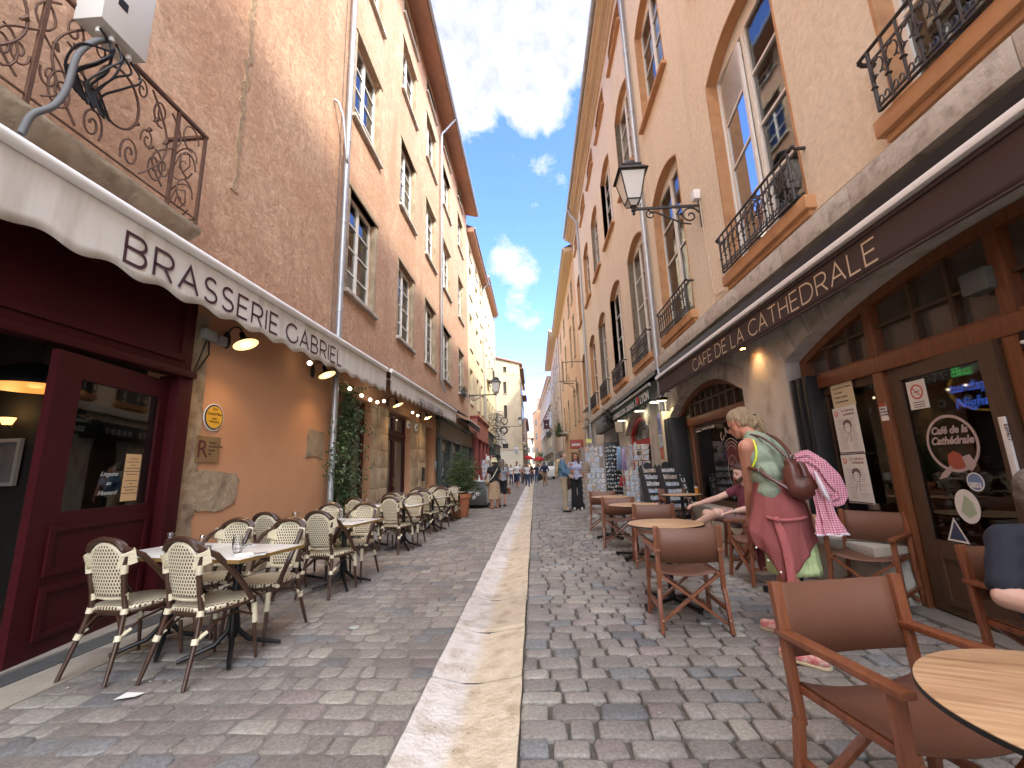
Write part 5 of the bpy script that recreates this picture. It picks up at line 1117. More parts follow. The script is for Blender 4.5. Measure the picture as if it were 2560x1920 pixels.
# speaker
t=thing('outdoor_speaker','grey green box loudspeaker fixed under the awning above the cafe door','speaker',(3.36,3.12,2.55)); t.scale=(.62,.62,.62); a=MB(); a.box(-.10,.1,-.16,.16,-.14,.14); a.build('case',mat('grey_green_plastic',(.11,.12,.11),.5),t,bevel=.03); a=MB(); a.lathe([(0,0),(.09,0),(.1,.008),(.085,.012),(0,.004)],(0,0,0),20,Matrix.Translation((-.10,.02,0))@Matrix.Rotation(R(-90),4,'Y')); a.build('grille',mat('speaker_grille',(.12,.12,.12),.6),t)
# dark grille shutter at the right border
t=thing('iron_window_grille','black iron grille folded back at the right of the cafe door','grille',(3.36,2.7,1.2)); a=MB(); a.plate(rect(2.35,2.92,.55,2.1),[rect(2.42,2.86,.62+.19*k,.77+.19*k) for k in range(7)],3.30,3.34,'x'); a.build('frame',m_black,t,world=True,smooth=False)
a=MB(); [a.ball((3.285,2.9,2.02-.12*k),.014) for k in range(2)]; a.build('bolts',m_sw,t,world=True)
# ---------- cafe interior
ci=thing('cafe_room','dim cafe room behind the two arched windows','room',(5.5,5,0))
a=MB(); a.box(7.4,7.5,.1,10.1,0,3.4); a.box(3.75,7.4,10.02,10.1,0,3.4); a.box(3.75,7.4,.1,.2,0,3.4); a.build('wall',mat('brown_cafe_wall',(.16,.09,.05),.8,(.11,.06,.035),2),ci,world=True,smooth=False)
a=MB(); a.box(3.71,7.4,.1,10.1,3.3,3.4); a.build('ceiling',mat('dark_ceiling',(.04,.03,.025),.9),ci,world=True,smooth=False)
a=MB(); a.box(3.5,7.4,.1,10.1,-.02,.03); a.build('floor',mat('brown_cafe_floor',(.10,.06,.04),.4),ci,world=True,smooth=False)
a=MB(); a.box(3.75,4.6,9.2,10.02,.03,3.3); a.build('partition',mat('tan_partition',(.34,.24,.15),.8,(.28,.19,.12),3),ci,world=True,smooth=False)
for y,lb in ((8.62,'left black and white framed photograph inside the farther cafe window'),(8.2,'right black and white framed photograph inside the farther cafe window')):
    t=thing('framed_photo',lb,'picture',(3.62,y,1.12)); a=MB(); a.plate(rect(-.17,.17,-.21,.21),[rect(-.14,.14,-.18,.18)],-.01,.012,'x'); a.build('frame',mat('pale_blue_frame',(.45,.48,.45),.5),t,smooth=False); a=MB(); a.box(0,.004,-.14,.14,-.18,.18); a.build('print',mat('bw_print',(.10,.10,.10),.6,(.30,.30,.29),9),t,smooth=False); a=MB(); a.plate([(-.1,-.18),(.1,-.18),(.08,-.06),(.03,-.02),(.03,.03),(.0,.09),(-.04,.06),(-.03,-.02),(-.08,-.06)],[],-.004,-.002,'x'); a.build('figure',mat('print_dark',(.05,.05,.05),.7),t,smooth=False)
for (x,y,z,w,h,c,lb) in ((3.7,8.4,1.95,.16,.2,(.30,.09,.05),'small red picture high inside the farther cafe window'),(3.7,7.95,1.9,.2,.26,(.36,.26,.14),'tan certificate inside the farther cafe window')):
    t=thing('framed_picture',lb,'picture',(x,y,z)); a=MB(); a.plate(rect(-w,w,-h,h),[rect(-w+.02,w-.02,-h+.02,h-.02)],0,.02,'x'); a.build('frame',m_wood,t,smooth=False); a=MB(); a.box(.005,.01,-w+.02,w-.02,-h+.02,h-.02); a.build('print',mat('picture_'+lb[:9].replace(' ','_'),c,.7,tuple(q*.7 for q in c),14),t,smooth=False)
for i,(x,y,z) in enumerate(((4.3,8.75,1.62),(4.6,7.4,1.75))):
    t=thing('bowl_lamp','pale half-bowl uplighter inside the cafe, '+('left of the emblem' if i==0 else 'deeper behind the emblem'),'lamp',(x,y,z)); a=MB(); a.lathe([(0,-.14),(.12,-.12),(.2,-.05),(.24,0),(.235,0),(.19,-.045),(0,-.12)],(0,0,0),24); a.build('bowl',mat('bowl_glow',(.8,.65,.45),.6,emit=(1,.6,.25),estr=.55),t); a=MB(); a.tube([(0,0,0),(0,0,1.5)],.006,5); a.build('cord',m_black,t)
ct=thing('bar_counter','dark wooden bar counter deep inside the cafe','counter',(6,5.5,.03)); a=MB(); a.box(-.3,.3,-2.8,2.8,0,1.05); a.build('body',m_woodold,ct,bevel=.01); a=MB(); a.box(-.4,.35,-2.9,2.9,1.05,1.10); a.build('top',m_wood,ct,bevel=.01)
rng=random.Random(8)
for k in range(16):
    t=thing('bottle',('bottle %s on the back shelf of the cafe bar'%['one','two'][k%2]) if False else 'glass bottle standing on the cafe bar counter','bottle',(5.85+rng.uniform(-.1,.1),3.2+k*.3,1.13),0,'bottles on the cafe bar counter'); a=MB(); h=rng.uniform(.22,.32); a.lathe([(0,0),(.035,0),(.036,h*.6),(.013,h*.75),(.013,h),(0,h)],(0,0,0),10); a.build('glass_body',mat('bottle_'+['green','amber','clear'][k%3],[(.02,.08,.03),(.2,.08,.02),(.3,.3,.28)][k%3],.1),t); a=MB(); a.lathe([(.037,h*.15),(.037,h*.45)],(0,0,0),10); a.build('paper_label',m_sw,t,norm=False)
for k,(y,x) in enumerate(((4.6,4.6),(3.1,4.8),(7.9,5.0))):
    l=bpy.data.lights.new('cafe_lamp_light','POINT'); l.energy=9; l.color=(1,.66,.36); l.shadow_soft_size=.15
    t=thing('ceiling_lamp','warm ceiling lamp inside the cafe '+['behind the poster window','behind the open door','behind the emblem window'][k],'lamp',(x,y,2.9)); lo=bpy.data.objects.new('cafe_lamp_light',l); COL.objects.link(lo); lo.location=(0,0,-.15); attach(lo,t); a=MB(); a.ball((0,0,0),.09); a.build('globe',m_bulb,t); a=MB(); a.tube([(0,0,0),(0,0,.4)],.01,6); a.build('stem',m_black,t)
# etched signs on farther window
t=thing('window_emblem','round etched emblem reading cafe on the farther cafe window','window sign',(3.405,7.62,1.4))
a=MB(); 
for i,ch in enumerate('CAFE'):
    an=R(150-40*i); u=Vector((0,-math.sin(an),-math.cos(an)*-1)); 
    y=7.66+.0-(.30*math.cos(an))*-1; 
    ang=R(140-27*i); cy,cz=7.62-.36*math.cos(ang)*1.0,1.42+.36*math.sin(ang)
    tu=Vector((0,-math.sin(ang),-math.cos(ang))); 
    text(a,ch,.20,(3.404,cy,cz),(0,-math.sin(ang),math.cos(ang)*-1) if False else (0,-math.cos(ang-R(90)),-math.sin(ang-R(90))*-1 if False else math.sin(R(90)-ang)*-1 if False else -math.sin(R(90)-ang)),(0,-math.sin(R(90)-ang),math.cos(R(90)-ang)),bold=.006)
a.build('letters',m_pinkw,t,world=True,smooth=False)
a=MB()
for r in (.22,.28,.34): a.tube([(3.404,7.60+r*math.cos(R(d)),1.36+r*math.sin(R(d))) for d in range(45,136,9)],.008,5)
a.build('arcs',m_pinkw,t,world=True)
a=MB(); a.plate(circ(7.60,1.43,.24,30),[],3.41,3.412,'x'); a.build('dark_disc',mat('emblem_dark_red',(.12,.02,.02),.6),t,world=True,smooth=False)
a=MB(); ringp(a,7.62,1.14,.205,.19,3.404,.28,.265); a.build('oval_ring',m_pinkw,t,world=True,smooth=False)
a=MB(); text(a,'Café',.085,(3.403,7.76,1.25),(0,-1,0),shear=.3); text(a,'Cathédrale',.075,(3.403,7.80,1.16),(0,-1,0),shear=.3); a.build('letters',m_pinkw,t,world=True,smooth=False)
a=MB(); a.plate([(7.66,.92),(7.55,.94),(7.53,1.08),(7.6,1.12),(7.68,1.05)],[],3.40,3.402,'x'); a.build('drawing',m_red,t,world=True,smooth=False)
t=thing('window_lettering','white script lettering at the upper left of the farther cafe window','window sign',(3.405,8.8,2.0)); a=MB(); text(a,'Coca-Cola',.17,(3.403,8.82,1.95),(0,-1,0),shear=.45,bold=.004,width=.62); a.build('script',m_sw,t,world=True,smooth=False); a=MB(); text(a,'Kronen',.12,(3.403,9.12,1.98),(0,-1,0),shear=.2,width=.26); a.box(3.402,3.404,8.86,9.12,1.93,1.95); a.build('script',m_sw,t,world=True,smooth=False)
# floodlight at the awning end and white post
t=thing('floodlight','lit floodlight hanging under the far end of the brown awning','lamp',(2.95,9.75,2.72)); a=MB(); a.box(-.12,.12,-.09,.09,0,.07); a.build('housing',m_black,t,bevel=.008); a=MB(); a.box(-.10,.10,-.07,.07,-.004,0); a.build('led_panel',mat('flood_glow',(1,.9,.6),.5,emit=(1,.78,.38),estr=3),t,smooth=False); a=MB(); a.tube([(0,0,.07),(.1,0,.2),(.24,0,.2)],.014,6); a.build('bracket',m_black,t)
l=bpy.data.lights.new('flood_light','SPOT'); l.energy=7; l.color=(1,.8,.5); l.spot_size=R(120); lo=bpy.data.objects.new('flood_light',l); COL.objects.link(lo); lo.location=(0,0,-.02); attach(lo,t)
t=thing('wall_downlight','small warm spotlight shining on the stone pier under the brown awning','lamp',(3.0,5.95,2.86)); a=MB(); a.lathe([(0,0),(.04,0),(.045,.07),(0,.075)],(0,0,0),14); a.build('can',m_black,t); a=MB(); a.lathe([(0,-.002),(.034,-.002)],(0,0,0),14); a.build('lens',m_gold,t,norm=False); l=bpy.data.lights.new('pier_spot','SPOT'); l.energy=3; l.color=(1,.62,.28); l.spot_size=R(100); l.spot_blend=.9; lo=bpy.data.objects.new('pier_spot',l); COL.objects.link(lo); lo.location=(0,0,-.01); lo.rotation_euler=(0,R(-28),0); attach(lo,t)
# ================================================================= LEFT: FAR SHOPFRONTS
def shopfront(name,label,y0,y1,h,X,m,panel,sign=None,bays=2,fasc=.8,glass=True):
    t=thing(name,label,'shopfront',(X,(y0+y1)/2,0)); s=1
    a=MB(); a.box(-4.0,X,y0,y1,h-fasc,h); a.build('fascia',panel,t,world=True,smooth=False)
    a=MB(); a.box(-4.0,X+.12,y0-.05,y1+.05,h,h+.12); a.box(-4,X+.07,y0-.03,y1+.03,h-.08,h-.002); a.box(-4,X+.05,y0,y1,h-fasc-.08,h-fasc-.002); a.build('cornice',m,t,world=True,bevel=.01)
    w=(y1-y0)/bays
    for i in range(bays+1):
        y=y0+w*i; ya,yb=max(y0,y-.16),min(y1,y+.16); a=MB(); a.box(-4.0,X+.04,ya,yb,0,h-fasc-.085); a.box(-4,X+.07,ya-.02,yb+.02,0,.25); a.build('pilaster',m,t,world=True,bevel=.008)
    for i in range(bays):
        ya,yb=y0+w*i+.17,y0+w*(i+1)-.17; zt=h-fasc-.1; ym=ya+(yb-ya)*(.62 if i%2==0 else .4)
        a=MB(); a.plate(rect(ya,yb,.0,zt),[rect(ya+.08,ym-.05,.6,zt-.5),rect(ym+.05,yb-.08,.25,zt-.5),rect(ya+.08,yb-.08,zt-.42,zt-.08)],-3.99,-3.9,'x'); fr=a.build('window_frame',m,t,world=True,smooth=False)
        a=MB(); a.box(-3.96,-3.95,ya+.05,yb-.05,.2,zt-.05); a.build('pane',g_dark,fr,world=True,smooth=False)
    return t
m_board=mat('brown_sign_board',(.16,.13,.09),.7,(.12,.10,.07),4)
g1=shopfront('green_shopfront','dark green wooden shopfront with brown fascia, right after the second cream awning',17.42,22.3,3.5,-3.82,m_green,m_board,bays=2)
g2=shopfront('green_shopfront','dark green shopfront under the black awning, behind the oleander',22.35,26.8,3.5,-3.84,m_green,m_board,bays=2)
shopfront('red_shopfront','bright red shopfront with faded fascia beyond the oleander',26.9,33.6,4.62,-3.55,m_redshop,m_redpanel,bays=3,fasc=1.3)
shopfront('teal_shopfront','dark teal shopfront between the red one and the iron sign cluster',33.7,38.6,4.2,-3.6,mat('dark_teal_paint',(.05,.075,.072),.5),mat('teal_fascia',(.09,.11,.10),.6),bays=2,fasc=1.0)
shopfront('green_shopfront','farthest dark green shopfront just before the beige gable house',40.2,46,3.6,-3.6,m_green,m_green,bays=2,fasc=.8)
# roof tiles over the first green front, black awning
a=MB(); a.add([(-4,17.2,4.32),(-3.42,17.2,4.02),(-3.42,22.2,4.12),(-4,22.2,4.42),(-4,17.2,4.24),(-3.42,17.2,3.95),(-3.42,22.2,4.05),(-4,22.2,4.34)],[(0,1,2,3),(7,6,5,4),(0,4,5,1),(1,5,6,2),(2,6,7,3)]); tag(a.build('shop_canopy',mat('dark_slate_canopy',(.07,.065,.06),.8,(.11,.10,.09),6,.3),smooth=False),'dark slate canopy ledge above the first green shopfront','canopy')
t=thing('awning','short black awning with white rail over the green shopfront behind the oleander','awning',(-4,24.5,3.9)); a=MB(); vlay(a,-3.36,22.5,26.7,3.92,3.62,.0,.5,0.0,n=20); a.build('valance',mat('black_awning_cloth',(.025,.026,.03),.8),t,world=True,norm=False); a=MB(); a.add([(-3.99,22.5,4.1),(-3.36,22.5,3.93),(-3.36,26.7,3.93),(-3.99,26.7,4.1)],[(0,1,2,3)]); a.build('cloth',mat('black_awning_cloth',(.02,.02,.02)),t,world=True,norm=False); a=MB(); a.tube([(-3.34,22.5,3.94),(-3.34,26.7,3.94)],.03,8); a.build('front_rail',m_white,t,world=True)
t=thing('window_box','small dark green window box with plants on the last terracotta window','planter',(-3.85,23.7,5.5)); a=MB(); a.box(-.12,.12,-.55,.55,0,.2); a.build('box',m_green,t,bevel=.01); a=MB(); rng=random.Random(3)
for i in range(260): leaf_mesh(a,(rng.uniform(-.12,.14),rng.uniform(-.55,.55),rng.uniform(.15,.45)),(rng.uniform(-1,1),rng.uniform(-1,1),rng.uniform(-.2,1)),(rng.uniform(-1,1),.2,1),.09,.04)
a.build('foliage',m_ole,t,smooth=False,norm=False)
t=thing('window_balcony','small iron balcony on the yellow house','balcony',(-4,38.4,9.4)); a=MB(); a.box(0,.6,-.9,.9,-.12,0); a.build('slab',m_stone,t,bevel=.01); a=MB()
for y in [i*.12-.84 for i in range(15)]: a.bar((.55,y,0),(.55,y,.95),.02)
for y in (-.85,.85): 
    for x in (.1,.3,.5): a.bar((x,y,0),(x,y,.95),.02)
a.bar((.55,-.87,.95),(.55,.87,.95),.04); a.bar((0,-.86,.95),(.55,-.86,.95),.04); a.bar((0,.86,.95),(.55,.86,.95),.04); a.build('railing',m_iron,t)
# iron sign cluster on the left at 36-39 m
t=thing('iron_sign_cluster','dark tangle of wrought iron hanging signs with white figures, over the far left shops','sign',(-3.6,37.5,4.5)); a=MB(); rng=random.Random(5)
for k in range(60):
    c=Vector((rng.uniform(-3.55,-2.7),rng.uniform(35.5,38.5),rng.uniform(3.4,6.2))); r=rng.uniform(.1,.3); a.tube([(c.x+r*math.cos(i*.5),c.y+rng.uniform(-.02,.02),c.z+r*math.sin(i*.5)) for i in range(rng.randint(6,12))],.018,5)
a.bar((-3.6,36,5.0),(-2.2,36,5.0),.04); a.bar((-3.6,37.5,5.6),(-2.4,37.5,5.6),.04); a.bar((-3.6,38,3.9),(-2.4,38,3.9),.04); a.build('ironwork',m_iron,t,world=True)
a=MB(); rng=random.Random(6)
for k in range(16): a.ball((rng.uniform(-3.0,-2.4),rng.uniform(36,37.5),rng.uniform(3.4,4.5)),(rng.uniform(.05,.12),.05,rng.uniform(.05,.16)),8,6)
a.build('white_figures',m_sw,t,world=True)
a=MB(); a.plate(circ(-2.42,5.35,.33,22),[circ(-2.42,5.35,.26,22)],35.95,36.0,'y'); a.plate(circ(-2.5,4.6,.36,22),[circ(-2.5,4.6,.22,22)],36.45,36.5,'y'); a.build('iron_ring',m_iron,t,world=True); a=MB(); a.plate([(-2.5,4.36),(-2.32,4.6),(-2.36,4.74),(-2.5,4.68),(-2.64,4.74),(-2.68,4.6)],[],36.4,36.46,'y'); a.build('white_heart',m_sw,t,world=True,smooth=False)
tag(MB().box(-2.75,-2.25,37.9,38,3.15,3.55).build('small_board',m_iron),'small dark hanging board below the iron sign cluster','sign')
# signs on the gable house
t=thing('white_signs','pair of small white wall signs on the beige gable wall','sign',(-2,49.9,3.4)); a=MB(); a.box(-2.25,-1.75,49.85,49.93,3.55,3.86); a.box(-2.22,-1.72,49.85,49.93,3.12,3.45); a.build('panel',m_sw,t,world=True)
a=MB(); a.box(-2.26,-1.74,49.84,49.86,3.84,3.89); a.box(-2.2,-1.9,49.83,49.85,3.2,3.32); a.build('print',m_sb,t,world=True)
t=thing('sign_post','slim dark post with small square black and white sign, far away','sign post',(-1.15,51.5,0)); a=MB(); a.tube([(-1.15,51.5,0),(-1.15,51.5,5.0)],.035,8); a.bar((-1.5,51.5,4.6),(-.8,51.5,5.0),.03); a.build('post',m_iron,t,world=True); a=MB(); a.box(-1.2,-.78,51.45,51.5,3.35,3.95); a.build('plate',m_black,t,world=True); a=MB(); a.box(-1.1,-1.0,51.43,51.45,3.5,3.8); a.box(-.95,-.88,51.43,51.45,3.45,3.6); a.box(-.97,-.86,51.43,51.45,3.7,3.85); a.build('symbol',m_sw,t,world=True)
a=MB(); a.box(-1.33,-1.05,62,62.05,5.2,8.5); tag(a.build('pink_banner',mat('pink_banner',(.55,.36,.34),.8,(.66,.52,.5),3)),'tall faded pink vertical banner on the beige house side','banner')
a=MB(); a.tube([(-4+8*i/20,47+.5*i/20,11.3+(i/20-.5)**2*3.0+.9*i/20) for i in range(21)],.012,5); tag(a.build('overhead_wire',m_black),'thin dark wire spanning the street in the distance','cable')
# shop goods in front of red shop
def card_rack(name,label,loc,w,h,mc,rz=0,nx=4,nz_=9,seed=1,faces=3):
    t=thing(name,label,'display rack',loc,rz,'revolving souvenir racks'); rg=random.Random(seed)
    a=MB(); a.tube([(0,0,0),(0,0,h)],.02,8); 
    for k in range(4): an=k*1.57+.4; a.tube([(0,0,.08),(.2*math.cos(an),.2*math.sin(an),.06),(.27*math.cos(an),.27*math.sin(an),.0)],.014,6)
    for z in [ .35+ (h-.4)*i/nz_ for i in range(nz_+1)]: 
        pts=[(w*.46*math.cos(an_),w*.46*math.sin(an_),z-.02) for an_ in [i*6.283/12 for i in range(12)]]; a.tube(pts,.005,4,closed=True)
    a.build('stand',mat('white_wire',(.55,.55,.54),.5),t)
    for f in range(faces):
        ang=-math.pi/2+(f-(faces-1)/2)*math.pi/2.2
        fx,fy=math.cos(ang),math.sin(ang); tx,ty=-fy,fx; cn=nx if f==(faces//2) else max(2,nx-1); ww=w*.86
        for i in range(cn):
            for j in range(nz_):
                if rg.random()<.05: continue
                cw=ww/cn*.97; ch=(h-.4)/nz_*.90
                if rg.random()<.4: cw*=.78
                u=-ww/2+ww*(i+.5)/cn; z=.36+(h-.4)*(j+.0)/nz_; lean=.02+rg.uniform(-.01,.02); ro=rg.uniform(-.10,.10)
                b=MB(); c=Vector((fx*w*.5+tx*u,fy*w*.5+ty*u,z)); U=Vector((tx,ty,ro)).normalized(); V=Vector((fx*.25,fy*.25,1)).normalized()
                P=[c-U*cw/2,c+U*cw/2,c+U*cw/2+V*ch,c-U*cw/2+V*ch]; n=Vector((fx,fy,0))*.003
                b.add([tuple(p) for p in P]+[tuple(p-n) for p in P],[(0,1,2,3),(7,6,5,4),(0,4,5,1),(1,5,6,2),(2,6,7,3),(3,7,4,0)])
                b.build('postcard',mc,t,smooth=False,norm=False)
    return t
def cardmat(name,pal,white=.35):
    M=bpy.data.materials.new(name); M.use_nodes=True; t,n,L,b=nodes_of(M); b.inputs['Roughness'].default_value=.35
    tx=n.new('ShaderNodeTexCoord'); oi=n.new('ShaderNodeObjectInfo'); mp=n.new('ShaderNodeMapping'); L(tx.outputs['Object'],mp.inputs['Vector']); cb=n.new('ShaderNodeCombineXYZ'); 
    mu=n.new('ShaderNodeMath'); mu.operation='MULTIPLY'; L(oi.outputs['Random'],mu.inputs[0]); mu.inputs[1].default_value=50; L(mu.outputs[0],cb.inputs[0]); L(cb.outputs[0],mp.inputs['Location'])
    q=n.new('ShaderNodeTexNoise'); q.inputs['Scale'].default_value=17; q.inputs['Detail'].default_value=3; L(mp.outputs[0],q.inputs['Vector'])
    ad=n.new('ShaderNodeMath'); ad.operation='MULTIPLY_ADD'; L(oi.outputs['Random'],ad.inputs[0]); ad.inputs[1].default_value=.5; L(q.outputs['Fac'],ad.inputs[2]); fr=n.new('ShaderNodeMath'); fr.operation='FRACT'; ad2=n.new('ShaderNodeMath'); ad2.operation='MULTIPLY'; L(ad.outputs[0],ad2.inputs[0]); ad2.inputs[1].default_value=1.6; L(ad2.outputs[0],fr.inputs[0])
    cr_=n.new('ShaderNodeValToRGB'); cr_.color_ramp.interpolation='CONSTANT'; e=cr_.color_ramp.elements; e[0].color=(*pal[0],1); e[0].position=0; e[1].position=1/len(pal); e[1].color=(*pal[1],1)
    for i in range(2,len(pal)): k=e.new(i/len(pal)); k.color=(*pal[i],1)
    L(fr.outputs[0],cr_.inputs[0]); L(cr_.outputs[0],b.inputs['Base Color']); return M
m_card=cardmat('postcard_print',[(.72,.73,.75),(.25,.42,.68),(.75,.73,.68),(.34,.32,.30),(.55,.34,.20),(.80,.80,.80),(.20,.28,.42),(.66,.64,.60)])
m_mag=cardmat('magnet_print',[(.45,.46,.47),(.06,.06,.06),(.50,.42,.30),(.10,.24,.42),(.08,.08,.08),(.55,.52,.48)])
card_rack('postcard_rack','white wire postcard rack nearest the middle of the street, full of pale cards',(1.52,11.25,0),.52,1.85,m_card,seed=1,nx=4,nz_=11)
t=thing('magnet_board','tall black board covered with small souvenir magnets between the postcard racks','display rack',(1.97,11.0,0)); a=MB(); a.box(-.19,.19,-.03,.03,.1,1.9); a.box(-.19,-.15,-.15,.15,0,.1); a.box(.15,.19,-.15,.15,0,.1); a.build('board',m_black,t,bevel=.006); rg=random.Random(9)
for i in range(6):
    for j in range(16):
        b=MB(); x=-.155+i*.062+rg.uniform(-.01,.01); z=.3+j*.098+rg.uniform(-.015,.015); r=rg.uniform(.013,.027); b.plate(rect(x-r,x+r,z-r*rg.uniform(.7,1.4),z+r),[],-.042,-.031,'y'); b.build('magnet',m_mag,t,smooth=False,norm=False)
card_rack('postcard_rack','white wire postcard rack in front of the souvenir shop arch',(2.50,10.75,0),.48,1.85,m_card,seed=3,nx=4,nz_=11,rz=.3)
card_rack('postcard_rack','lower postcard rack behind the black music stands',(2.25,10.3,0),.36,1.25,m_card,seed=4,nx=3,nz_=7,rz=-.2)
for k,(x,y,z0,z1,w,c,lb) in enumerate(((2.08,10.72,1.2,1.76,.13,(.25,.38,.55),'blue scarf hanging between the postcard racks'),(2.18,10.68,1.15,1.7,.10,(.42,.30,.50),'lilac scarf hanging between the postcard racks'),(2.1,10.6,.82,1.04,.15,(.45,.03,.05),'small red cloth bag hanging low between the postcard racks'))):
    a=MB(); n=14; v=[]
    for i in range(n+1):
        xx=x-w/2+w*i/n; 
        for j,z in enumerate((z1,(z0+z1)/2,z0)): v.append((x+(xx-x)*(.6+.25*j),y+.02*math.sin(i*1.3+j),z))
    a.add(v,[(i*3+j,i*3+3+j,i*3+4+j,i*3+1+j) for i in range(n) for j in range(2)]); o=a.build('hanging_'+('bag' if k==2 else 'scarf'),mat('cloth_%d'%k,c,.8,tuple(q*.7 for q in c),12),norm=False); md=o.modifiers.new('s','SOLIDIFY'); md.thickness=.006; tag(o,lb,'bag' if k==2 else 'scarf')
# black MUSIC stands
def music_stand(label,x,y):
    t=thing('cd_stand',label,'display stand',(x,y,0),R(10),'black sloping stands lettered music')
    for s in (-1,1): a=MB(); a.add([(s*.17-.012,-.42,0),(s*.17-.012,.05,0),(s*.17-.012,.28,1.22),(s*.17-.012,.16,1.30),(s*.17+.012,-.42,0),(s*.17+.012,.05,0),(s*.17+.012,.28,1.22),(s*.17+.012,.16,1.30)],[(0,1,2,3),(7,6,5,4),(0,4,5,1),(1,5,6,2),(2,6,7,3),(3,7,4,0)]); a.build('side_panel',mat('stand_black',(.03,.03,.033),.5),t,smooth=False)
    for k in range(8):
        u=k/8; a=MB(); yy=-.40+.56*u; zz=.10+1.13*u; a.box(-.158,.158,yy+.02,yy+.16,zz,zz+.015); a.box(-.158,.158,yy+.0,yy+.02,zz,zz+.045); a.build('shelf',mat('stand_black',(.03,.03,.03)),t,smooth=False)
        b=MB(); [b.box(-.15+.06*i,-.10+.06*i,yy+.03,yy+.04,zz+.018,zz+.12) for i in range(5)]; b.build('cd_row',m_card,t,smooth=False,norm=False)
    a=MB(); a.lathe([(0,0),(.085,0),(.085,.02),(0,.02)],(0,0,0),20,Matrix.Translation((0,.24,1.27))@Matrix.Rotation(R(90),4,'X')); a.build('top_disc',mat('stand_black',(0,0,0)),t)
    a=MB(); a.add([(.17,-.44,0),(.31,-.44,0),(.31,.14,1.26),(.17,.14,1.26),(.17,-.41,0),(.31,-.41,0),(.31,.17,1.26),(.17,.17,1.26)],[(0,1,2,3),(7,6,5,4),(0,4,5,1),(1,5,6,2),(2,6,7,3),(3,7,4,0)]); a.build('sign_board',mat('stand_black',(0,0,0)),t,smooth=False)
    a=MB(); [text(a,ch,.13,(.24,-.455+.46*(1.05-.13*i),1.05-.13*i),(1,0,0),(0,.46,1),bold=.002,align='CENTER') for i,ch in enumerate('MUSIC')]; a.build('lettering',m_sw,t,smooth=False)
    return t
music_stand('left black sloping stand lettered MUSIC by the souvenir racks',2.55,9.6); music_stand('right black sloping stand lettered MUSIC next to the stone pier',2.88,9.35)
# ---- souvenir shop
t=thing('awning','dark green awning lettered LYON over the souvenir shop','awning',(3.2,12.8,3.2)); m_ga=mat('bottle_green_awning',(.012,.06,.045),.8,(.01,.05,.037),2)
a=MB(); vlay(a,2.85,10.25,15.35,3.16,2.80,0,.5,0,n=60); o=a.build('valance',m_ga,t,world=True,norm=False); md=o.modifiers.new('s','SOLIDIFY'); md.thickness=.004
a=MB(); a.box(2.82,2.88,10.2,15.4,3.16,3.24); a.build('front_rail',mat('grey_awning_rail',(.3,.31,.31),.4,metal=.5),t,world=True,bevel=.01); a=MB(); a.add([(2.86,10.25,3.2),(2.86,15.35,3.2),(3.19,15.35,3.42),(3.19,10.25,3.42)],[(0,1,2,3)]); a.build('cloth',m_ga,t,world=True,norm=False); a=MB(); a.box(3.0,3.19,10.2,15.4,3.44,3.55); a.build('cassette',m_black,t,world=True)
a=MB(); text(a,'SOUVENIRS DE LYON - CADEAUX -',.22,(2.838,15.15,2.88),(0,-1,0),bold=.006,width=3.35); text(a,'I',.30,(2.838,11.70,2.87),(0,-1,0),bold=.008); text(a,'LYON',.30,(2.838,11.22,2.87),(0,-1,0),bold=.008,width=.85); a.build('lettering',m_sw,t,world=True,smooth=False)
a=MB(); hc=11.46; a.plate([(hc,2.86),(hc-.12,2.98),(hc-.13,3.05),(hc-.09,3.10),(hc-.03,3.09),(hc,3.05),(hc+.03,3.09),(hc+.09,3.10),(hc+.13,3.05),(hc+.12,2.98)],[],2.834,2.838,'x'); a.build('heart',mat('heart_red',(.6,.03,.03),.6),t,world=True,smooth=False)
t=thing('souvenir_shop_front','red framed arched shop window crammed with souvenirs under the green awning','shopfront',(3.4,13.4,0)); a=MB(); a.plate(archp(11.95,15.0,.0,2.3,.55,16),[archp(12.07,14.88,2.08,2.26,.46,14),rect(12.1,13.4,.3,1.9),rect(13.6,14.86,.1,1.9)],3.38,3.46,'x'); a.build('frame',mat('signal_red_frame',(.45,.02,.02),.45),t,world=True,smooth=False)
a=MB(); a.box(3.47,3.475,11.95,15,0,2.9); a.build('pane',g_clear,t,world=True,smooth=False); a=MB(); a.box(4.4,4.45,11.5,15.2,0,3.2); a.build('back_wall',mat('shop_clutter',(.12,.08,.06),.7,(.35,.30,.26),14,contrast=2,col3=(.30,.06,.05),s3=9),t,world=True,smooth=False)
rg=random.Random(12)
for k in range(40):
    b=MB(); y=rg.uniform(12.1,14.9); z=rg.uniform(.5,2.6); r=rg.uniform(.04,.10); b.box(3.7,3.74,y-r,y+r,z-r,z+r); b.build('displayed_souvenir',m_card,t,world=True,smooth=False,norm=False)
l=bpy.data.lights.new('shop_light','POINT'); l.energy=25; l.color=(1,.9,.72); l.shadow_soft_size=.2; lo=bpy.data.objects.new('shop_light',l); COL.objects.link(lo); lo.location=(.4,0,2.6); attach(lo,t)
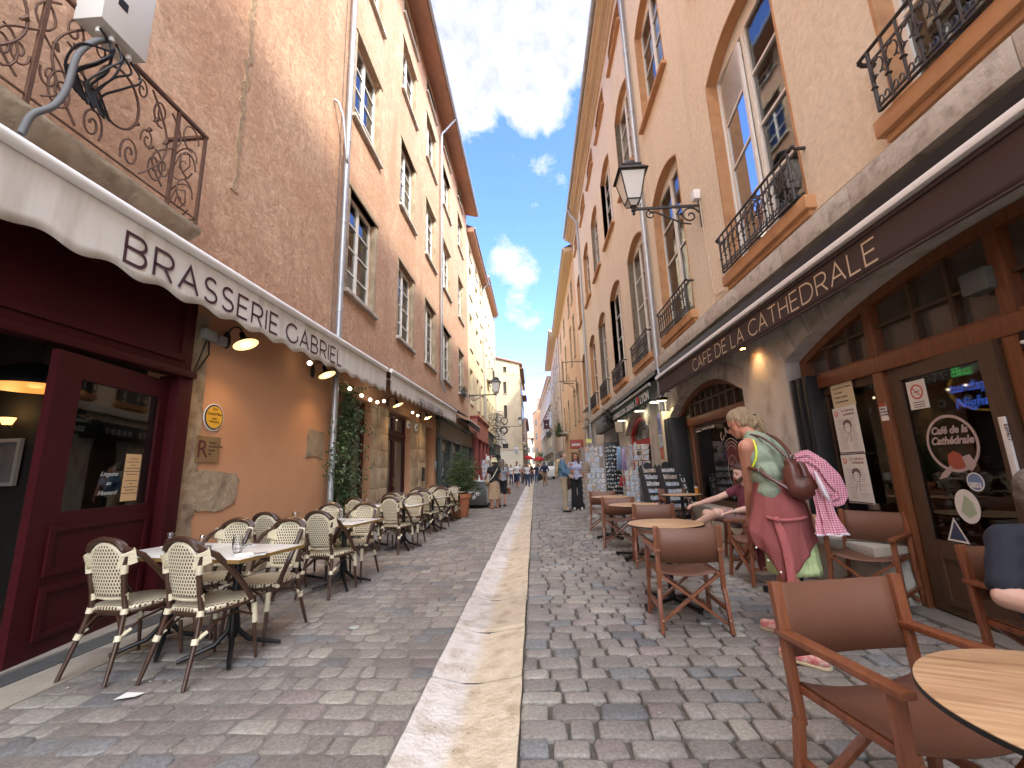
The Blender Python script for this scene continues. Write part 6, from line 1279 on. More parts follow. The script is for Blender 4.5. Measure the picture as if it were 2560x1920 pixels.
for i,(y,lb) in enumerate(((10.45,'near lit box lamp under the green awning'),(12.1,'middle lit box lamp under the green awning'),(14.6,'far lit box lamp under the green awning'))):
    t=thing('awning_lamp',lb,'lamp',(3.02,y,2.78)); a=MB(); a.box(-.13,.13,-.10,.10,.03,.07); a.build('housing',m_black,t,bevel=.006); a=MB(); a.box(-.12,.12,-.09,.09,0,.028); a.build('diffuser',mat('cool_lamp_glow',(1,.95,.8),.5,emit=(1,.88,.6),estr=.9),t,smooth=False); l=bpy.data.lights.new('awning_lamp_light','POINT'); l.energy=1.6; l.color=(1,.85,.6); l.shadow_soft_size=.1; lo=bpy.data.objects.new('awning_lamp_light',l); COL.objects.link(lo); lo.location=(0,0,-.08); attach(lo,t)
t=thing('poster_column','column of travel posters hanging on the stone pier beside the black stands','poster',(3.17,10.75,1.7)); 
for k,(z0,z1,c) in enumerate(((2.05,2.55,(.10,.14,.36)),(1.72,2.03,(.30,.42,.55)),(1.42,1.70,(.38,.10,.06)),(1.1,1.4,(.55,.48,.25)),(.75,1.08,(.4,.4,.4)))):
    a=MB(); a.box(3.15,3.17,10.52,10.92,z0,z1); a.build('poster_sheet',mat('travel_poster_%d'%k,c,.5,tuple(min(1,q*1.9+.05) for q in c),9,contrast=2,detail=3),t,world=True,smooth=False)
a=MB(); a.box(3.0,3.19,9.98,10.12,.0,2.5); tag(a.build('cream_post',mat('cream_post',(.60,.54,.40),.6),bevel=.01),'cream painted pilaster between the two cafes awnings and the souvenir shop','post')
for i,(x,z,lb) in enumerate(((2.17,2.26,'small brown framed picture raised over the magnet board'),(1.72,1.97,'small sepia picture on top of the first postcard rack'))):
    t=thing('framed_card',lb,'picture',(x,10.9+.2*i,z)); a=MB(); a.box(-.09,.09,-.01,.01,-.13,.13); a.build('card',mat('sepia_card',(.25,.18,.12),.6,(.4,.32,.24),12),t,bevel=.003)
t=thing('price_card','yellow price card on top of the first postcard rack','sign',(1.42,11.1,1.95)); a=MB(); a.box(-.07,.07,-.003,.003,-.05,.05); a.build('card',mat('yellow_card',(.62,.60,.18),.6),t)
# dark shop farther on
t=thing('dark_shop_sign','black fascia sign with grey letters over the dark arched shop','sign',(3.1,17.8,3.1)); a=MB(); a.box(2.95,3.19,15.55,20.3,2.75,3.3); a.build('board',m_black,t,world=True,bevel=.01)
a=MB(); [a.box(2.945,2.95,19.3-.33*i,19.5-.33*i,2.92,3.12) for i in range(10) if i!=4]; a.build('lettering',mat('grey_letters',(.25,.25,.25),.6),t,world=True,smooth=False)
t=thing('dark_doorway','dark arched doorway of the shop beyond the souvenir awning','shopfront',(3.5,17.2,0)); a=MB(); a.box(3.55,3.6,15.8,18.6,0,3.4); a.build('door',m_woodold,t,world=True); 
a=MB(); rng=random.Random(31)
for i in range(420): leaf_mesh(a,(rng.uniform(2.6,3.05),rng.uniform(15.1,16.0),rng.gauss(3.02,.14)),(rng.uniform(-1,1),rng.uniform(-1,1),rng.uniform(-.6,1)),(rng.uniform(-1,1),.2,1),.12,.05)
tag(a.build('dark_garland',mat('dark_garland',(.02,.022,.02),.6),smooth=False,norm=False),'dark clump of garland over the black shop sign','garland')
t=thing('stone_portal','grey stone arched doorway near the far end of the peach house','door',(3.2,24.5,0)); a=MB(); a.plate(archp(23.4,25.5,0,3.1,1.35,14),[archp(23.75,25.15,-.01,3.0,1.1,14)],3.08,3.2,'x'); a.build('surround',m_stone,t,world=True,smooth=False); a=MB(); a.box(3.02,3.2,23.2,25.7,4.5,4.62); a.build('hood',m_stone,t,world=True,bevel=.01); a=MB(); a.box(3.55,3.6,23.6,25.3,0,4.2); a.build('leaf',mat('blackish_door',(.03,.035,.04),.5),t,world=True)
t=thing('iron_sign','empty rectangular wrought iron sign frame on the peach wall','sign',(3.2,25,8)); a=MB()
for p,q in (((3.2,25,8.42),(1.95,25,8.42)),((1.95,25,8.42),(1.95,25,7.1)),((1.95,25,7.1),(2.55,25,7.1))): a.bar(p,q,.04)
a.tube([(2.2+.12*math.cos(i*.5)*(1-i/30),25,7.35+.28*math.sin(i*.5)*(1-i/30)) for i in range(18)],.014,5); a.build('frame',m_iron,t,world=True); t.location=(3.2,25,7.1)
t=thing('iron_bracket','spidery wrought iron sign bracket on the orange house','bracket',(3.2,29.5,6.2)); a=MB(); a.bar((3.2,29.5,7.25),(1.95,29.5,7.25),.035); a.tube([(1.98,29.5,7.25),(2.5,29.5,7.12),(2.95,29.5,6.8),(3.15,29.5,6.3),(3.02,29.5,6.1)],.018,5); a.bar((3.17,29.5,6.4),(3.17,29.5,7.5),.04); a.build('arm',m_iron,t,world=True)
t=thing('box_sign','rust red projecting box sign with pale letters on the orange house','sign',(2.7,28,2.8)); a=MB(); a.box(2.36,3.18,27.9,28.1,2.45,3.05); a.build('case',mat('rust_red_box',(.36,.08,.06),.6),t,world=True,bevel=.02); a=MB(); [a.box(2.46+.07*i,2.51+.07*i,27.885,27.9,2.64,2.80) for i in range(8)]; a.build('lettering',m_sw,t,world=True,smooth=False)
t=thing('flower_balcony','balcony with trailing plants on the orange house','balcony',(3.2,41,4.5)); a=MB(); a.box(2.45,3.2,39.5,43,4.35,4.5); a.build('slab',m_stone,t,world=True); a=MB(); [a.bar((2.5,39.5+.2*i,4.5),(2.5,39.5+.2*i,5.4),.025) for i in range(18)]; a.bar((2.5,39.5,5.4),(2.5,43,5.4),.04); a.build('railing',m_iron,t,world=True); a=MB(); rng=random.Random(7)
for i in range(900): leaf_mesh(a,(rng.gauss(2.45,.15),rng.uniform(39.3,43.1),4.3+abs(rng.gauss(.2,.45))),(rng.uniform(-1,1),rng.uniform(-1,1),rng.uniform(-.8,.8)),(rng.uniform(-1,1),.2,1),.18,.08)
a.build('foliage',m_ole,t,world=True,smooth=False,norm=False)
# hanging banners far right
t=thing('hanging_banner','dark plum hide-shaped banner hung from an iron arm, far right','banner',(1.9,55,6.2)); a=MB(); a.plate([(1.30,7.55),(1.45,7.42),(1.75,7.47),(2.05,7.42),(2.22,7.52),(2.12,7.2),(2.08,6.85),(2.14,6.45),(2.28,6.12),(2.0,6.25),(1.78,6.18),(1.5,6.25),(1.28,6.15),(1.40,6.5),(1.42,6.9),(1.38,7.25)],[],54.98,55.04,'y'); a.build('cloth',mat('plum_banner',(.07,.03,.04),.8),t,world=True,smooth=False); a=MB(); a.bar((3.15,55,7.95),(1.3,55,7.75),.04); a.bar((1.8,55,7.75),(1.8,55,7.45),.02); a.build('arm',m_iron,t,world=True); a=MB(); a.ball((1.75,54.95,6.82),(.1,.02,.07)); a.build('emblem',m_sw,t,world=True)
t=thing('hanging_shield','dark shield-shaped sign hanging below the plum banner, far right','sign',(2,55,5.1)); a=MB(); a.plate([(1.66,5.86),(2.36,5.82),(2.34,5.4),(2.18,5.15),(1.98,5.05),(1.78,5.16),(1.68,5.45)],[],54.98,55.05,'y'); a.build('board',mat('dark_green_board',(.04,.05,.045),.6),t,world=True,smooth=False); a=MB(); a.bar((3.15,55,5.95),(1.6,55,5.9),.03); a.build('arm',m_iron,t,world=True)
def umbrella(label,x,y,z,r):
    t=thing('cafe_parasol',label,'parasol',(x,y,0),0,'red parasols in the distance'); a=MB(); a.lathe([(r,z-.45),(r*.55,z-.16),(.02,z)],(0,0,0),8); a.lathe([(r,z-.6),(r,z-.45)],(0,0,0),8); a.build('canopy',mat('parasol_red',(.60,.03,.03),.7),t,norm=False,ang=10); a=MB(); a.tube([(0,0,0),(0,0,z)],.03,6); a.build('pole',m_white,t)
umbrella('left red parasol at the far end of the street',-.9,60,3.15,.75); umbrella('right red parasol at the far end of the street',.62,60,2.95,.75)
t=thing('white_van','white delivery van parked far down the street on the right','van',(1.45,52,0)); a=MB(); P=[(50.6,.35),(50.6,1.2),(51.1,1.55),(51.4,2.1),(54.8,2.15),(54.9,.35)]; a.plate(P,[],.9,2.35,'x'); a.build('body',m_sw,t,world=True,bevel=.05); a=MB(); a.box(.85,2.25,51.05,51.3,1.5,2.1); a.build('windscreen',g_dark,t,world=True); 
for x in (.85,2.25):
    for y in (51.4,54.1): a=MB(); a.lathe([(0,-.1),(.33,-.1),(.33,.1),(0,.1)],(0,0,0),16,Matrix.Translation((x,y,.33))@Matrix.Rotation(R(90),4,'Y')); a.build('wheel',m_black,t,world=True)
# drinks counter
t=thing('drinks_counter','steel and black mobile drinks counter with white flower drawing beside the oleander','counter',(-2.1,15.9,0)); a=MB(); a.box(-2.75,-1.72,15.25,17.0,.12,.9); a.build('body',mat('graphite_panel',(.07,.07,.068),.4,metal=.4),t,world=True,bevel=.01); a=MB(); a.box(-1.725,-1.70,15.28,16.1,.16,.86); a.box(-1.725,-1.70,16.14,16.97,.16,.86); a.build('door_panel',mat('brushed_steel',(.42,.42,.41),.35,metal=.8),t,world=True,bevel=.004); a=MB(); a.box(-2.8,-1.66,15.2,17.05,.9,.94); a.build('top',mat('brushed_steel2',(.42,.42,.41),.35,metal=.8),t,world=True,bevel=.005)
a=MB(); rg=random.Random(3)
for k in range(9):
    cx,cz=-2.25+rg.uniform(-.2,.25),.5+rg.uniform(-.15,.18); [a.tube([(cx,15.243,cz),(cx+.06*math.cos(an),15.243,cz+.06*math.sin(an)),(cx+.08*math.cos(an+.3),15.243,cz+.08*math.sin(an+.3))],.008,4) for an in (0,1.2,2.4,3.6,4.8)]
a.build('flower_drawing',m_sw,t,world=True)
for x in (-2.65,-1.8):
    for y in (15.4,16.85): a=MB(); a.lathe([(0,-.02),(.06,-.02),(.06,.02),(0,.02)],(0,0,0),12,Matrix.Translation((x,y,.06))@Matrix.Rotation(R(90),4,'Y')); a.build('castor',m_black,t,world=True)
for k in range(9): tag(MB().lathe([(0,0),(.03,0),(.032,.10),(.012,.15),(.012,.2),(0,.2)],(-2.6+.1*k,15.5+.12*(k%3),.94),8).build('bottle',[m_sw,m_red,g_dark][k%3]),'small bottle standing on the steel drinks counter','bottle','bottles on the drinks counter')
card_rack('postcard_rack','small slim card rack behind the drinks counter on the left',(-1.95,17.3,0),.34,1.75,m_card,seed=8,nx=2,nz_=8)
t=thing('christmas_display','red and white ornaments heaped in front of the red shopfront','display',(-3,27.5,0)); rg=random.Random(14)
for k in range(34): a=MB(); a.ball((rg.uniform(-3.2,-2.7),rg.uniform(27,30),rg.uniform(.5,2.2)),rg.uniform(.06,.12),8,6); a.build('ornament',[m_sw,m_redshop][k%2],t,world=True)
a=MB(); a.box(-3.3,-2.6,27,30,0,.5); a.bar((-3,27,.5),(-3,27,2.3),.05); a.bar((-3,30,.5),(-3,30,2.3),.05); a.build('table',m_sw,t,world=True)
# ================================================================= BISTRO FURNITURE (LEFT)
m_cane=mat('brown_cane_tube',(.040,.018,.011),.38,(.065,.030,.017),14,.02,stretch=(1,1,.2),coat=.1); m_cream=mat('cream_cane_wrap',(.70,.64,.47),.45,(.60,.53,.37),30,.15,stretch=(1,1,6))
m_wb=weave('woven_back',(0,2),.0235); m_ws=weave('woven_seat',(0,1),.026)
def bistro_chair():
    t=thing('bistro_chair','x','chair')
    def yb(z): return -.19-(z-.45)*.20    # lean of the back
    def hw(z): return .108+.035*min(1,(z-.50)/.22) 
    # back panel: arched outline, curved in plan
    a=MB(); n=12; rows=14; v=[]; out=[]
    zs=[.515+.35*i/rows for i in range(rows+1)]
    for z in zs:
        h=hw(z) if z<.72 else math.sqrt(max(0,1-((z-.72)/.148)**2))*.143
        for j in range(n+1):
            x=-h+2*h*j/n; v.append((x,yb(z)-.018*(1-(x/.15)**2),z))
    a.add(v,[(i*(n+1)+j,i*(n+1)+j+1,(i+1)*(n+1)+j+1,(i+1)*(n+1)+j) for i in range(rows) for j in range(n)])
    o=a.build('backrest',m_wb,t,norm=False); md=o.modifiers.new('s','SOLIDIFY'); md.thickness=.014; md.offset=0
    outl=[(-hw(z),yb(z),z) for z in (.505,.60,.70)]+[(-.147*math.cos(R(d)),yb(.72+.155*math.sin(R(d)))-.012*math.sin(R(d)),.72+.155*math.sin(R(d))) for d in range(5,180,14)]+[(hw(z),yb(z),z) for z in (.70,.60,.505)]
    a=MB(); a.tube(outl,.0135,8); a.tube([(-.108,yb(.505),.505),(0,yb(.505)-.012,.50),(.108,yb(.505),.505)],.014,8); a.build('back_binding',m_cream,t)
    # outer double hoop that sweeps forward as arm braces
    for off,r in ((0,.0195),(.034,.0165)):
        P=[]
        for s in (-1,1):
            q=[(s*(.225),.12,.43),(s*(.222),.03,.56),(s*(.208),-.08,.69),(s*(.188),-.17+off*.3,.785)]
            q+= [(s*(.158)*math.cos(R(d))**.8,yb(.8)-.012+off*.9-.02*math.sin(R(d)),.80+(.105-off*.2)*math.sin(R(d))) for d in (22,40,58,75)]
            P.append(q)
        pts=P[0]+[(0,yb(.8)-.036+off*.9,.908-off*.2)]+P[1][::-1]; a=MB(); a.tube(pts,r,8); a.build('hoop',m_cane,t)
    for s in (-1,1):   # back posts continue as splayed rear legs
        a=MB(); a.tube([(s*.165,yb(.80),.79),(s*.150,yb(.70)-.012,.70),(s*.140,yb(.55)-.012,.55),(s*.148,-.205,.44),(s*.168,-.235,.28),(s*.200,-.315,.0)],[.013,.018,.018,.0175,.0165,.013],10); a.build('leg',m_cane,t)
        a=MB(); a.tube([(s*.185,.175,.43),(s*.19,.19,.25),(s*.20,.215,0)],[.015,.0145,.0115],10); a.build('leg',m_cane,t)
        a=MB()   # shoulder wrap
        for k in range(7): z=.735+.013*k; a.tube([(s*(.130+.004*k),yb(z)-.032,z-.02),(s*(.200-.002*k),yb(z)+.040,z+.012),(s*(.165),yb(z)+.055,z+.02),(s*(.115+.003*k),yb(z)+.0,z-.01)],.0085,6,closed=True)
        a.tube([(s*.155,yb(.71)-.012,.735),(s*.150,yb(.68)-.012,.675)],.0235,10); a.build('shoulder_wrap',m_cream,t)
        a=MB(); a.tube([(s*.139,yb(.52)-.010,.535),(s*.140,yb(.49)-.008,.49)],.0215,10); a.build('cane_knot',m_cream,t)
        a=MB(); a.tube([(s*.149,-.207,.435),(s*.152,-.212,.40)],.0225,10); a.tube([(s*.14,-.20,.42),(s*.12,-.19,.425)],.012,6); a.build('cane_knot',m_cream,t)
        a=MB(); a.tube([(s*.169,-.240,.275),(s*.174,-.250,.24)],.0225,10); a.tube([(s*.18,-.235,.27),(s*.155,-.20,.30)],.012,6); a.tube([(s*.18,-.23,.27),(s*.19,-.18,.30)],.012,6); a.build('cane_knot',m_cream,t)
        a=MB(); a.tube([(s*.187,.18,.385),(s*.192,.195,.245)],.0205,10); a.build('cane_wrap',m_cream,t)
        a=MB(); a.tube([(s*.226,.13,.42),(s*.212,.12,.415),(s*.19,.15,.43)],.016,8); a.build('cane_knot',m_cream,t)
        a=MB(); a.tube([(s*.183,-.235,.27),(s*.17,-.10,.34),(s*.165,.05,.36),(s*.187,.185,.30)],.0085,6); a.build('stretcher',m_cane,t)
    a=MB(); a.tube([(-.18,-.235,.27),(-.12,-.215,.35),(-.08,-.20,.395),(.08,-.20,.395),(.12,-.215,.35),(.18,-.235,.27)],.009,6); a.build('stretcher',m_cane,t)
    a=MB(); a.tube([(-.19,.19,.27),(-.12,.185,.36),(-.06,.185,.39),(.06,.185,.39),(.12,.185,.36),(.19,.19,.27)],.009,6); a.build('stretcher',m_cane,t)
    # seat
    out=[]; 
    for d in range(0,360,12):
        c,s_=math.cos(R(d)),math.sin(R(d)); e=.62; x=.215*abs(c)**e*(1 if c>0 else -1); y=.215*abs(s_)**e*(1 if s_>0 else -1); x*=(1+.10*(y/.2)*.6); out.append((x,y))
    a=MB(); m=len(out); rings=[(.90,.452),(1.0,.447),(1.02,.435),(1.0,.423)]
    v=[(0,0,.450)]+[(x*k,y*k,z) for k,z in [(.5,.452)]+rings for x,y in out]; f=[(0,1+j,1+(j+1)%m) for j in range(m)]+[(1+i*m+j,1+i*m+(j+1)%m,1+(i+1)*m+(j+1)%m,1+(i+1)*m+j) for i in range(4) for j in range(m)]
    a.add(v,f); a.build('seat',m_ws,t)
    a=MB(); a.tube([(x*.97,y*.97,.412) for x,y in out],.014,8,closed=True); a.build('seat_ring',m_cane,t)
    return t
def place(first,used,loc,rz,label,group=None):
    o=first if not used else copy_tree(first)
    o.location=loc; o.rotation_euler=(0,0,rz); o['label']=label
    if group: o['group']=group
    return o
ROWY=[3.36,5.26,7.66,9.82,11.75]; ORD=['nearest','second','third','fourth','farthest']
m_marble=mat('white_laminate_top',(.74,.73,.70),.22,(.66,.65,.61),9,contrast=.8,spec=.6)
def bistro_table():
    t=thing('bistro_table','x','table'); a=MB(); a.box(-.325,.325,-.31,.31,.722,.740); a.build('tabletop',m_marble,t,bevel=.002); a=MB(); a.plate(rect(-.335,.335,-.32,.32),[rect(-.3252,.3252,-.3102,.3102)],.714,.738,'z'); a.build('edge_band',m_brass,t,smooth=False)
    a=MB(); a.lathe([(.032,.12),(.030,.35),(.026,.68),(.08,.70),(.08,.718)],(0,0,0),14); a.build('pedestal',m_black,t)
    for k in range(4): an=R(45+90*k); c,s=math.cos(an),math.sin(an); a=MB(); a.tube([(c*.015,s*.015,.30),(c*.03,s*.03,.17),(c*.11,s*.11,.085),(c*.24,s*.24,.045),(c*.33,s*.33,.018)],[.020,.020,.018,.016,.014],8); a.build('foot',m_black,t)
    return t
ch=bistro_chair(); tb=bistro_table(); uc=ut=False; rng=random.Random(17); OCC=[]
for r,Y in enumerate(ROWY):
    for k,X in ((0,-3.02),(1,-2.36)):
        side='street side' if k else 'wall side'
        place(tb,ut,(-2.35 if k else -3.0,Y+(.07 if k else .21),0),R(-12),'white topped bistro table, %s row, %s'%(ORD[r],side),'white bistro tables in front of the ochre wall'); ut=True
        j=lambda a:rng.uniform(-a,a)
        nx=(X-.02 if k else X+.01)+j(.015); place(ch,uc,(nx,Y-(.14 if r==0 else .20)+(.02 if k else .06)+j(.02),0),R(-11+j(3)),'cream and brown woven bistro chair, near side of the %s table row, %s'%(ORD[r],side),'woven cane bistro chairs'); uc=True
        place(ch,True,(X+j(.03)+(.0 if k else .1),Y+(.44 if k else .56)+j(.03),0),R(176+j(6)),'cream and brown woven bistro chair, far side of the %s table row, %s'%(ORD[r],side),'woven cane bistro chairs')
# table settings
m_glass=glassmat('tumbler_glass',(.99,.99,.99),refl=.12); m_steel=mat('cutlery_steel',(.5,.5,.5),.25,metal=1); m_napkin=mat('white_napkin',(.74,.73,.70),.9)
def tumbler():
    t=thing('wine_tumbler','x','glass'); a=MB(); a.lathe([(0,.004),(.026,.006),(.037,.035),(.036,.07),(.030,.115),(.0288,.115),(.0345,.07),(.035,.036),(.024,.009),(0,.008)],(0,0,0),18); a.build('glass_body',m_glass,t); a=MB(); a.lathe([(0,0),(.024,0),(.026,.005),(0,.0045)],(0,0,0),16); a.build('base',m_glass,t); return t
def cutlery():
    t=thing('cutlery_set','x','cutlery'); a=MB(); a.add([(-.055,-.10,.001),(.055,-.10,.001),(.055,.10,.001),(-.055,.10,.001),(-.055,-.10,.004),(.055,-.10,.004),(.055,.10,.004),(-.055,.10,.004)],[(3,2,1,0),(4,5,6,7),(0,1,5,4),(1,2,6,5),(2,3,7,6),(3,0,4,7)]); a.build('napkin',m_napkin,t,smooth=False)
    a=MB(); a.tube([(.02,-.095,.008),(.02,.02,.010)],[.005,.003],6); a.box(.008,.032,.02,.05,.008,.011); [a.bar((.010+.0065*i,.05,.010),(.010+.0065*i,.10,.013),.003) for i in range(4)]; a.build('fork',m_steel,t)
    a=MB(); a.tube([(-.02,-.095,.009),(-.02,.0,.009)],.005,6); a.box(-.028,-.012,0,.11,.008,.0105); a.build('knife',m_steel,t); return t
tu=tumbler(); cu_=cutlery(); u1=u2=False; ZT=.741
def put(kind,x,y,rz,label):
    global u1,u2
    if kind=='g': place(tu,u1,(x,y,ZT),rz,label,'stemless glasses on the bistro tables'); u1=True
    else: place(cu_,u2,(x,y,ZT),rz,label,'cutlery on napkins on the bistro tables'); u2=True
for r,Y in enumerate(ROWY):
    if r==0:
        put('g',-2.30,Y-.03,0,'right one of the paired glasses on the nearest table row'); put('g',-2.41,Y+.12,0,'left one of the paired glasses on the nearest table row'); put('g',-3.20,Y+.38,0,'glass at the wall end of the nearest table row')
        put('c',-2.12,Y-.14,R(-65),'fork and knife at the street corner of the nearest table row'); put('c',-2.48,Y+.30,R(60),'fork and knife behind the paired glasses on the nearest table row'); put('c',-3.14,Y+.32,R(50),'fork and knife at the wall end of the nearest table row')
    else:
        for k,X in ((0,-3.02),(1,-2.36)):
            side='street side' if k else 'wall side'
            yo=.07 if k else .2; put('g',X-.02,Y-.02+yo,0,'right glass of the %s table row, %s'%(ORD[r],side)); put('g',X-.10,Y+.10+yo,0,'left glass of the %s table row, %s'%(ORD[r],side)); put('c',X+.20,Y-.08+yo,R(-60),'cutlery on the %s table row, %s'%(ORD[r],side))
t=thing('glass_ashtray','round clear glass ashtray in the middle of the nearest bistro table row','ashtray',(-2.66,3.44,ZT)); a=MB(); a.lathe([(0,0),(.05,0),(.055,.012),(.055,.032),(.047,.032),(.042,.008),(0,.008)],(0,0,0),20); a.build('dish',glassmat('thick_glass',(.85,.88,.88),.4),t); a=MB(); a.lathe([(.0545,.030),(.058,.033),(.0545,.036),(.046,.033)],(0,0,0),20); a.build('rim',m_steel,t)
for x,y,lb,c in ((-2.86,3.50,'salt shaker with steel lid left of the glass ashtray',(.75,.75,.74)),(-2.80,3.60,'pepper shaker with steel lid behind the glass ashtray',(.12,.10,.08))):
    t=thing('shaker',lb,'shaker',(x,y,ZT)); a=MB(); a.lathe([(0,0),(.022,0),(.024,.01),(.024,.075),(.018,.085),(0,.085)],(0,0,0),16); a.build('jar',m_glass,t); a=MB(); a.lathe([(0,.004),(.020,.004),(.020,.05),(0,.052)],(0,0,0),14); a.build('filling',mat('fill_'+lb[:4],c,.9),t); a=MB(); a.lathe([(.019,.083),(.021,.086),(.019,.103),(.008,.108),(0,.108)],(0,0,0),14); a.build('lid',m_steel,t)
a=MB(); a.add([(-2.62,2.78,.004),(-2.5,2.80,.012),(-2.49,2.86,.006),(-2.6,2.85,.014)],[(0,1,2,3)]); tag(a.build('crumpled_napkin',m_napkin,norm=False),'crumpled white paper scrap on the ground under the nearest tables','litter')
for (x,y,lb) in ((-1.62,3.95,'round glass ground light in the cobbles on the left'),(1.35,3.9,'round glass ground light in the cobbles beside the leather chair')):
    t=thing('ground_light',lb,'ground light',(x,y,-.002)); a=MB(); a.lathe([(0,0),(.045,0),(.052,.004),(.052,-.02)],(0,0,0),20); a.build('rim',mat('dull_steel',(.3,.3,.29),.4,metal=.7),t,norm=False); a=MB(); a.lathe([(0,.008),(.04,.003)],(0,0,0),20); a.build('lens',mat('cloudy_lens',(.45,.48,.44),.2),t,norm=False)
# ================================================================= DIRECTOR'S CHAIRS AND ROUND TABLES (RIGHT)
m_teak=mat('reddish_teak',(.25,.088,.038),.36,(.155,.05,.024),5,.03,stretch=(8,8,.8),contrast=1.2,coat=.2); m_leath=mat('brown_sling_cloth',(.165,.072,.042),.5,(.135,.058,.034),3,.08,bscale=220,contrast=.8); m_rivet=mat('steel_rivet',(.6,.6,.58),.3,metal=.9)
def director_chair():
    t=thing('folding_chair','x','chair')
    for s in (-1,1):
        a=MB(); a.bar((s*.246,-.255,.805),(s*.246,-.235,.60),.040,.030); a.bar((s*.246,-.237,.62),(s*.246,-.215,.30),.034,.030); a.bar((s*.252,-.215,.32),(s*.262,-.255,.0),.030,.036); a.build('back_leg',m_teak,t,bevel=.004)
        a=MB(); a.bar((s*.242,.215,.600),(s*.246,.215,.30),.038,.030); a.bar((s*.248,.215,.32),(s*.260,.245,.0),.030,.036); a.build('front_leg',m_teak,t,bevel=.004)
        a=MB(); a.bar((s*.246,-.262,.615),(s*.246,.262,.612),.050,.024,up=(1,0,0) if False else (0,0,1)); a.build('armrest',m_teak,t,bevel=.005)
        a=MB(); a.bar((s*.222,-.22,.425),(s*.222,.225,.425),.034,.030); a.build('seat_rail',m_teak,t,bevel=.003)
        a=MB(); a.bar((s*.252,-.225,.17),(s*.252,.225,.17),.022,.032); a.build('side_rail',m_teak,t,bevel=.003)
    for y in (-.20,.20):
        for s in (-1,1): a=MB(); a.bar((s*.222,y+s*.011,.415),(-s*.25,y+s*.011,.06),.020,.036,up=(0,1,0)); a.build('cross_brace',m_teak,t,bevel=.003)
    a=MB(); n=10; v=[]
    for i in range(n+1):
        x=-.242+.484*i/n; sag=.025*(1-(x/.242)**2)
        for z in (.525,.66,.795): v.append((x,-.262+(.8-z)*.1-sag,z-.006*(1-(x/.242)**2)))
    a.add(v,[(i*3+j,i*3+3+j,i*3+4+j,i*3+1+j) for i in range(n) for j in range(2)]); o=a.build('back_sling',m_leath,t,norm=False); md=o.modifiers.new('s','SOLIDIFY'); md.thickness=.006; md.offset=0
    for s in (-1,1): a=MB(); a.box(s*.262-.024,s*.262+.024,-.285,-.232,.57,.79) if False else a.tube([(s*.242,-.236,.527),(s*.242,-.262,.793)],.010,8); a.build('sling_sleeve',m_leath,t)
    a=MB(); v=[]
    for i in range(n+1):
        x=-.232+.464*i/n; sag=.035*(1-(x/.232)**2)
        for y in (-.21,-.07,.07,.215): v.append((x,y,.446-sag))
    a.add(v,[(i*4+j,i*4+4+j,i*4+5+j,i*4+1+j) for i in range(n) for j in range(3)]); o=a.build('seat_sling',m_leath,t,norm=False); md=o.modifiers.new('s','SOLIDIFY'); md.thickness=.007; md.offset=0
    a=MB()
    for s in (-1,1):
        for (y,z) in ((-.272,.10),(-.232,.44)): a.ball((s*.252,y,z),.008,6,5)
    for y in (-.222,.222): a.ball((0,y,.237),.008,6,5)
    a.build('rivets',m_rivet,t); return t
dc=director_chair(); ud=False
DC=[((1.29,1.75),R(180+9),'big brown folding chair facing us at the bottom right'),
    ((1.22,3.93),R(-3),'brown folding chair seen square from behind, nearest the cobbled lane'),
    ((1.55,6.08),R(-8),'second brown folding chair along the lane, its back above the round table'),
    ((1.37,7.50),R(-10),'third brown folding chair along the lane'),
    ((1.40,9.42),R(-8),'fourth and farthest brown folding chair along the lane, beside the postcard rack'),
    ((2.50,5.20),R(90),'empty brown folding chair with open arms between the standing woman and the seated man'),
    ((3.0,4.25),R(128),'brown folding chair against the cafe window right of the standing woman'),
    ((2.80,9.05),R(175),'brown folding chair beyond the far round table, next to the black stands'),
    ((2.60,2.38),R(180),'brown folding chair of the man in dark blue at the right edge'),
    ((2.92,6.28),R(95),'brown folding chair of the seated man in plum shirt')]
for i,(p,rz,lb) in enumerate(DC):
    o=place(dc,ud,(p[0],p[1],0),rz,lb,'brown folding chairs of the cafe terrace'); ud=True; o.scale=(1.12,1,1) if i==0 else (1,1,1)
m_oak=mat('oak_laminate',(.60,.40,.235),.35,(.46,.27,.14),4.0,.02,stretch=(.9,13,1),contrast=1.7,detail=14,col3=(.33,.185,.095),s3=2.4,spec=.5)
def round_table():
    t=thing('round_table','x','table'); a=MB(); a.lathe([(0,.722),(.352,.722),(.355,.726),(.355,.7355),(.352,.7365),(0,.7365)],(0,0,0),72); a.build('tabletop',m_oak,t); a=MB(); a.lathe([(.0,.7215),(.350,.7215),(.357,.7215),(.357,.733),(.354,.7335),(.354,.7225)],(0,0,0),72); a.build('edge_band',m_black,t)
    a=MB(); a.lathe([(.035,.05),(.03,.1),(.03,.68),(.07,.70),(.07,.72)],(0,0,0),16); a.build('pedestal',m_black,t)
    for k in range(4): an=R(90*k+20); c,s=math.cos(an),math.sin(an); a=MB(); a.bar((0,0,.06),(c*.33,s*.33,.035),.05,.03); a.lathe([(.022,0),(.022,.025)],(c*.31,s*.31,0),8); a.build('foot',m_black,t)
    return t
rt=round_table(); ur=False
for x,y,rz,lb in ((1.265,1.10,R(-20),'round oak topped table cut by the bottom right corner'),(1.25,4.42,R(10),'round oak topped table just beyond the chair seen from behind'),(1.42,6.55,R(30),'round oak topped table, second along the lane'),(1.40,8.35,0,'small looking round oak table, third along the lane'),(2.72,8.35,R(15),'round oak topped table with a beer glass near the far cafe window'),(2.56,4.62,R(40),'round oak topped table half hidden behind the standing woman'),(2.55,1.25,0,'round table in front of the man in dark blue')): place(rt,ur,(x,y,0),rz,lb,'round oak tables of the cafe terrace'); ur=True
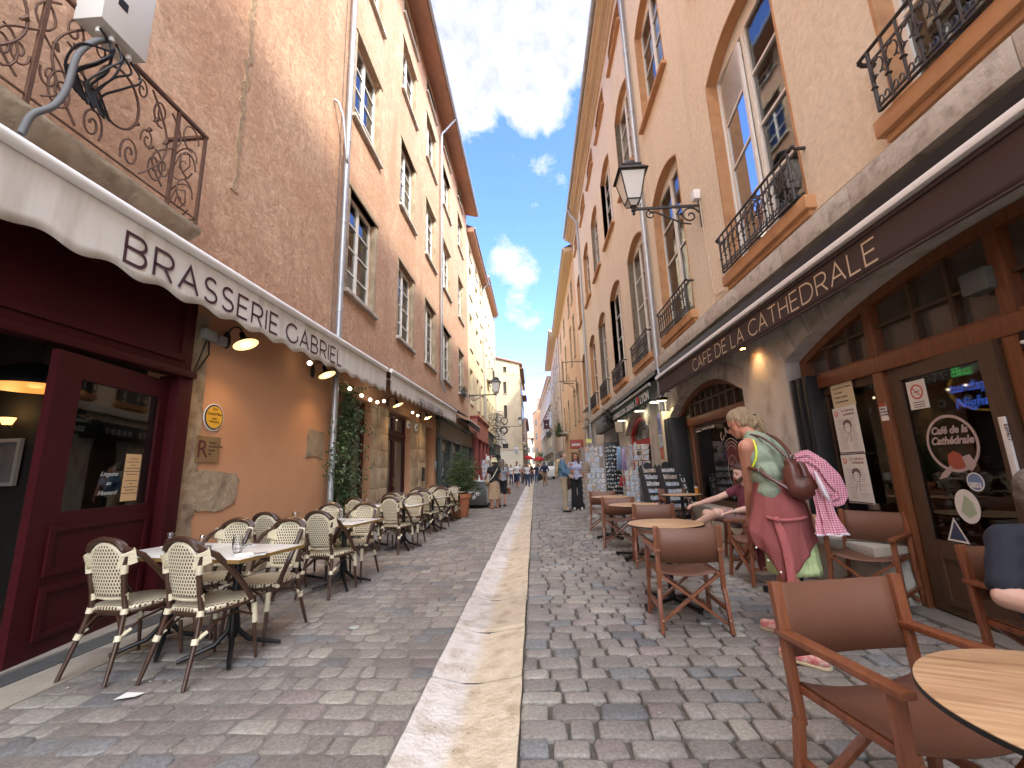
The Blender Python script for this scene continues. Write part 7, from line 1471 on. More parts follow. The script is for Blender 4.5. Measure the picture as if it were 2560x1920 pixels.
t=thing('beer_glass','half full glass of amber beer on the far round table','glass',(3.0,8.35,.7365)); a=MB(); a.lathe([(0,0),(.032,0),(.04,.16),(.0385,.16),(.031,.006),(0,.006)],(0,0,0),18); a.build('glass_body',m_glass,t); a=MB(); a.lathe([(0,.008),(.030,.008),(.036,.11),(0,.11)],(0,0,0),16); a.build('beer',mat('amber_beer',(.75,.33,.04),.2),t); a=MB(); a.lathe([(0,.111),(.036,.111),(.0375,.135),(0,.137)],(0,0,0),16); a.build('foam',m_sw,t)
t=thing('dark_ashtray','small dark ashtray on the half hidden round table','ashtray',(2.42,4.85,.7365)); a=MB(); a.lathe([(0,0),(.05,0),(.055,.03),(.045,.03),(.04,.008),(0,.008)],(0,0,0),18); a.build('dish',m_black,t); a=MB(); a.lathe([(.046,.031),(.054,.031)],(0,0,0),18); a.build('rim',m_steel,t,norm=False)

t=thing('far_house','pale ochre house seen small at the very end of the street','building',(-2,118,0)); a=MB(); a.box(-9,.6,116,122,0,9.5); a.build('wall',m_apricot,t,world=True,smooth=False); a=MB(); a.add([(-9.3,115.6,9.4),(.9,115.6,9.4),(.9,119,11.2),(-9.3,119,11.2)],[(0,1,2,3)]); a.build('roof',m_roof,t,world=True,smooth=False,norm=False)
for x in (-2.6,-1.4,-.2):
    for z in (2.5,5.5): a=MB(); a.box(x-.35,x+.35,115.9,115.98,z,z+1.5); a.build('window',g_dark,t,world=True,smooth=False)
tr=thing('street_tree','small light green street tree at the far end','tree',(1.6,96,0)); a=MB(); a.tube([(0,0,0),(.05,0,1.5),(0,.1,3)],[.12,.09,.05],8); a.build('trunk',m_woodold,tr); a=MB(); rng=random.Random(19)
for i in range(900): leaf_mesh(a,(rng.gauss(0,.75),rng.gauss(0,.7),3.6+rng.gauss(0,.7)),(rng.uniform(-1,1),rng.uniform(-1,1),rng.uniform(-1,1)),(rng.uniform(-1,1),.2,1),.35,.2)
a.build('crown',mat('light_leaf',(.12,.20,.05),.6),tr,smooth=False,norm=False)
# ================================================================= PEOPLE
def organic(name,parts,m,parent,voxel=.012,it=3,world=False,post=None):
    b=MB()
    for p in parts:
        if p[0]=='c':
            P,Q=Vector(p[1]),Vector(p[2]); r0,r1=p[3],p[4]; b.tube([P,P.lerp(Q,.5),Q],[r0,(r0+r1)/2,r1],10); b.ball(P,r0,10,8); b.ball(Q,r1,10,8)
        else: b.ball(p[1],p[2],14,10)
    me=bpy.data.meshes.new(name); me.from_pydata([tuple(v) for v in b.v],[],b.f)
    bm=bmesh.new(); bm.from_mesh(me); bmesh.ops.recalc_face_normals(bm,faces=bm.faces); bm.to_mesh(me); bm.free()
    o=bpy.data.objects.new('tmp',me); COL.objects.link(o)
    r=o.modifiers.new('r','REMESH'); r.mode='VOXEL'; r.voxel_size=voxel; r.use_smooth_shade=True
    s=o.modifiers.new('s','SMOOTH'); s.iterations=it; s.factor=.5
    dg=bpy.context.evaluated_depsgraph_get(); me2=bpy.data.meshes.new_from_object(o.evaluated_get(dg)); me2.name=name
    bpy.data.objects.remove(o); bpy.data.meshes.remove(me)
    if post: 
        for v in me2.vertices: v.co=post(v.co.copy())
    me2.polygons.foreach_set('use_smooth',[True]*len(me2.polygons)); me2.materials.clear(); me2.materials.append(m)
    o=bpy.data.objects.new(name,me2); COL.objects.link(o); attach(o,parent,world); return o
m_skin=mat('tanned_skin',(.50,.23,.15),.5,(.42,.18,.115),12,.05); m_skinp=mat('pale_skin',(.66,.43,.34),.55,(.60,.37,.29),12,.05); m_hair_bl=mat('ash_blonde_hair',(.24,.15,.075),.5,(.52,.40,.25),26,.9,stretch=(5,5,.6),bscale=55,contrast=1.5); m_hair_dk=mat('dark_brown_hair',(.035,.018,.012),.55,(.06,.03,.02),20,.4,bscale=60); m_hair_gr=mat('grey_brown_hair',(.10,.075,.055),.7,(.19,.155,.125),20,.4,bscale=60); m_shoe=mat('dark_leather_shoe',(.03,.025,.022),.5)
V=Vector
def hand(parts,w,d,n,s=1.0,curl=.5):
    """w wrist, d direction of the hand, n palm normal: palm, four bent fingers, thumb from the side"""
    d=V(d).normalized(); n=V(n); n=(n-d*n.dot(d)).normalized(); sd=d.cross(n)
    w=V(w); pc=w+d*.085*s
    for k in (-1,0,1): parts.append(('c',w+d*.01+sd*k*.012*s,pc+sd*k*.026*s,.017*s,.014*s))
    for i,(o,l) in enumerate(((-.033,.066),(-.011,.078),(.011,.074),(.031,.058))):
        a=pc+sd*o*s; dd=(d*math.cos(curl*.5)+n*math.sin(curl*.5)); b_=a+dd*l*.5*s; dd2=(d*math.cos(curl*1.4)+n*math.sin(curl*1.4)); c=b_+dd2*l*.5*s
        parts.append(('c',a,b_,.0095*s,.0085*s)); parts.append(('c',b_,c,.0085*s,.007*s))
    a=w+d*.03*s-sd*.025*s; b_=a+(d*.6-sd*.8).normalized()*.035*s+n*.01*s; parts.append(('c',a,b_,.013*s,.011*s)); parts.append(('c',b_,b_+(d*.9-sd*.3+n*.3).normalized()*.03*s,.011*s,.009*s))
def head(parts,c,f,s=1.0,up=(0,0,1)):
    c=V(c); f=V(f).normalized(); up=V(up); up=(up-f*up.dot(f)).normalized(); r=f.cross(up)
    P=lambda a,b,u:c+r*a*s+f*b*s+up*u*s
    parts+= [('c',P(0,-.02,.035),P(0,.015,.03),.082*s,.078*s),('c',P(0,.02,-.02),P(0,.045,-.065),.066*s,.045*s),('c',P(.03,.03,-.03),P(.02,.05,-.07),.045*s,.035*s),('c',P(-.03,.03,-.03),P(-.02,.05,-.07),.045*s,.035*s),
      ('c',P(0,.088,.01),P(0,.105,-.022),.010*s,.014*s),('c',P(-.018,.088,-.052),P(.018,.088,-.052),.011*s,.011*s),
      ('c',P(.080,-.005,.015),P(.079,-.0,-.02),.014*s,.010*s),('c',P(-.080,-.005,.015),P(-.079,-.0,-.02),.014*s,.010*s),
      ('c',P(-.035,.075,.022),P(.035,.075,.022),.014*s,.014*s)]
    return P
def face_bits(t,P,s,hairm,beard=False,world=False):
    a=MB(); [a.ball(P(k*.031,.080,.004),(.012*s,.009*s,.008*s),8,6) for k in (-1,1)]; a.build('eyes',m_black,t,world=world)
    a=MB(); [a.tube([P(k*.014,.087,.024),P(k*.032,.084,.030),P(k*.048,.072,.022)],.0045*s,5) for k in (-1,1)]; a.build('eyebrows',hairm,t,world=world)
    a=MB(); a.tube([P(-.022,.093,-.052),P(0,.099,-.050),P(.022,.093,-.052)],.0055*s,6); a.build('lips',mat('lip_pink',(.42,.15,.12),.5),t,world=world)
def cloth(name,c,c2=None,sc=6,bump=.15,rough=.9): return mat(name,c,rough,c2 or tuple(q*.82 for q in c),sc,bump,bscale=18)
# ------------------------------------------------------------- generic small figures
def figure(label,loc,rz,h=1.72,top=None,bottom=None,kind='trousers',hair=m_hair_dk,longhair=False,stride=.0,arms=None,skin=m_skin,bag=None,hat=None,vox=.016,group=None,face=False,wide=1.0,shoe=m_shoe,sleeve=.5,belly=0,turn=0):
    s=h/1.74; t=thing('person',label,'person',loc,rz,group)
    Z=lambda x,y,z:V((x*s*(wide if abs(x)<.3 else 1),y*s,z*s))
    hip=.92; kn=[]; 
    legs=[]
    for k,st in ((-1,stride),(1,-stride)):
        H_=Z(k*.095,0,hip); K=Z(k*.10,st*.32+.03,.50+abs(st)*.02); A=Z(k*.10,st*.62-(.10 if st<0 else 0),.09+(.06 if st<-.1 else 0)); F=A+V((k*.02,.15,-.055)); legs.append((H_,K,A,F))
    arms=arms or [((-.25,.0,1.14),(-.27,.10,.90)),((.25,.0,1.14),(.27,.10,.90))]
    sk=[]
    for (H_,K,A,F) in legs: sk+= [('c',H_,K,.082*s,.054*s),('c',K,K.lerp(A,.35),.054*s,.052*s),('c',K.lerp(A,.35),A,.052*s,.034*s),('c',A,F,.036*s,.026*s)]
    sk+= [('c',Z(-.08,0,.95),Z(.08,0,.95),.115*s,.115*s),('c',Z(0,.0,.98),Z(0,0,1.15),.125*s,.115*s),('c',Z(-.07,0,1.28),Z(.07,0,1.28),.115*s,.115*s),('c',Z(-.15,0,1.41),Z(.15,0,1.41),.055*s,.055*s),('c',Z(0,-.01,1.40),Z(0,.01,1.53),.055*s,.05*s)]
    for k,(E,W_) in zip((-1,1),arms):
        S_=Z(k*.185,0,1.40); E=Z(*E); W_=Z(*W_); sk+= [('c',S_,E,.048*s,.038*s),('c',E,W_,.038*s,.026*s)]; hand(sk,W_,(W_-E),(-k,0.2,0),s*1.0,.6)
    fd=V((math.sin(turn),math.cos(turn),0)); P=head(sk,Z(0,.02,1.63),fd,s)
    organic('body',sk,skin,t,vox,2)
    # clothing
    if top:
        g=1.17; tp=[('c',Z(-.08,0,.97),Z(.08,0,.97),.128*s,.128*s),('c',Z(0,.0,.98),Z(0,0,1.15),.140*s,.130*s),('c',Z(-.07,0,1.28),Z(.07,0,1.28),.131*s,.131*s),('c',Z(-.16,0,1.40),Z(.16,0,1.40),.066*s,.066*s),('c',Z(0,-.01,1.38),Z(0,.0,1.47),.085*s,.066*s)]
        if belly: tp.append(('c',Z(0,.06,1.06),Z(0,.07,1.15),.15*s*belly,.13*s*belly))
        for k,(E,W_) in zip((-1,1),arms):
            S_=Z(k*.185,0,1.40); E=Z(*E); W_=Z(*W_)
            if sleeve>0: tp.append(('c',S_,S_.lerp(E,min(1,sleeve)),.064*s,.056*s))
            if sleeve>1: tp.append(('c',E,E.lerp(W_,sleeve-1),.054*s,.042*s))
        organic('shirt',tp,top,t,vox,2)
    if bottom:
        bp=[('c',Z(-.08,0,.96),Z(.08,0,.96),.130*s,.130*s)]
        if kind=='trousers':
            for (H_,K,A,F) in legs: bp+= [('c',H_,K,.100*s,.074*s),('c',K,A+V((0,0,.0)),.072*s,.060*s)]
            organic('trousers',bp,bottom,t,vox,2)
        elif kind=='flares':
            for (H_,K,A,F) in legs: bp+= [('c',H_,K,.098*s,.085*s),('c',K,A,.088*s,.115*s)]
            organic('trousers',bp,bottom,t,vox,2)
        elif kind=='shorts':
            for (H_,K,A,F) in legs: bp+= [('c',H_,H_.lerp(K,.95),.104*s,.092*s)]
            organic('shorts',bp,bottom,t,vox,2)
        else:
            a=MB(); n=48; v=[]; zs=[1.06,.98,.85,.7,.55,.42,.33]; rr=[.125,.150,.165,.18,.195,.21,.22]
            for z,r in zip(zs,rr):
                for j in range(n): an=2*math.pi*j/n; q=r*(1+.05*math.sin(9*an)*(1.06-z)); v.append(Z(q*math.cos(an)*1.12,q*math.sin(an)*.85,z))
            a.add(v,[(i*n+j,i*n+(j+1)%n,(i+1)*n+(j+1)%n,(i+1)*n+j) for i in range(len(zs)-1) for j in range(n)]); a.build('skirt',bottom,t,norm=False)
    for (H_,K,A,F) in legs:
        organic('shoe',[('c',A+V((0,-.03,-.045)),F+V((0,.02,-.0)),.042*s,.036*s)],shoe,t,.014,1,post=lambda c:V((c.x,c.y,max(c.z,.0))))
    hp=[('c',P(0,-.03,.055),P(0,-.005,.06),.094*s,.088*s),('c',P(0,-.05,.0),P(0,-.04,-.04),.075*s,.06*s),('c',P(.06,-.02,.03),P(.065,-.02,-.02),.035*s,.03*s),('c',P(-.06,-.02,.03),P(-.065,-.02,-.02),.035*s,.03*s)]
    if longhair: hp+= [('c',P(.075,-.02,.02),P(.10,.0,-.24),.045*s,.035*s),('c',P(-.075,-.02,.02),P(-.10,.0,-.24),.045*s,.035*s),('c',P(0,-.06,-.0),P(0,-.09,-.28),.085*s,.06*s)]
    organic('hair',hp,hair,t,vox*.8,1)
    if face: face_bits(t,P,s,hair)
    if bag=='shoulder':
        a=MB(); a.tube([Z(.12,.10,1.42),Z(0,.155,1.22),Z(-.2,.12,.98),Z(-.24,0,.93),Z(-.1,-.15,1.1),Z(.1,-.1,1.4)],.012,6,closed=True); a.build('bag_strap',mat('cream_strap',(.62,.58,.48),.7),t)
    return t,s,Z,P
c_white=cloth('white_tee',(.70,.70,.72)); c_black=cloth('black_cloth',(.015,.015,.018)); c_jean=cloth('blue_denim',(.05,.08,.16)); c_navy=cloth('navy_shirt',(.02,.03,.075)); c_khaki=cloth('khaki_chinos',(.40,.33,.22)); c_tan=cloth('tan_trousers',(.34,.23,.14)); c_blue=cloth('steel_blue_shirt',(.10,.19,.30)); c_grey=cloth('grey_tee',(.30,.31,.35)); c_lil=cloth('lilac_floral_blouse',(.48,.50,.66),(.26,.25,.40),26); c_leo=cloth('leopard_skirt',(.52,.38,.24),(.18,.11,.07),24)
# couple beside the postcard rack
t,s,Z,P=figure('middle aged man in steel blue shirt and khaki chinos, tan jacket over his shoulder',(.86,13.3,0),R(-95),1.80,c_blue,c_khaki,'trousers',m_hair_gr,arms=[((-.30,.06,1.16),(-.16,.22,1.30)),((.27,.02,1.14),(.20,.20,1.02))],sleeve=1.6,belly=1.05,vox=.012,face=True,skin=m_skinp)
organic('jacket',[('c',Z(-.20,-.06,1.46),Z(.05,-.13,1.44),.075,.075),('c',Z(-.22,-.05,1.44),Z(-.24,-.14,1.20),.075,.06),('c',Z(-.08,-.15,1.40),Z(-.08,-.20,1.02),.085,.07),('c',Z(.05,-.14,1.4),Z(.03,-.19,1.15),.06,.05)],cloth('tan_jacket',(.48,.38,.24)),t,.014,2)
a=MB(); a.tube([Z(.145*math.cos(q),.135*math.sin(q),1.0) for q in [i*6.283/24 for i in range(24)]],.022,6,closed=True); a.build('belt',m_shoe,t)
t,s,Z,P=figure('young woman with long dark curls, lilac blouse and black wide trousers beside the postcard rack',(1.31,13.9,0),R(176),1.74,c_lil,c_black,'flares',m_hair_dk,longhair=True,arms=[((-.26,.0,1.15),(-.28,.06,.92)),((.28,.04,1.16),(.16,.16,1.16))],sleeve=.55,vox=.012,face=True,shoe=m_sw,turn=.25)
organic('bag',[('c',Z(.30,.04,.95),Z(.30,.04,.72),.09,.12),('c',Z(.26,.05,.9),Z(.34,.05,.7),.07,.08)],cloth('brown_cloth_bag',(.09,.045,.035)),t,.014,2)
a=MB(); a.tube([Z(.17,.06,1.46),Z(.25,.10,1.2),Z(.30,.05,.98)],.014,6); a.tube([Z(.17,-.06,1.46),Z(.27,-.06,1.2),Z(.30,.03,.98)],.014,6); a.build('bag_strap',cloth('brown_cloth_bag',(0,0,0)),t)
# pair at the drinks counter
t,s,Z,P=figure('woman in straw bucket hat, black tee and patterned midi skirt at the drinks counter',(-1.42,15.1,0),R(25),1.68,c_black,c_leo,'skirt',m_hair_dk,arms=[((-.27,.05,1.14),(-.26,.26,1.0)),((.26,.04,1.14),(.22,.2,.95))],sleeve=.5,bag='shoulder',vox=.014,shoe=m_skin)
a=MB(); a.lathe([(.15*s,-.045*s),(.105*s,.02*s),(.095*s,.10*s),(.07*s,.115*s),(0,.12*s)],P(0,-.02,.04),24); a.lathe([(.148*s,-.048*s),(.10*s,.012*s)],P(0,-.02,.04),24); a.build('bucket_hat',mat('straw_hat',(.66,.58,.38),.8,(.56,.48,.30),40,.3),t,norm=False)
organic('bag',[('c',Z(-.24,.05,.93),Z(-.22,.12,.88),.08,.08)],cloth('straw_bag',(.40,.30,.16)),t,.014,1)
t,s,Z,P=figure('companion in grey tee and black shorts, long hair tied back, behind the hat wearer',(-1.20,15.75,0),R(30),1.66,c_grey,c_black,'shorts',m_hair_gr,longhair=True,arms=[((-.26,.0,1.14),(-.24,.16,1.0)),((.27,-.02,1.12),(.24,.20,1.02))],sleeve=.45,vox=.014)
organic('tote',[('c',Z(.30,.0,.62),Z(.30,.12,.62),.06,.06),('c',Z(.30,.0,.5),Z(.30,.12,.5),.06,.06)],cloth('rust_paper_bag',(.26,.09,.05)),t,.014,1)
# walkers
G='people walking in the distance'
figure('man in white tee and dark shorts walking towards us',(-1.25,30.6,0),R(172),1.80,c_white,c_navy,'shorts',m_hair_dk,stride=.35,bag='shoulder',vox=.022,group=G,sleeve=.6)
figure('woman in white tank top and jeans walking towards us beside the man in white',(-.55,31.9,0),R(180),1.68,c_white,c_jean,'trousers',m_hair_dk,longhair=True,stride=.3,vox=.022,group=G,sleeve=0.01)
t,s,Z,P=figure('grey haired man in navy shirt and tan trousers walking away',(.72,32.3,0),R(0),1.78,c_navy,c_tan,'trousers',m_hair_gr,stride=.22,vox=.022,group=G,sleeve=1.6,arms=[((-.30,.0,1.14),(-.36,-.02,.90)),((.30,.0,1.14),(.26,.18,1.0))])
organic('jacket',[('c',Z(-.36,-.02,.85),Z(-.38,-.02,.5),.09,.12)],c_black,t,.02,1)
cols_=[('person in black with a blue backpack, far down the street',(-.38,37.5),c_black,c_black,'trousers'),('person in dark tee walking in the far crowd behind the white tee man',(-.95,38.5),c_grey,c_black,'trousers'),('person in white shirt by the left wall far away',(-2.0,36.5),c_white,c_jean,'trousers'),('person in black tee by the left wall far away',(-2.45,37.6),c_black,c_grey,'shorts'),('person in cream top among the far left group',(-1.7,39.5),cloth('cream_top',(.6,.55,.45)),c_black,'trousers'),('short person in dark clothes at the left edge of the far group',(-2.9,38.2),c_navy,c_jean,'trousers'),('person in rust top in the far crowd by the gable house',(-1.45,42.5),cloth('rust_top',(.30,.10,.06)),c_jean,'trousers'),('person in olive jacket walking alone near the far parasols',(.18,46),cloth('olive_jacket',(.12,.13,.09)),c_black,'trousers'),('person in white top beneath the left red parasol',(-.75,50),c_white,c_black,'trousers'),('person in pale blue shirt near the white van',(.45,49),cloth('pale_blue',(.40,.5,.62)),c_khaki,'trousers'),('person in black dress shirt left of the gutter in the far crowd',(-1.05,44.5),c_black,c_tan,'trousers'),('person in yellow top among the far crowd',(-1.9,43),cloth('yellow_top',(.6,.45,.15)),c_jean,'trousers'),('person in navy top walking right of the gutter far away',(.15,41),c_navy,c_jean,'trousers'),('person in white shirt right of the gutter far away',(.9,43),c_white,c_black,'trousers'),('person in grey top in front of the left red parasol',(-.3,47),c_grey,c_jean,'trousers')]
cols_=[c+(i,) for i,c in enumerate(cols_)]
for (lb,p,a_,b_,k_,i) in [c[:5]+(c[5]%10,) for c in cols_]: figure(lb,(p[0],p[1],0),R([175,20,190,160,185,200,10,0,150,185][i]),[1.74,1.7,1.66,1.78,1.64,1.55,1.7,1.76,1.68,1.75][i],a_,b_,k_,[m_hair_dk,m_hair_bl,m_hair_gr][i%3],longhair=i%2==1,stride=[.3,.25,.0,.1,.3,0,.2,.3,0,.2][i],vox=.028,group=G)
# ------------------------------------------------------------- foreground woman
w_=thing('person','leaning woman, blonde ponytail, sage top, plum shirt tied round her waist','person',(1.78,3.4,0))
SL,SR=V((1.60,3.33,1.405)),V((1.885,3.50,1.42)); EL_,WL=V((1.655,3.46,1.09)),V((1.70,3.62,.88)); ER,WR=V((1.955,3.44,1.12)),V((1.99,3.34,.86)); PV=V((1.77,3.32,.93))
nk=V((1.735,3.51,1.50)); hd=V((1.715,3.60,1.605)); fdir=V((-.70,.60,-.38))
sk=[('c',SL,EL_,.058,.046),('c',EL_,EL_.lerp(WL,.4),.046,.044),('c',EL_.lerp(WL,.4),WL,.044,.028),('c',SR,ER,.055,.044),('c',ER,ER.lerp(WR,.4),.044,.042),('c',ER.lerp(WR,.4),WR,.042,.027),
    ('c',SL.lerp(SR,.10)+V((0,0,.01)),SL.lerp(SR,.88)+V((0,0,.01)),.058,.055),('c',V((1.76,3.43,1.42)),nk,.064,.054),('c',nk,hd+V((.0,-.01,-.03)),.054,.054),
    ('c',V((1.765,3.40,1.30)),PV+V((0,0,.17)),.11,.09),('c',V((1.72,3.37,1.32)),V((1.84,3.45,1.32)),.09,.09),('c',PV+V((-.05,-.03,.0)),PV+V((.05,.03,0)),.095,.095)]
for H_,K,A,T in ((PV+V((-.05,-.03,-.02)),V((1.73,3.24,.50)),V((1.76,3.10,.075)),V((1.64,3.235,.03))),(PV+V((.06,.06,-.02)),V((1.83,3.50,.50)),V((1.90,3.62,.075)),V((1.78,3.76,.03)))):
    sk+= [('c',H_,K,.078,.055),('c',K,K.lerp(A,.35),.055,.054),('c',K.lerp(A,.35),A,.054,.034),('c',A,T,.036,.025)]
hand(sk,WL,(WL-EL_)+V((-.02,0,-.1)),(1,.2,0),1,.5); hand(sk,WR,V((.0,-.1,-1)),(-1,0,0),1,.6)
P=head(sk,hd,fdir,1.02); organic('body',sk,m_skin,w_,.0075,3,world=True)
face_bits(w_,P,1.02,m_hair_bl,world=True)
hp=[('c',P(0,-.035,.045),P(0,.005,.052),.088,.084),('c',P(0,-.05,.01),P(0,-.05,-.03),.078,.064),('c',P(.062,-.02,.03),P(.058,-.03,-.01),.036,.034),('c',P(-.062,-.02,.03),P(-.058,-.03,-.01),.036,.034),
    ('c',P(0,-.10,.02),P(0,-.125,.01),.022,.024),('c',P(0,-.125,.01),P(0,-.135,.01)+V((.015,-.01,-.06)),.026,.030),('c',P(0,-.135,.01)+V((.015,-.01,-.06)),P(0,-.13,.01)+V((.03,-.02,-.115)),.028,.018),('c',P(0,-.13,.01)+V((.03,-.02,-.11)),P(0,-.12,.01)+V((.04,-.02,-.165)),.018,.005)]
organic('hair',hp,m_hair_bl,w_,.007,2,world=True)
a=MB(); a.lathe([(.026,-.008),(.032,0),(.026,.008)],P(.0,-.118,.015),12); a.build('hair_tie',m_black,w_,world=True)
m_sage=mat('sage_linen',(.27,.33,.24),.9,(.21,.26,.185),6,.9,bscale=9); m_lime=mat('lime_linen',(.52,.64,.32),.9,(.44,.56,.27),12,1.0,bscale=16); m_plum=mat('plum_shirt_cloth',(.27,.075,.07),.9,(.20,.05,.05),5,1.0,bscale=8,contrast=1.3,stretch=(1,1,.5)); m_bag=mat('chestnut_leather',(.115,.035,.022),.38,(.07,.022,.015),7,.25,bscale=14)
tp=[('c',V((1.765,3.40,1.30)),V((1.76,3.33,1.09)),.135,.112),('c',V((1.705,3.36,1.33)),V((1.855,3.45,1.33)),.112,.112),('c',V((1.675,3.38,1.425)),V((1.85,3.485,1.43)),.074,.074),('c',V((1.76,3.43,1.43)),nk+V((0,-.0,-.015)),.090,.068),('c',V((1.715,3.29,1.09)),V((1.80,3.36,1.09)),.102,.102),('c',V((1.71,3.31,1.2)),V((1.84,3.41,1.2)),.105,.108)]
def wr(c): # gentle vertical folds in the linen
    k=.006*math.sin(c.x*60+c.y*35+c.z*14+2*math.sin(c.z*9))+.004*math.sin(c.z*50+c.x*38+c.y*20); return c+V((k,-k,0))
organic('top',tp,m_sage,w_,.009,3,world=True,post=wr)
a=MB(); q=(SR-SL).normalized(); a.tube(sm([SL.lerp(SR,.18)+V((-.0,-.045,.05)),SL.lerp(SR,.13)+V((.01,-.072,-.02)),SL.lerp(SR,.12)+V((-.0,-.072,-.09)),SL.lerp(SR,.04)+V((-.0,-.02,-.16))]),.008,6); a.build('vest_edge',mat('yellow_vest',(.65,.75,.05),.6),w_,world=True)
def skirt(name,m,prof,n=180,amp=.05,ph=0,slant=None,fr=9,th=.004):
    a=MB(); v=[]
    prof=[tuple(p[k]+(q[k]-p[k])*j/4 for k in range(5)) for p,q in zip(prof[:-1],prof[1:]) for j in range(4)]+[prof[-1]]
    for i,(cx,cy,z,rx,ry) in enumerate(prof):
        u=i/(len(prof)-1)
        for j in range(n):
            an=2*math.pi*j/n; q_=lambda x:1-2*abs(math.sin(x/2))**.8; k=1+amp*(u**.6)*(.9*q_(fr*an+ph+u*1.2)+.5*q_((fr*2+1)*an+ph*2-u*2.2)+.22*q_((fr*4-1)*an+u*5)); zz=z
            if slant: zz=z+slant(an,u)
            v.append((cx+rx*k*math.cos(an),cy+ry*k*math.sin(an),zz))
    a.add(v,[(i*n+j,i*n+(j+1)%n,(i+1)*n+(j+1)%n,(i+1)*n+j) for i in range(len(prof)-1) for j in range(n)]); o=a.build(name,m,w_,world=True,norm=False); md=o.modifiers.new('s','SOLIDIFY'); md.thickness=th; return o
skirt('skirt',m_lime,[(1.775,3.32,1.0,.125,.115),(1.785,3.32,.9,.15,.14),(1.80,3.33,.78,.165,.15),(1.815,3.33,.66,.165,.15),(1.825,3.34,.515,.17,.155)],amp=.05,fr=7)
skirt('tied_shirt',m_plum,[(1.755,3.33,1.155,.118,.118),(1.76,3.325,1.06,.145,.135),(1.765,3.32,.95,.178,.155),(1.757,3.32,.85,.198,.168),(1.745,3.32,.75,.215,.175),(1.755,3.32,.66,.21,.178),(1.765,3.32,.60,.205,.18)],amp=.07,ph=1.3,fr=5,slant=lambda an,u:(u**1.3)*((-.11+.18*(math.cos(an)+.55)) if math.cos(an)>-.55 else (-.11+.5*(-.55-math.cos(an)))))
a=MB() # knotted sleeves
def ribbon(pts,w,th=.008):
    Pp=[V(p) for p in pts]; v=[]
    for i,p in enumerate(Pp):
        tdir=(Pp[min(i+1,len(Pp)-1)]-Pp[max(i-1,0)]).normalized(); n_=V((-.25,-1,0)).normalized(); sd=tdir.cross(n_).normalized(); ww=w[i]
        for e,f_ in ((-1,-1),(-.5,.6),(.0,-.2),(.5,.7),(1,-1)): v.append(p+sd*e*ww/2+n_*(.004+f_*.004))
        for e in (1,.5,0,-.5,-1): v.append(p+sd*e*ww/2-n_*th)
    k=10; a.add(v,[(i*k+j,i*k+(j+1)%k,(i+1)*k+(j+1)%k,(i+1)*k+j) for i in range(len(Pp)-1) for j in range(k)]+[tuple(range(k-1,-1,-1)),tuple((len(Pp)-1)*k+j for j in range(k))])
ribbon([(1.655,3.165,.895),(1.668,3.150,.83),(1.678,3.135,.73),(1.682,3.125,.63),(1.68,3.125,.54),(1.675,3.13,.47)],[.035,.05,.05,.055,.05,.042])
a.tube(sm([(1.61,3.20,.915),(1.65,3.17,.90),(1.70,3.15,.895),(1.79,3.145,.90),(1.87,3.19,.905),(1.935,3.28,.905)]),.011,8); a.ball((1.655,3.155,.90),(.026,.02,.02),10,8); a.build('tied_sleeves',cloth('plum_sleeve',(.42,.12,.12),(.33,.09,.09),6,.3),w_,world=True)
a=MB(); [a.lathe([(0,.0),(.006,0),(.007,.002),(0,.004)],(0,0,0),10,Matrix.Translation(p)@Matrix.Rotation(R(80),4,'X')) for p in ((1.545,3.27,.70),(1.575,3.19,.63),(1.63,3.155,.56))]; a.build('buttons',m_sw,w_,world=True)
for A,T in (((1.76,3.10,.06),(1.63,3.245,.035)),((1.90,3.62,.06),(1.77,3.77,.035))):
    A,T=V(A),V(T); organic('espadrille',[('c',A+V((.012,-.012,-.012)),T,.044,.041),('c',A.lerp(T,.5)+V((0,0,-.01)),T,.046,.040)],mat('pink_woven_shoe',(.60,.17,.18),.85,(.70,.50,.42),30,.3,contrast=2.5),w_,.008,1,world=True,post=lambda c:V((c.x,c.y,max(c.z,.014))))
    organic('rope_sole',[('c',A+V((.015,-.015,-.05)),T+V((0,0,-.027)),.047,.044)],mat('jute_sole',(.50,.42,.28),.9),w_,.008,1,world=True,post=lambda c:V((c.x,c.y,min(max(c.z,.0),.018))))
# shoulder bag (worn, but a thing of its own) and the scarf hung on it
bg_=thing('shoulder_bag','chestnut leather shoulder bag on the back of the leaning woman','bag',(1.88,3.12,1.05))
organic('bag_body',[('e',V((1.835,3.13,1.165)),(.108,.062,.135)),('e',V((1.845,3.125,1.12)),(.112,.07,.095)),('c',V((1.79,3.15,1.28)),V((1.87,3.16,1.28)),.035,.035),('c',V((1.785,3.14,1.22)),V((1.885,3.15,1.22)),.05,.05)],m_bag,bg_,.009,2,world=True,post=lambda c:c+V((0,.006*math.sin(c.x*70)*max(0,(c.z-1.1)*6),0)))
a=MB(); a.tube(sm([(1.665,3.37,1.50),(1.70,3.29,1.475),(1.745,3.24,1.42),(1.80,3.16,1.31)]),.010,6); a.tube(sm([(1.80,3.40,1.505),(1.82,3.31,1.46),(1.835,3.23,1.38),(1.825,3.16,1.31)]),.012,6); a.tube(sm([(1.60,3.33,1.25),(1.625,3.245,1.235),(1.665,3.185,1.18),(1.73,3.135,1.12),(1.79,3.10,1.07)]),.014,6); a.build('strap',m_bag,bg_,world=True)
a=MB(); a.tube([(1.63+.018*math.cos(q),3.225,1.235+.018*math.sin(q)) for q in [i*.524 for i in range(12)]],.004,6,closed=True); a.tube([(1.815+.015*math.cos(q),3.135,1.32+.015*math.sin(q)) for q in [i*.524 for i in range(12)]],.004,6,closed=True); a.build('metal_ring',m_steel,bg_,world=True)
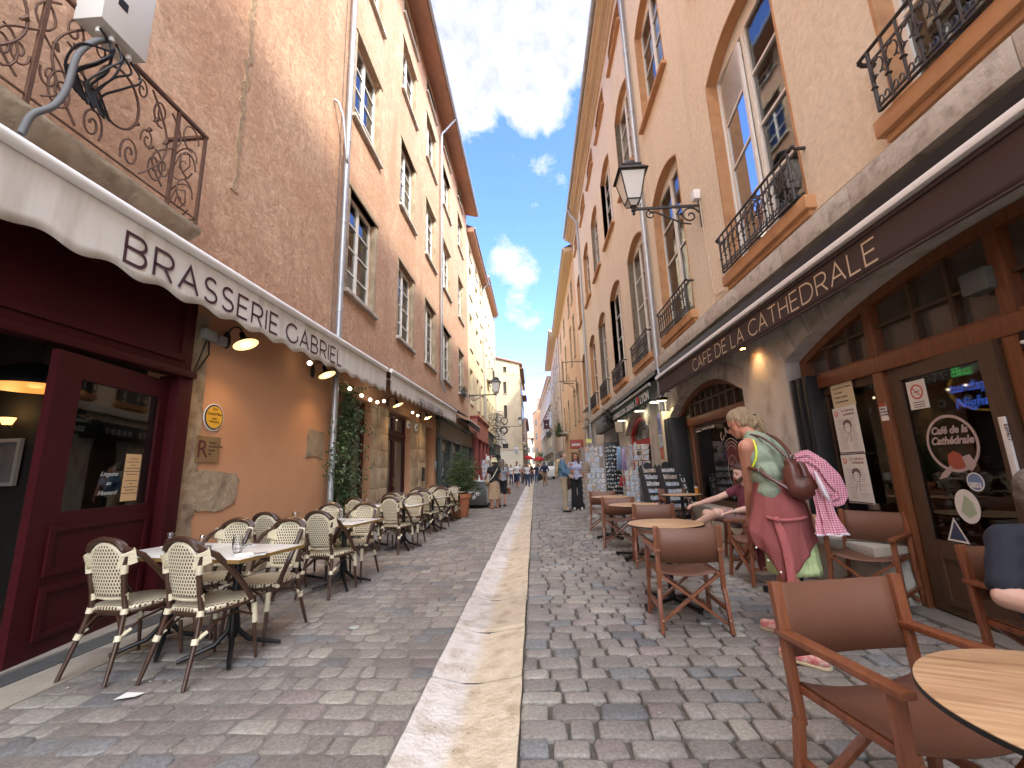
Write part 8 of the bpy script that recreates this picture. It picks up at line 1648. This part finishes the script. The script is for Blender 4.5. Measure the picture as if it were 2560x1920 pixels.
a=MB(); a.tube([(1.82,3.08,1.29),(1.83,3.065,1.24),(1.835,3.06,1.19)],[.012,.014,.02],8); a.build('tassel',m_bag,bg_,world=True)
def ging():
    M=bpy.data.materials.new('pink_gingham'); M.use_nodes=True; t,n,L,b=nodes_of(M); b.inputs['Roughness'].default_value=.85
    tx=n.new('ShaderNodeTexCoord'); 
    c1=n.new('ShaderNodeTexWave'); c1.bands_direction='X'; c1.inputs['Scale'].default_value=22; c2=n.new('ShaderNodeTexWave'); c2.bands_direction='Z'; c2.inputs['Scale'].default_value=22
    for c in (c1,c2): c.inputs['Distortion'].default_value=1.5; c.inputs['Detail'].default_value=1; c.inputs['Detail Scale'].default_value=.6; L(tx.outputs['Object'],c.inputs['Vector'])
    a=n.new('ShaderNodeMath'); a.operation='ADD'; L(c1.outputs['Fac'],a.inputs[0]); L(c2.outputs['Fac'],a.inputs[1]); r=n.new('ShaderNodeMapRange'); r.inputs[1].default_value=.3; r.inputs[2].default_value=1.7; L(a.outputs[0],r.inputs[0])
    m=n.new('ShaderNodeMixRGB'); m.inputs[1].default_value=(.33,.05,.10,1); m.inputs[2].default_value=(.66,.40,.46,1); L(r.outputs[0],m.inputs[0]); L(m.outputs[0],b.inputs['Base Color']); return M
m_ging=ging()
sc_=thing('pink_scarf','crumpled pink checked scarf hanging from the chestnut bag','scarf',(1.98,3.08,.8))
def ruffle(name,pts,rs,m,parent,fr=7,amp=.28,n=56):
    Pp=[V(p) for p in pts]; Q=[]; RR=[]
    for i in range(len(Pp)-1):
        for k in range(5): u=k/5; Q.append(Pp[i].lerp(Pp[i+1],u)); RR.append(rs[i]*(1-u)+rs[i+1]*u)
    Q.append(Pp[-1]); RR.append(rs[-1]); v=[]; 
    for i,p in enumerate(Q):
        tdir=(Q[min(i+1,len(Q)-1)]-Q[max(i-1,0)]).normalized(); a_=tdir.cross(V((0,1,0))).normalized(); b_=tdir.cross(a_)
        for j in range(n): an=2*math.pi*j/n; k=1+amp*math.sin(fr*an+i*.12)+amp*.4*math.sin((fr+6)*an-i*.3); v.append(p+(a_*math.cos(an)+b_*.55*math.sin(an))*RR[i]*k)
    a=MB(); m_=len(Q); a.add(v,[(i*n+j,i*n+(j+1)%n,(i+1)*n+(j+1)%n,(i+1)*n+j) for i in range(m_-1) for j in range(n)]+[tuple(range(n)),tuple((m_-1)*n+j for j in range(n))]); return a.build(name,m,parent,world=True,norm=False)
ruffle('upper_fold',[(1.83,3.13,1.30),(1.89,3.11,1.31),(1.945,3.09,1.25),(1.99,3.08,1.15),(2.03,3.07,1.08),(2.015,3.07,1.04),(1.96,3.08,1.02)],[.03,.045,.06,.07,.06,.05,.03],m_ging,sc_)
ruffle('hanging_end',[(1.94,3.10,1.16),(1.935,3.08,1.05),(1.935,3.07,.95),(1.935,3.06,.87),(1.94,3.05,.81)],[.05,.045,.05,.065,.085],m_ging,sc_,fr=8,amp=.24)
a=MB(); n=60; cpt=V((1.94,3.05,.812)); a.tube([cpt+V((.086*(1+.24*math.sin(8*q))*math.cos(q),.05*(1+.24*math.sin(8*q))*math.sin(q),.004*math.sin(5*q))) for q in [2*math.pi*i/n for i in range(n)]],.006,5,closed=True); a.tube([(1.89,3.04,1.22),(1.90,3.02,1.14),(1.915,3.01,1.07),(1.94,3.02,1.03)],[.006,.016,.018,.008],6); a.build('white_frill',cloth('white_frill',(.72,.64,.70)),sc_,world=True)
# ------------------------------------------------------------- seated man in plum
t=thing('person','seated bearded man in plum tee and mauve shorts, legs crossed, wearing a wristwatch','person',(2.9,6.25,0))
hip=V((2.93,6.24,.52)); sL,sR=V((2.93,6.03,.93)),V((2.93,6.42,.93)); eL,wL=V((2.86,5.97,.70)),V((2.57,5.98,.655)); eR,wR=V((2.62,6.48,.80)),V((2.27,6.36,.73))
kL,kR=V((2.40,6.02,.64)),V((2.38,6.34,.60)); aL,aR=V((2.16,6.28,.46)),V((2.40,6.36,.10))
sk=[('c',hip+V((0,-.08,0)),kL,.092,.065),('c',kL,aL,.060,.038),('c',aL,aL+V((-.13,.03,-.09)),.036,.026),('c',hip+V((0,.08,0)),kR,.092,.062),('c',kR,aR,.060,.038),('c',aR,aR+V((-.15,0,-.05)),.036,.026),('c',hip+V((0,-.08,.02)),hip+V((0,.08,.02)),.12,.12),('c',hip+V((0,0,.08)),V((2.95,6.23,.8)),.125,.12),('c',sL+V((0,.05,0)),sR+V((0,-.05,0)),.06,.06),('c',V((2.95,6.23,.9)),V((2.90,6.23,1.06)),.062,.055),
    ('c',sL,eL,.052,.042),('c',eL,eL.lerp(wL,.4),.043,.041),('c',eL.lerp(wL,.4),wL,.041,.028),('c',sR,eR,.052,.042),('c',eR,eR.lerp(wR,.4),.043,.040),('c',eR.lerp(wR,.4),wR,.040,.027)]
hand(sk,wL,V((-1,.05,-.15)),(0,.2,-1),1.05,.5); hand(sk,wR,V((-1,-.15,-.15)),(0,0,-1),1.05,.7)
P=head(sk,(2.87,6.22,1.14),(-1,-.12,-.15),1.03); organic('body',sk,m_skinp,t,.009,3,world=True); face_bits(t,P,1.03,m_hair_dk,world=True)
organic('hair',[('c',P(0,-.035,.055),P(0,.0,.06),.092,.086),('c',P(0,-.05,.0),P(0,-.04,-.03),.075,.06)],m_hair_dk,t,.012,1,world=True)
organic('beard',[('c',P(.05,.03,-.04),P(.025,.07,-.085),.03,.03),('c',P(-.05,.03,-.04),P(-.025,.07,-.085),.03,.03),('c',P(-.02,.085,-.085),P(.02,.085,-.085),.026,.026)],m_hair_dk,t,.009,1,world=True)
m_plt=cloth('plum_tee',(.15,.035,.055)); m_mau=cloth('mauve_shorts',(.36,.22,.20),(.30,.18,.165),7,.3)
organic('tee',[('c',hip+V((.02,-.04,.06)),V((2.95,6.20,.82)),.150,.140),('c',hip+V((.02,.04,.06)),V((2.95,6.27,.82)),.150,.140),('c',V((2.95,6.12,.85)),V((2.95,6.34,.85)),.125,.125),('c',sL+V((0,.03,0)),sR+V((0,-.03,0)),.073,.073),('c',sL,sL.lerp(eL,.55),.070,.062),('c',sR,sR.lerp(eR,.5),.070,.062)],m_plt,t,.012,3,world=True,post=lambda c:c+V((.003*math.sin(c.z*50+c.y*40),0,0)))
organic('shorts',[('c',hip+V((.02,-.08,0)),hip.lerp(kL,.82)+V((0,-.02,0)),.128,.088),('c',hip+V((.02,.08,0)),hip.lerp(kR,.82),.128,.086)],m_mau,t,.012,3,world=True)
a=MB(); a.tube([wL+V((.03,.034*math.cos(q),.034*math.sin(q))) for q in [i*.524 for i in range(12)]],.008,6,closed=True); a.lathe([(0,0),(.018,0),(.018,.008),(0,.008)],tuple(wL+V((.03,-.01,.036))),12); a.build('wristwatch',m_steel,t,world=True)
for A in (aL,aR): organic('shoe',[('c',A+V((.03,0,-.05)),A+V((-.15,.0,-.075)),.042,.038)],m_shoe,t,.012,1,world=True)
# ------------------------------------------------------------- man in navy at the right edge
t=thing('person','seated man in dark navy tee cut by the right edge','person',(2.55,2.3,0))
hip=V((2.62,2.42,.50)); sA,sB=V((2.37,2.40,.87)),V((2.78,2.36,.87)); eA,wA=V((2.24,2.33,.62)),V((2.32,2.02,.60)); eB,wB=V((2.86,2.15,.62)),V((2.75,1.9,.62))
sk=[('c',hip+V((-.09,0,0)),V((2.50,1.95,.52)),.095,.065),('c',V((2.50,1.95,.52)),V((2.50,1.92,.08)),.058,.038),('c',V((2.50,1.92,.07)),V((2.49,1.78,.03)),.036,.026),('c',hip+V((.09,0,0)),V((2.72,1.95,.52)),.095,.065),('c',V((2.72,1.95,.52)),V((2.74,1.92,.08)),.058,.038),('c',V((2.74,1.92,.07)),V((2.75,1.78,.03)),.036,.026),('c',hip,V((2.60,2.42,.80)),.135,.13),('c',sA+V((.05,0,0)),sB+V((-.05,0,0)),.06,.06),('c',V((2.58,2.40,.85)),V((2.57,2.37,.98)),.064,.058),
  ('c',sA,eA,.056,.047),('c',eA,eA.lerp(wA,.4),.054,.057),('c',eA.lerp(wA,.4),wA,.057,.032),('c',sB,eB,.056,.046),('c',eB,wB,.046,.030)]
hand(sk,wA,V((.3,-1,-.1)),(0,0,-1),1.05,.6); hand(sk,wB,V((-.3,-1,0)),(0,0,-1),1.05,.6)
P=head(sk,(2.60,2.36,1.07),(.35,-1,-.12),1.04); organic('body',sk,m_skinp,t,.009,3,world=True); face_bits(t,P,1.04,m_hair_gr,world=True)
organic('hair',[('c',P(0,-.035,.055),P(0,.0,.062),.096,.09),('c',P(0,-.05,.0),P(0,-.04,-.04),.082,.066),('c',P(.06,-.02,.02),P(.06,-.02,-.02),.036,.03),('c',P(-.06,-.02,.02),P(-.06,-.02,-.02),.036,.03)],m_hair_gr,t,.01,1,world=True)
m_nv=cloth('dark_navy_tee',(.018,.022,.034),(.012,.015,.025),5,.3)
organic('tee',[('c',hip+V((-.06,0,.04)),V((2.54,2.41,.78)),.155,.15),('c',hip+V((.06,0,.04)),V((2.66,2.39,.78)),.155,.15),('c',sA+V((.03,0,0)),sB+V((-.03,0,0)),.076,.076),('c',sA,sA.lerp(eA,.80),.076,.072),('c',sB,sB.lerp(eB,.6),.075,.066),('c',V((2.58,2.40,.87)),V((2.58,2.38,.94)),.08,.068)],m_nv,t,.011,3,world=True,post=lambda c:c+V((.003*math.sin(c.z*45+c.y*50),.002*math.sin(c.z*60),0)))
organic('trousers',[('c',hip+V((-.09,0,0)),V((2.50,1.95,.52)),.115,.080),('c',V((2.50,1.95,.52)),V((2.50,1.92,.12)),.078,.060),('c',hip+V((.09,0,0)),V((2.72,1.95,.52)),.115,.08),('c',V((2.72,1.95,.52)),V((2.74,1.92,.12)),.078,.06)],c_jean,t,.014,2,world=True)
for x in (2.50,2.74): organic('shoe',[('c',V((x,1.94,.045)),V((x,1.76,.035)),.045,.038)],m_shoe,t,.012,1,world=True)
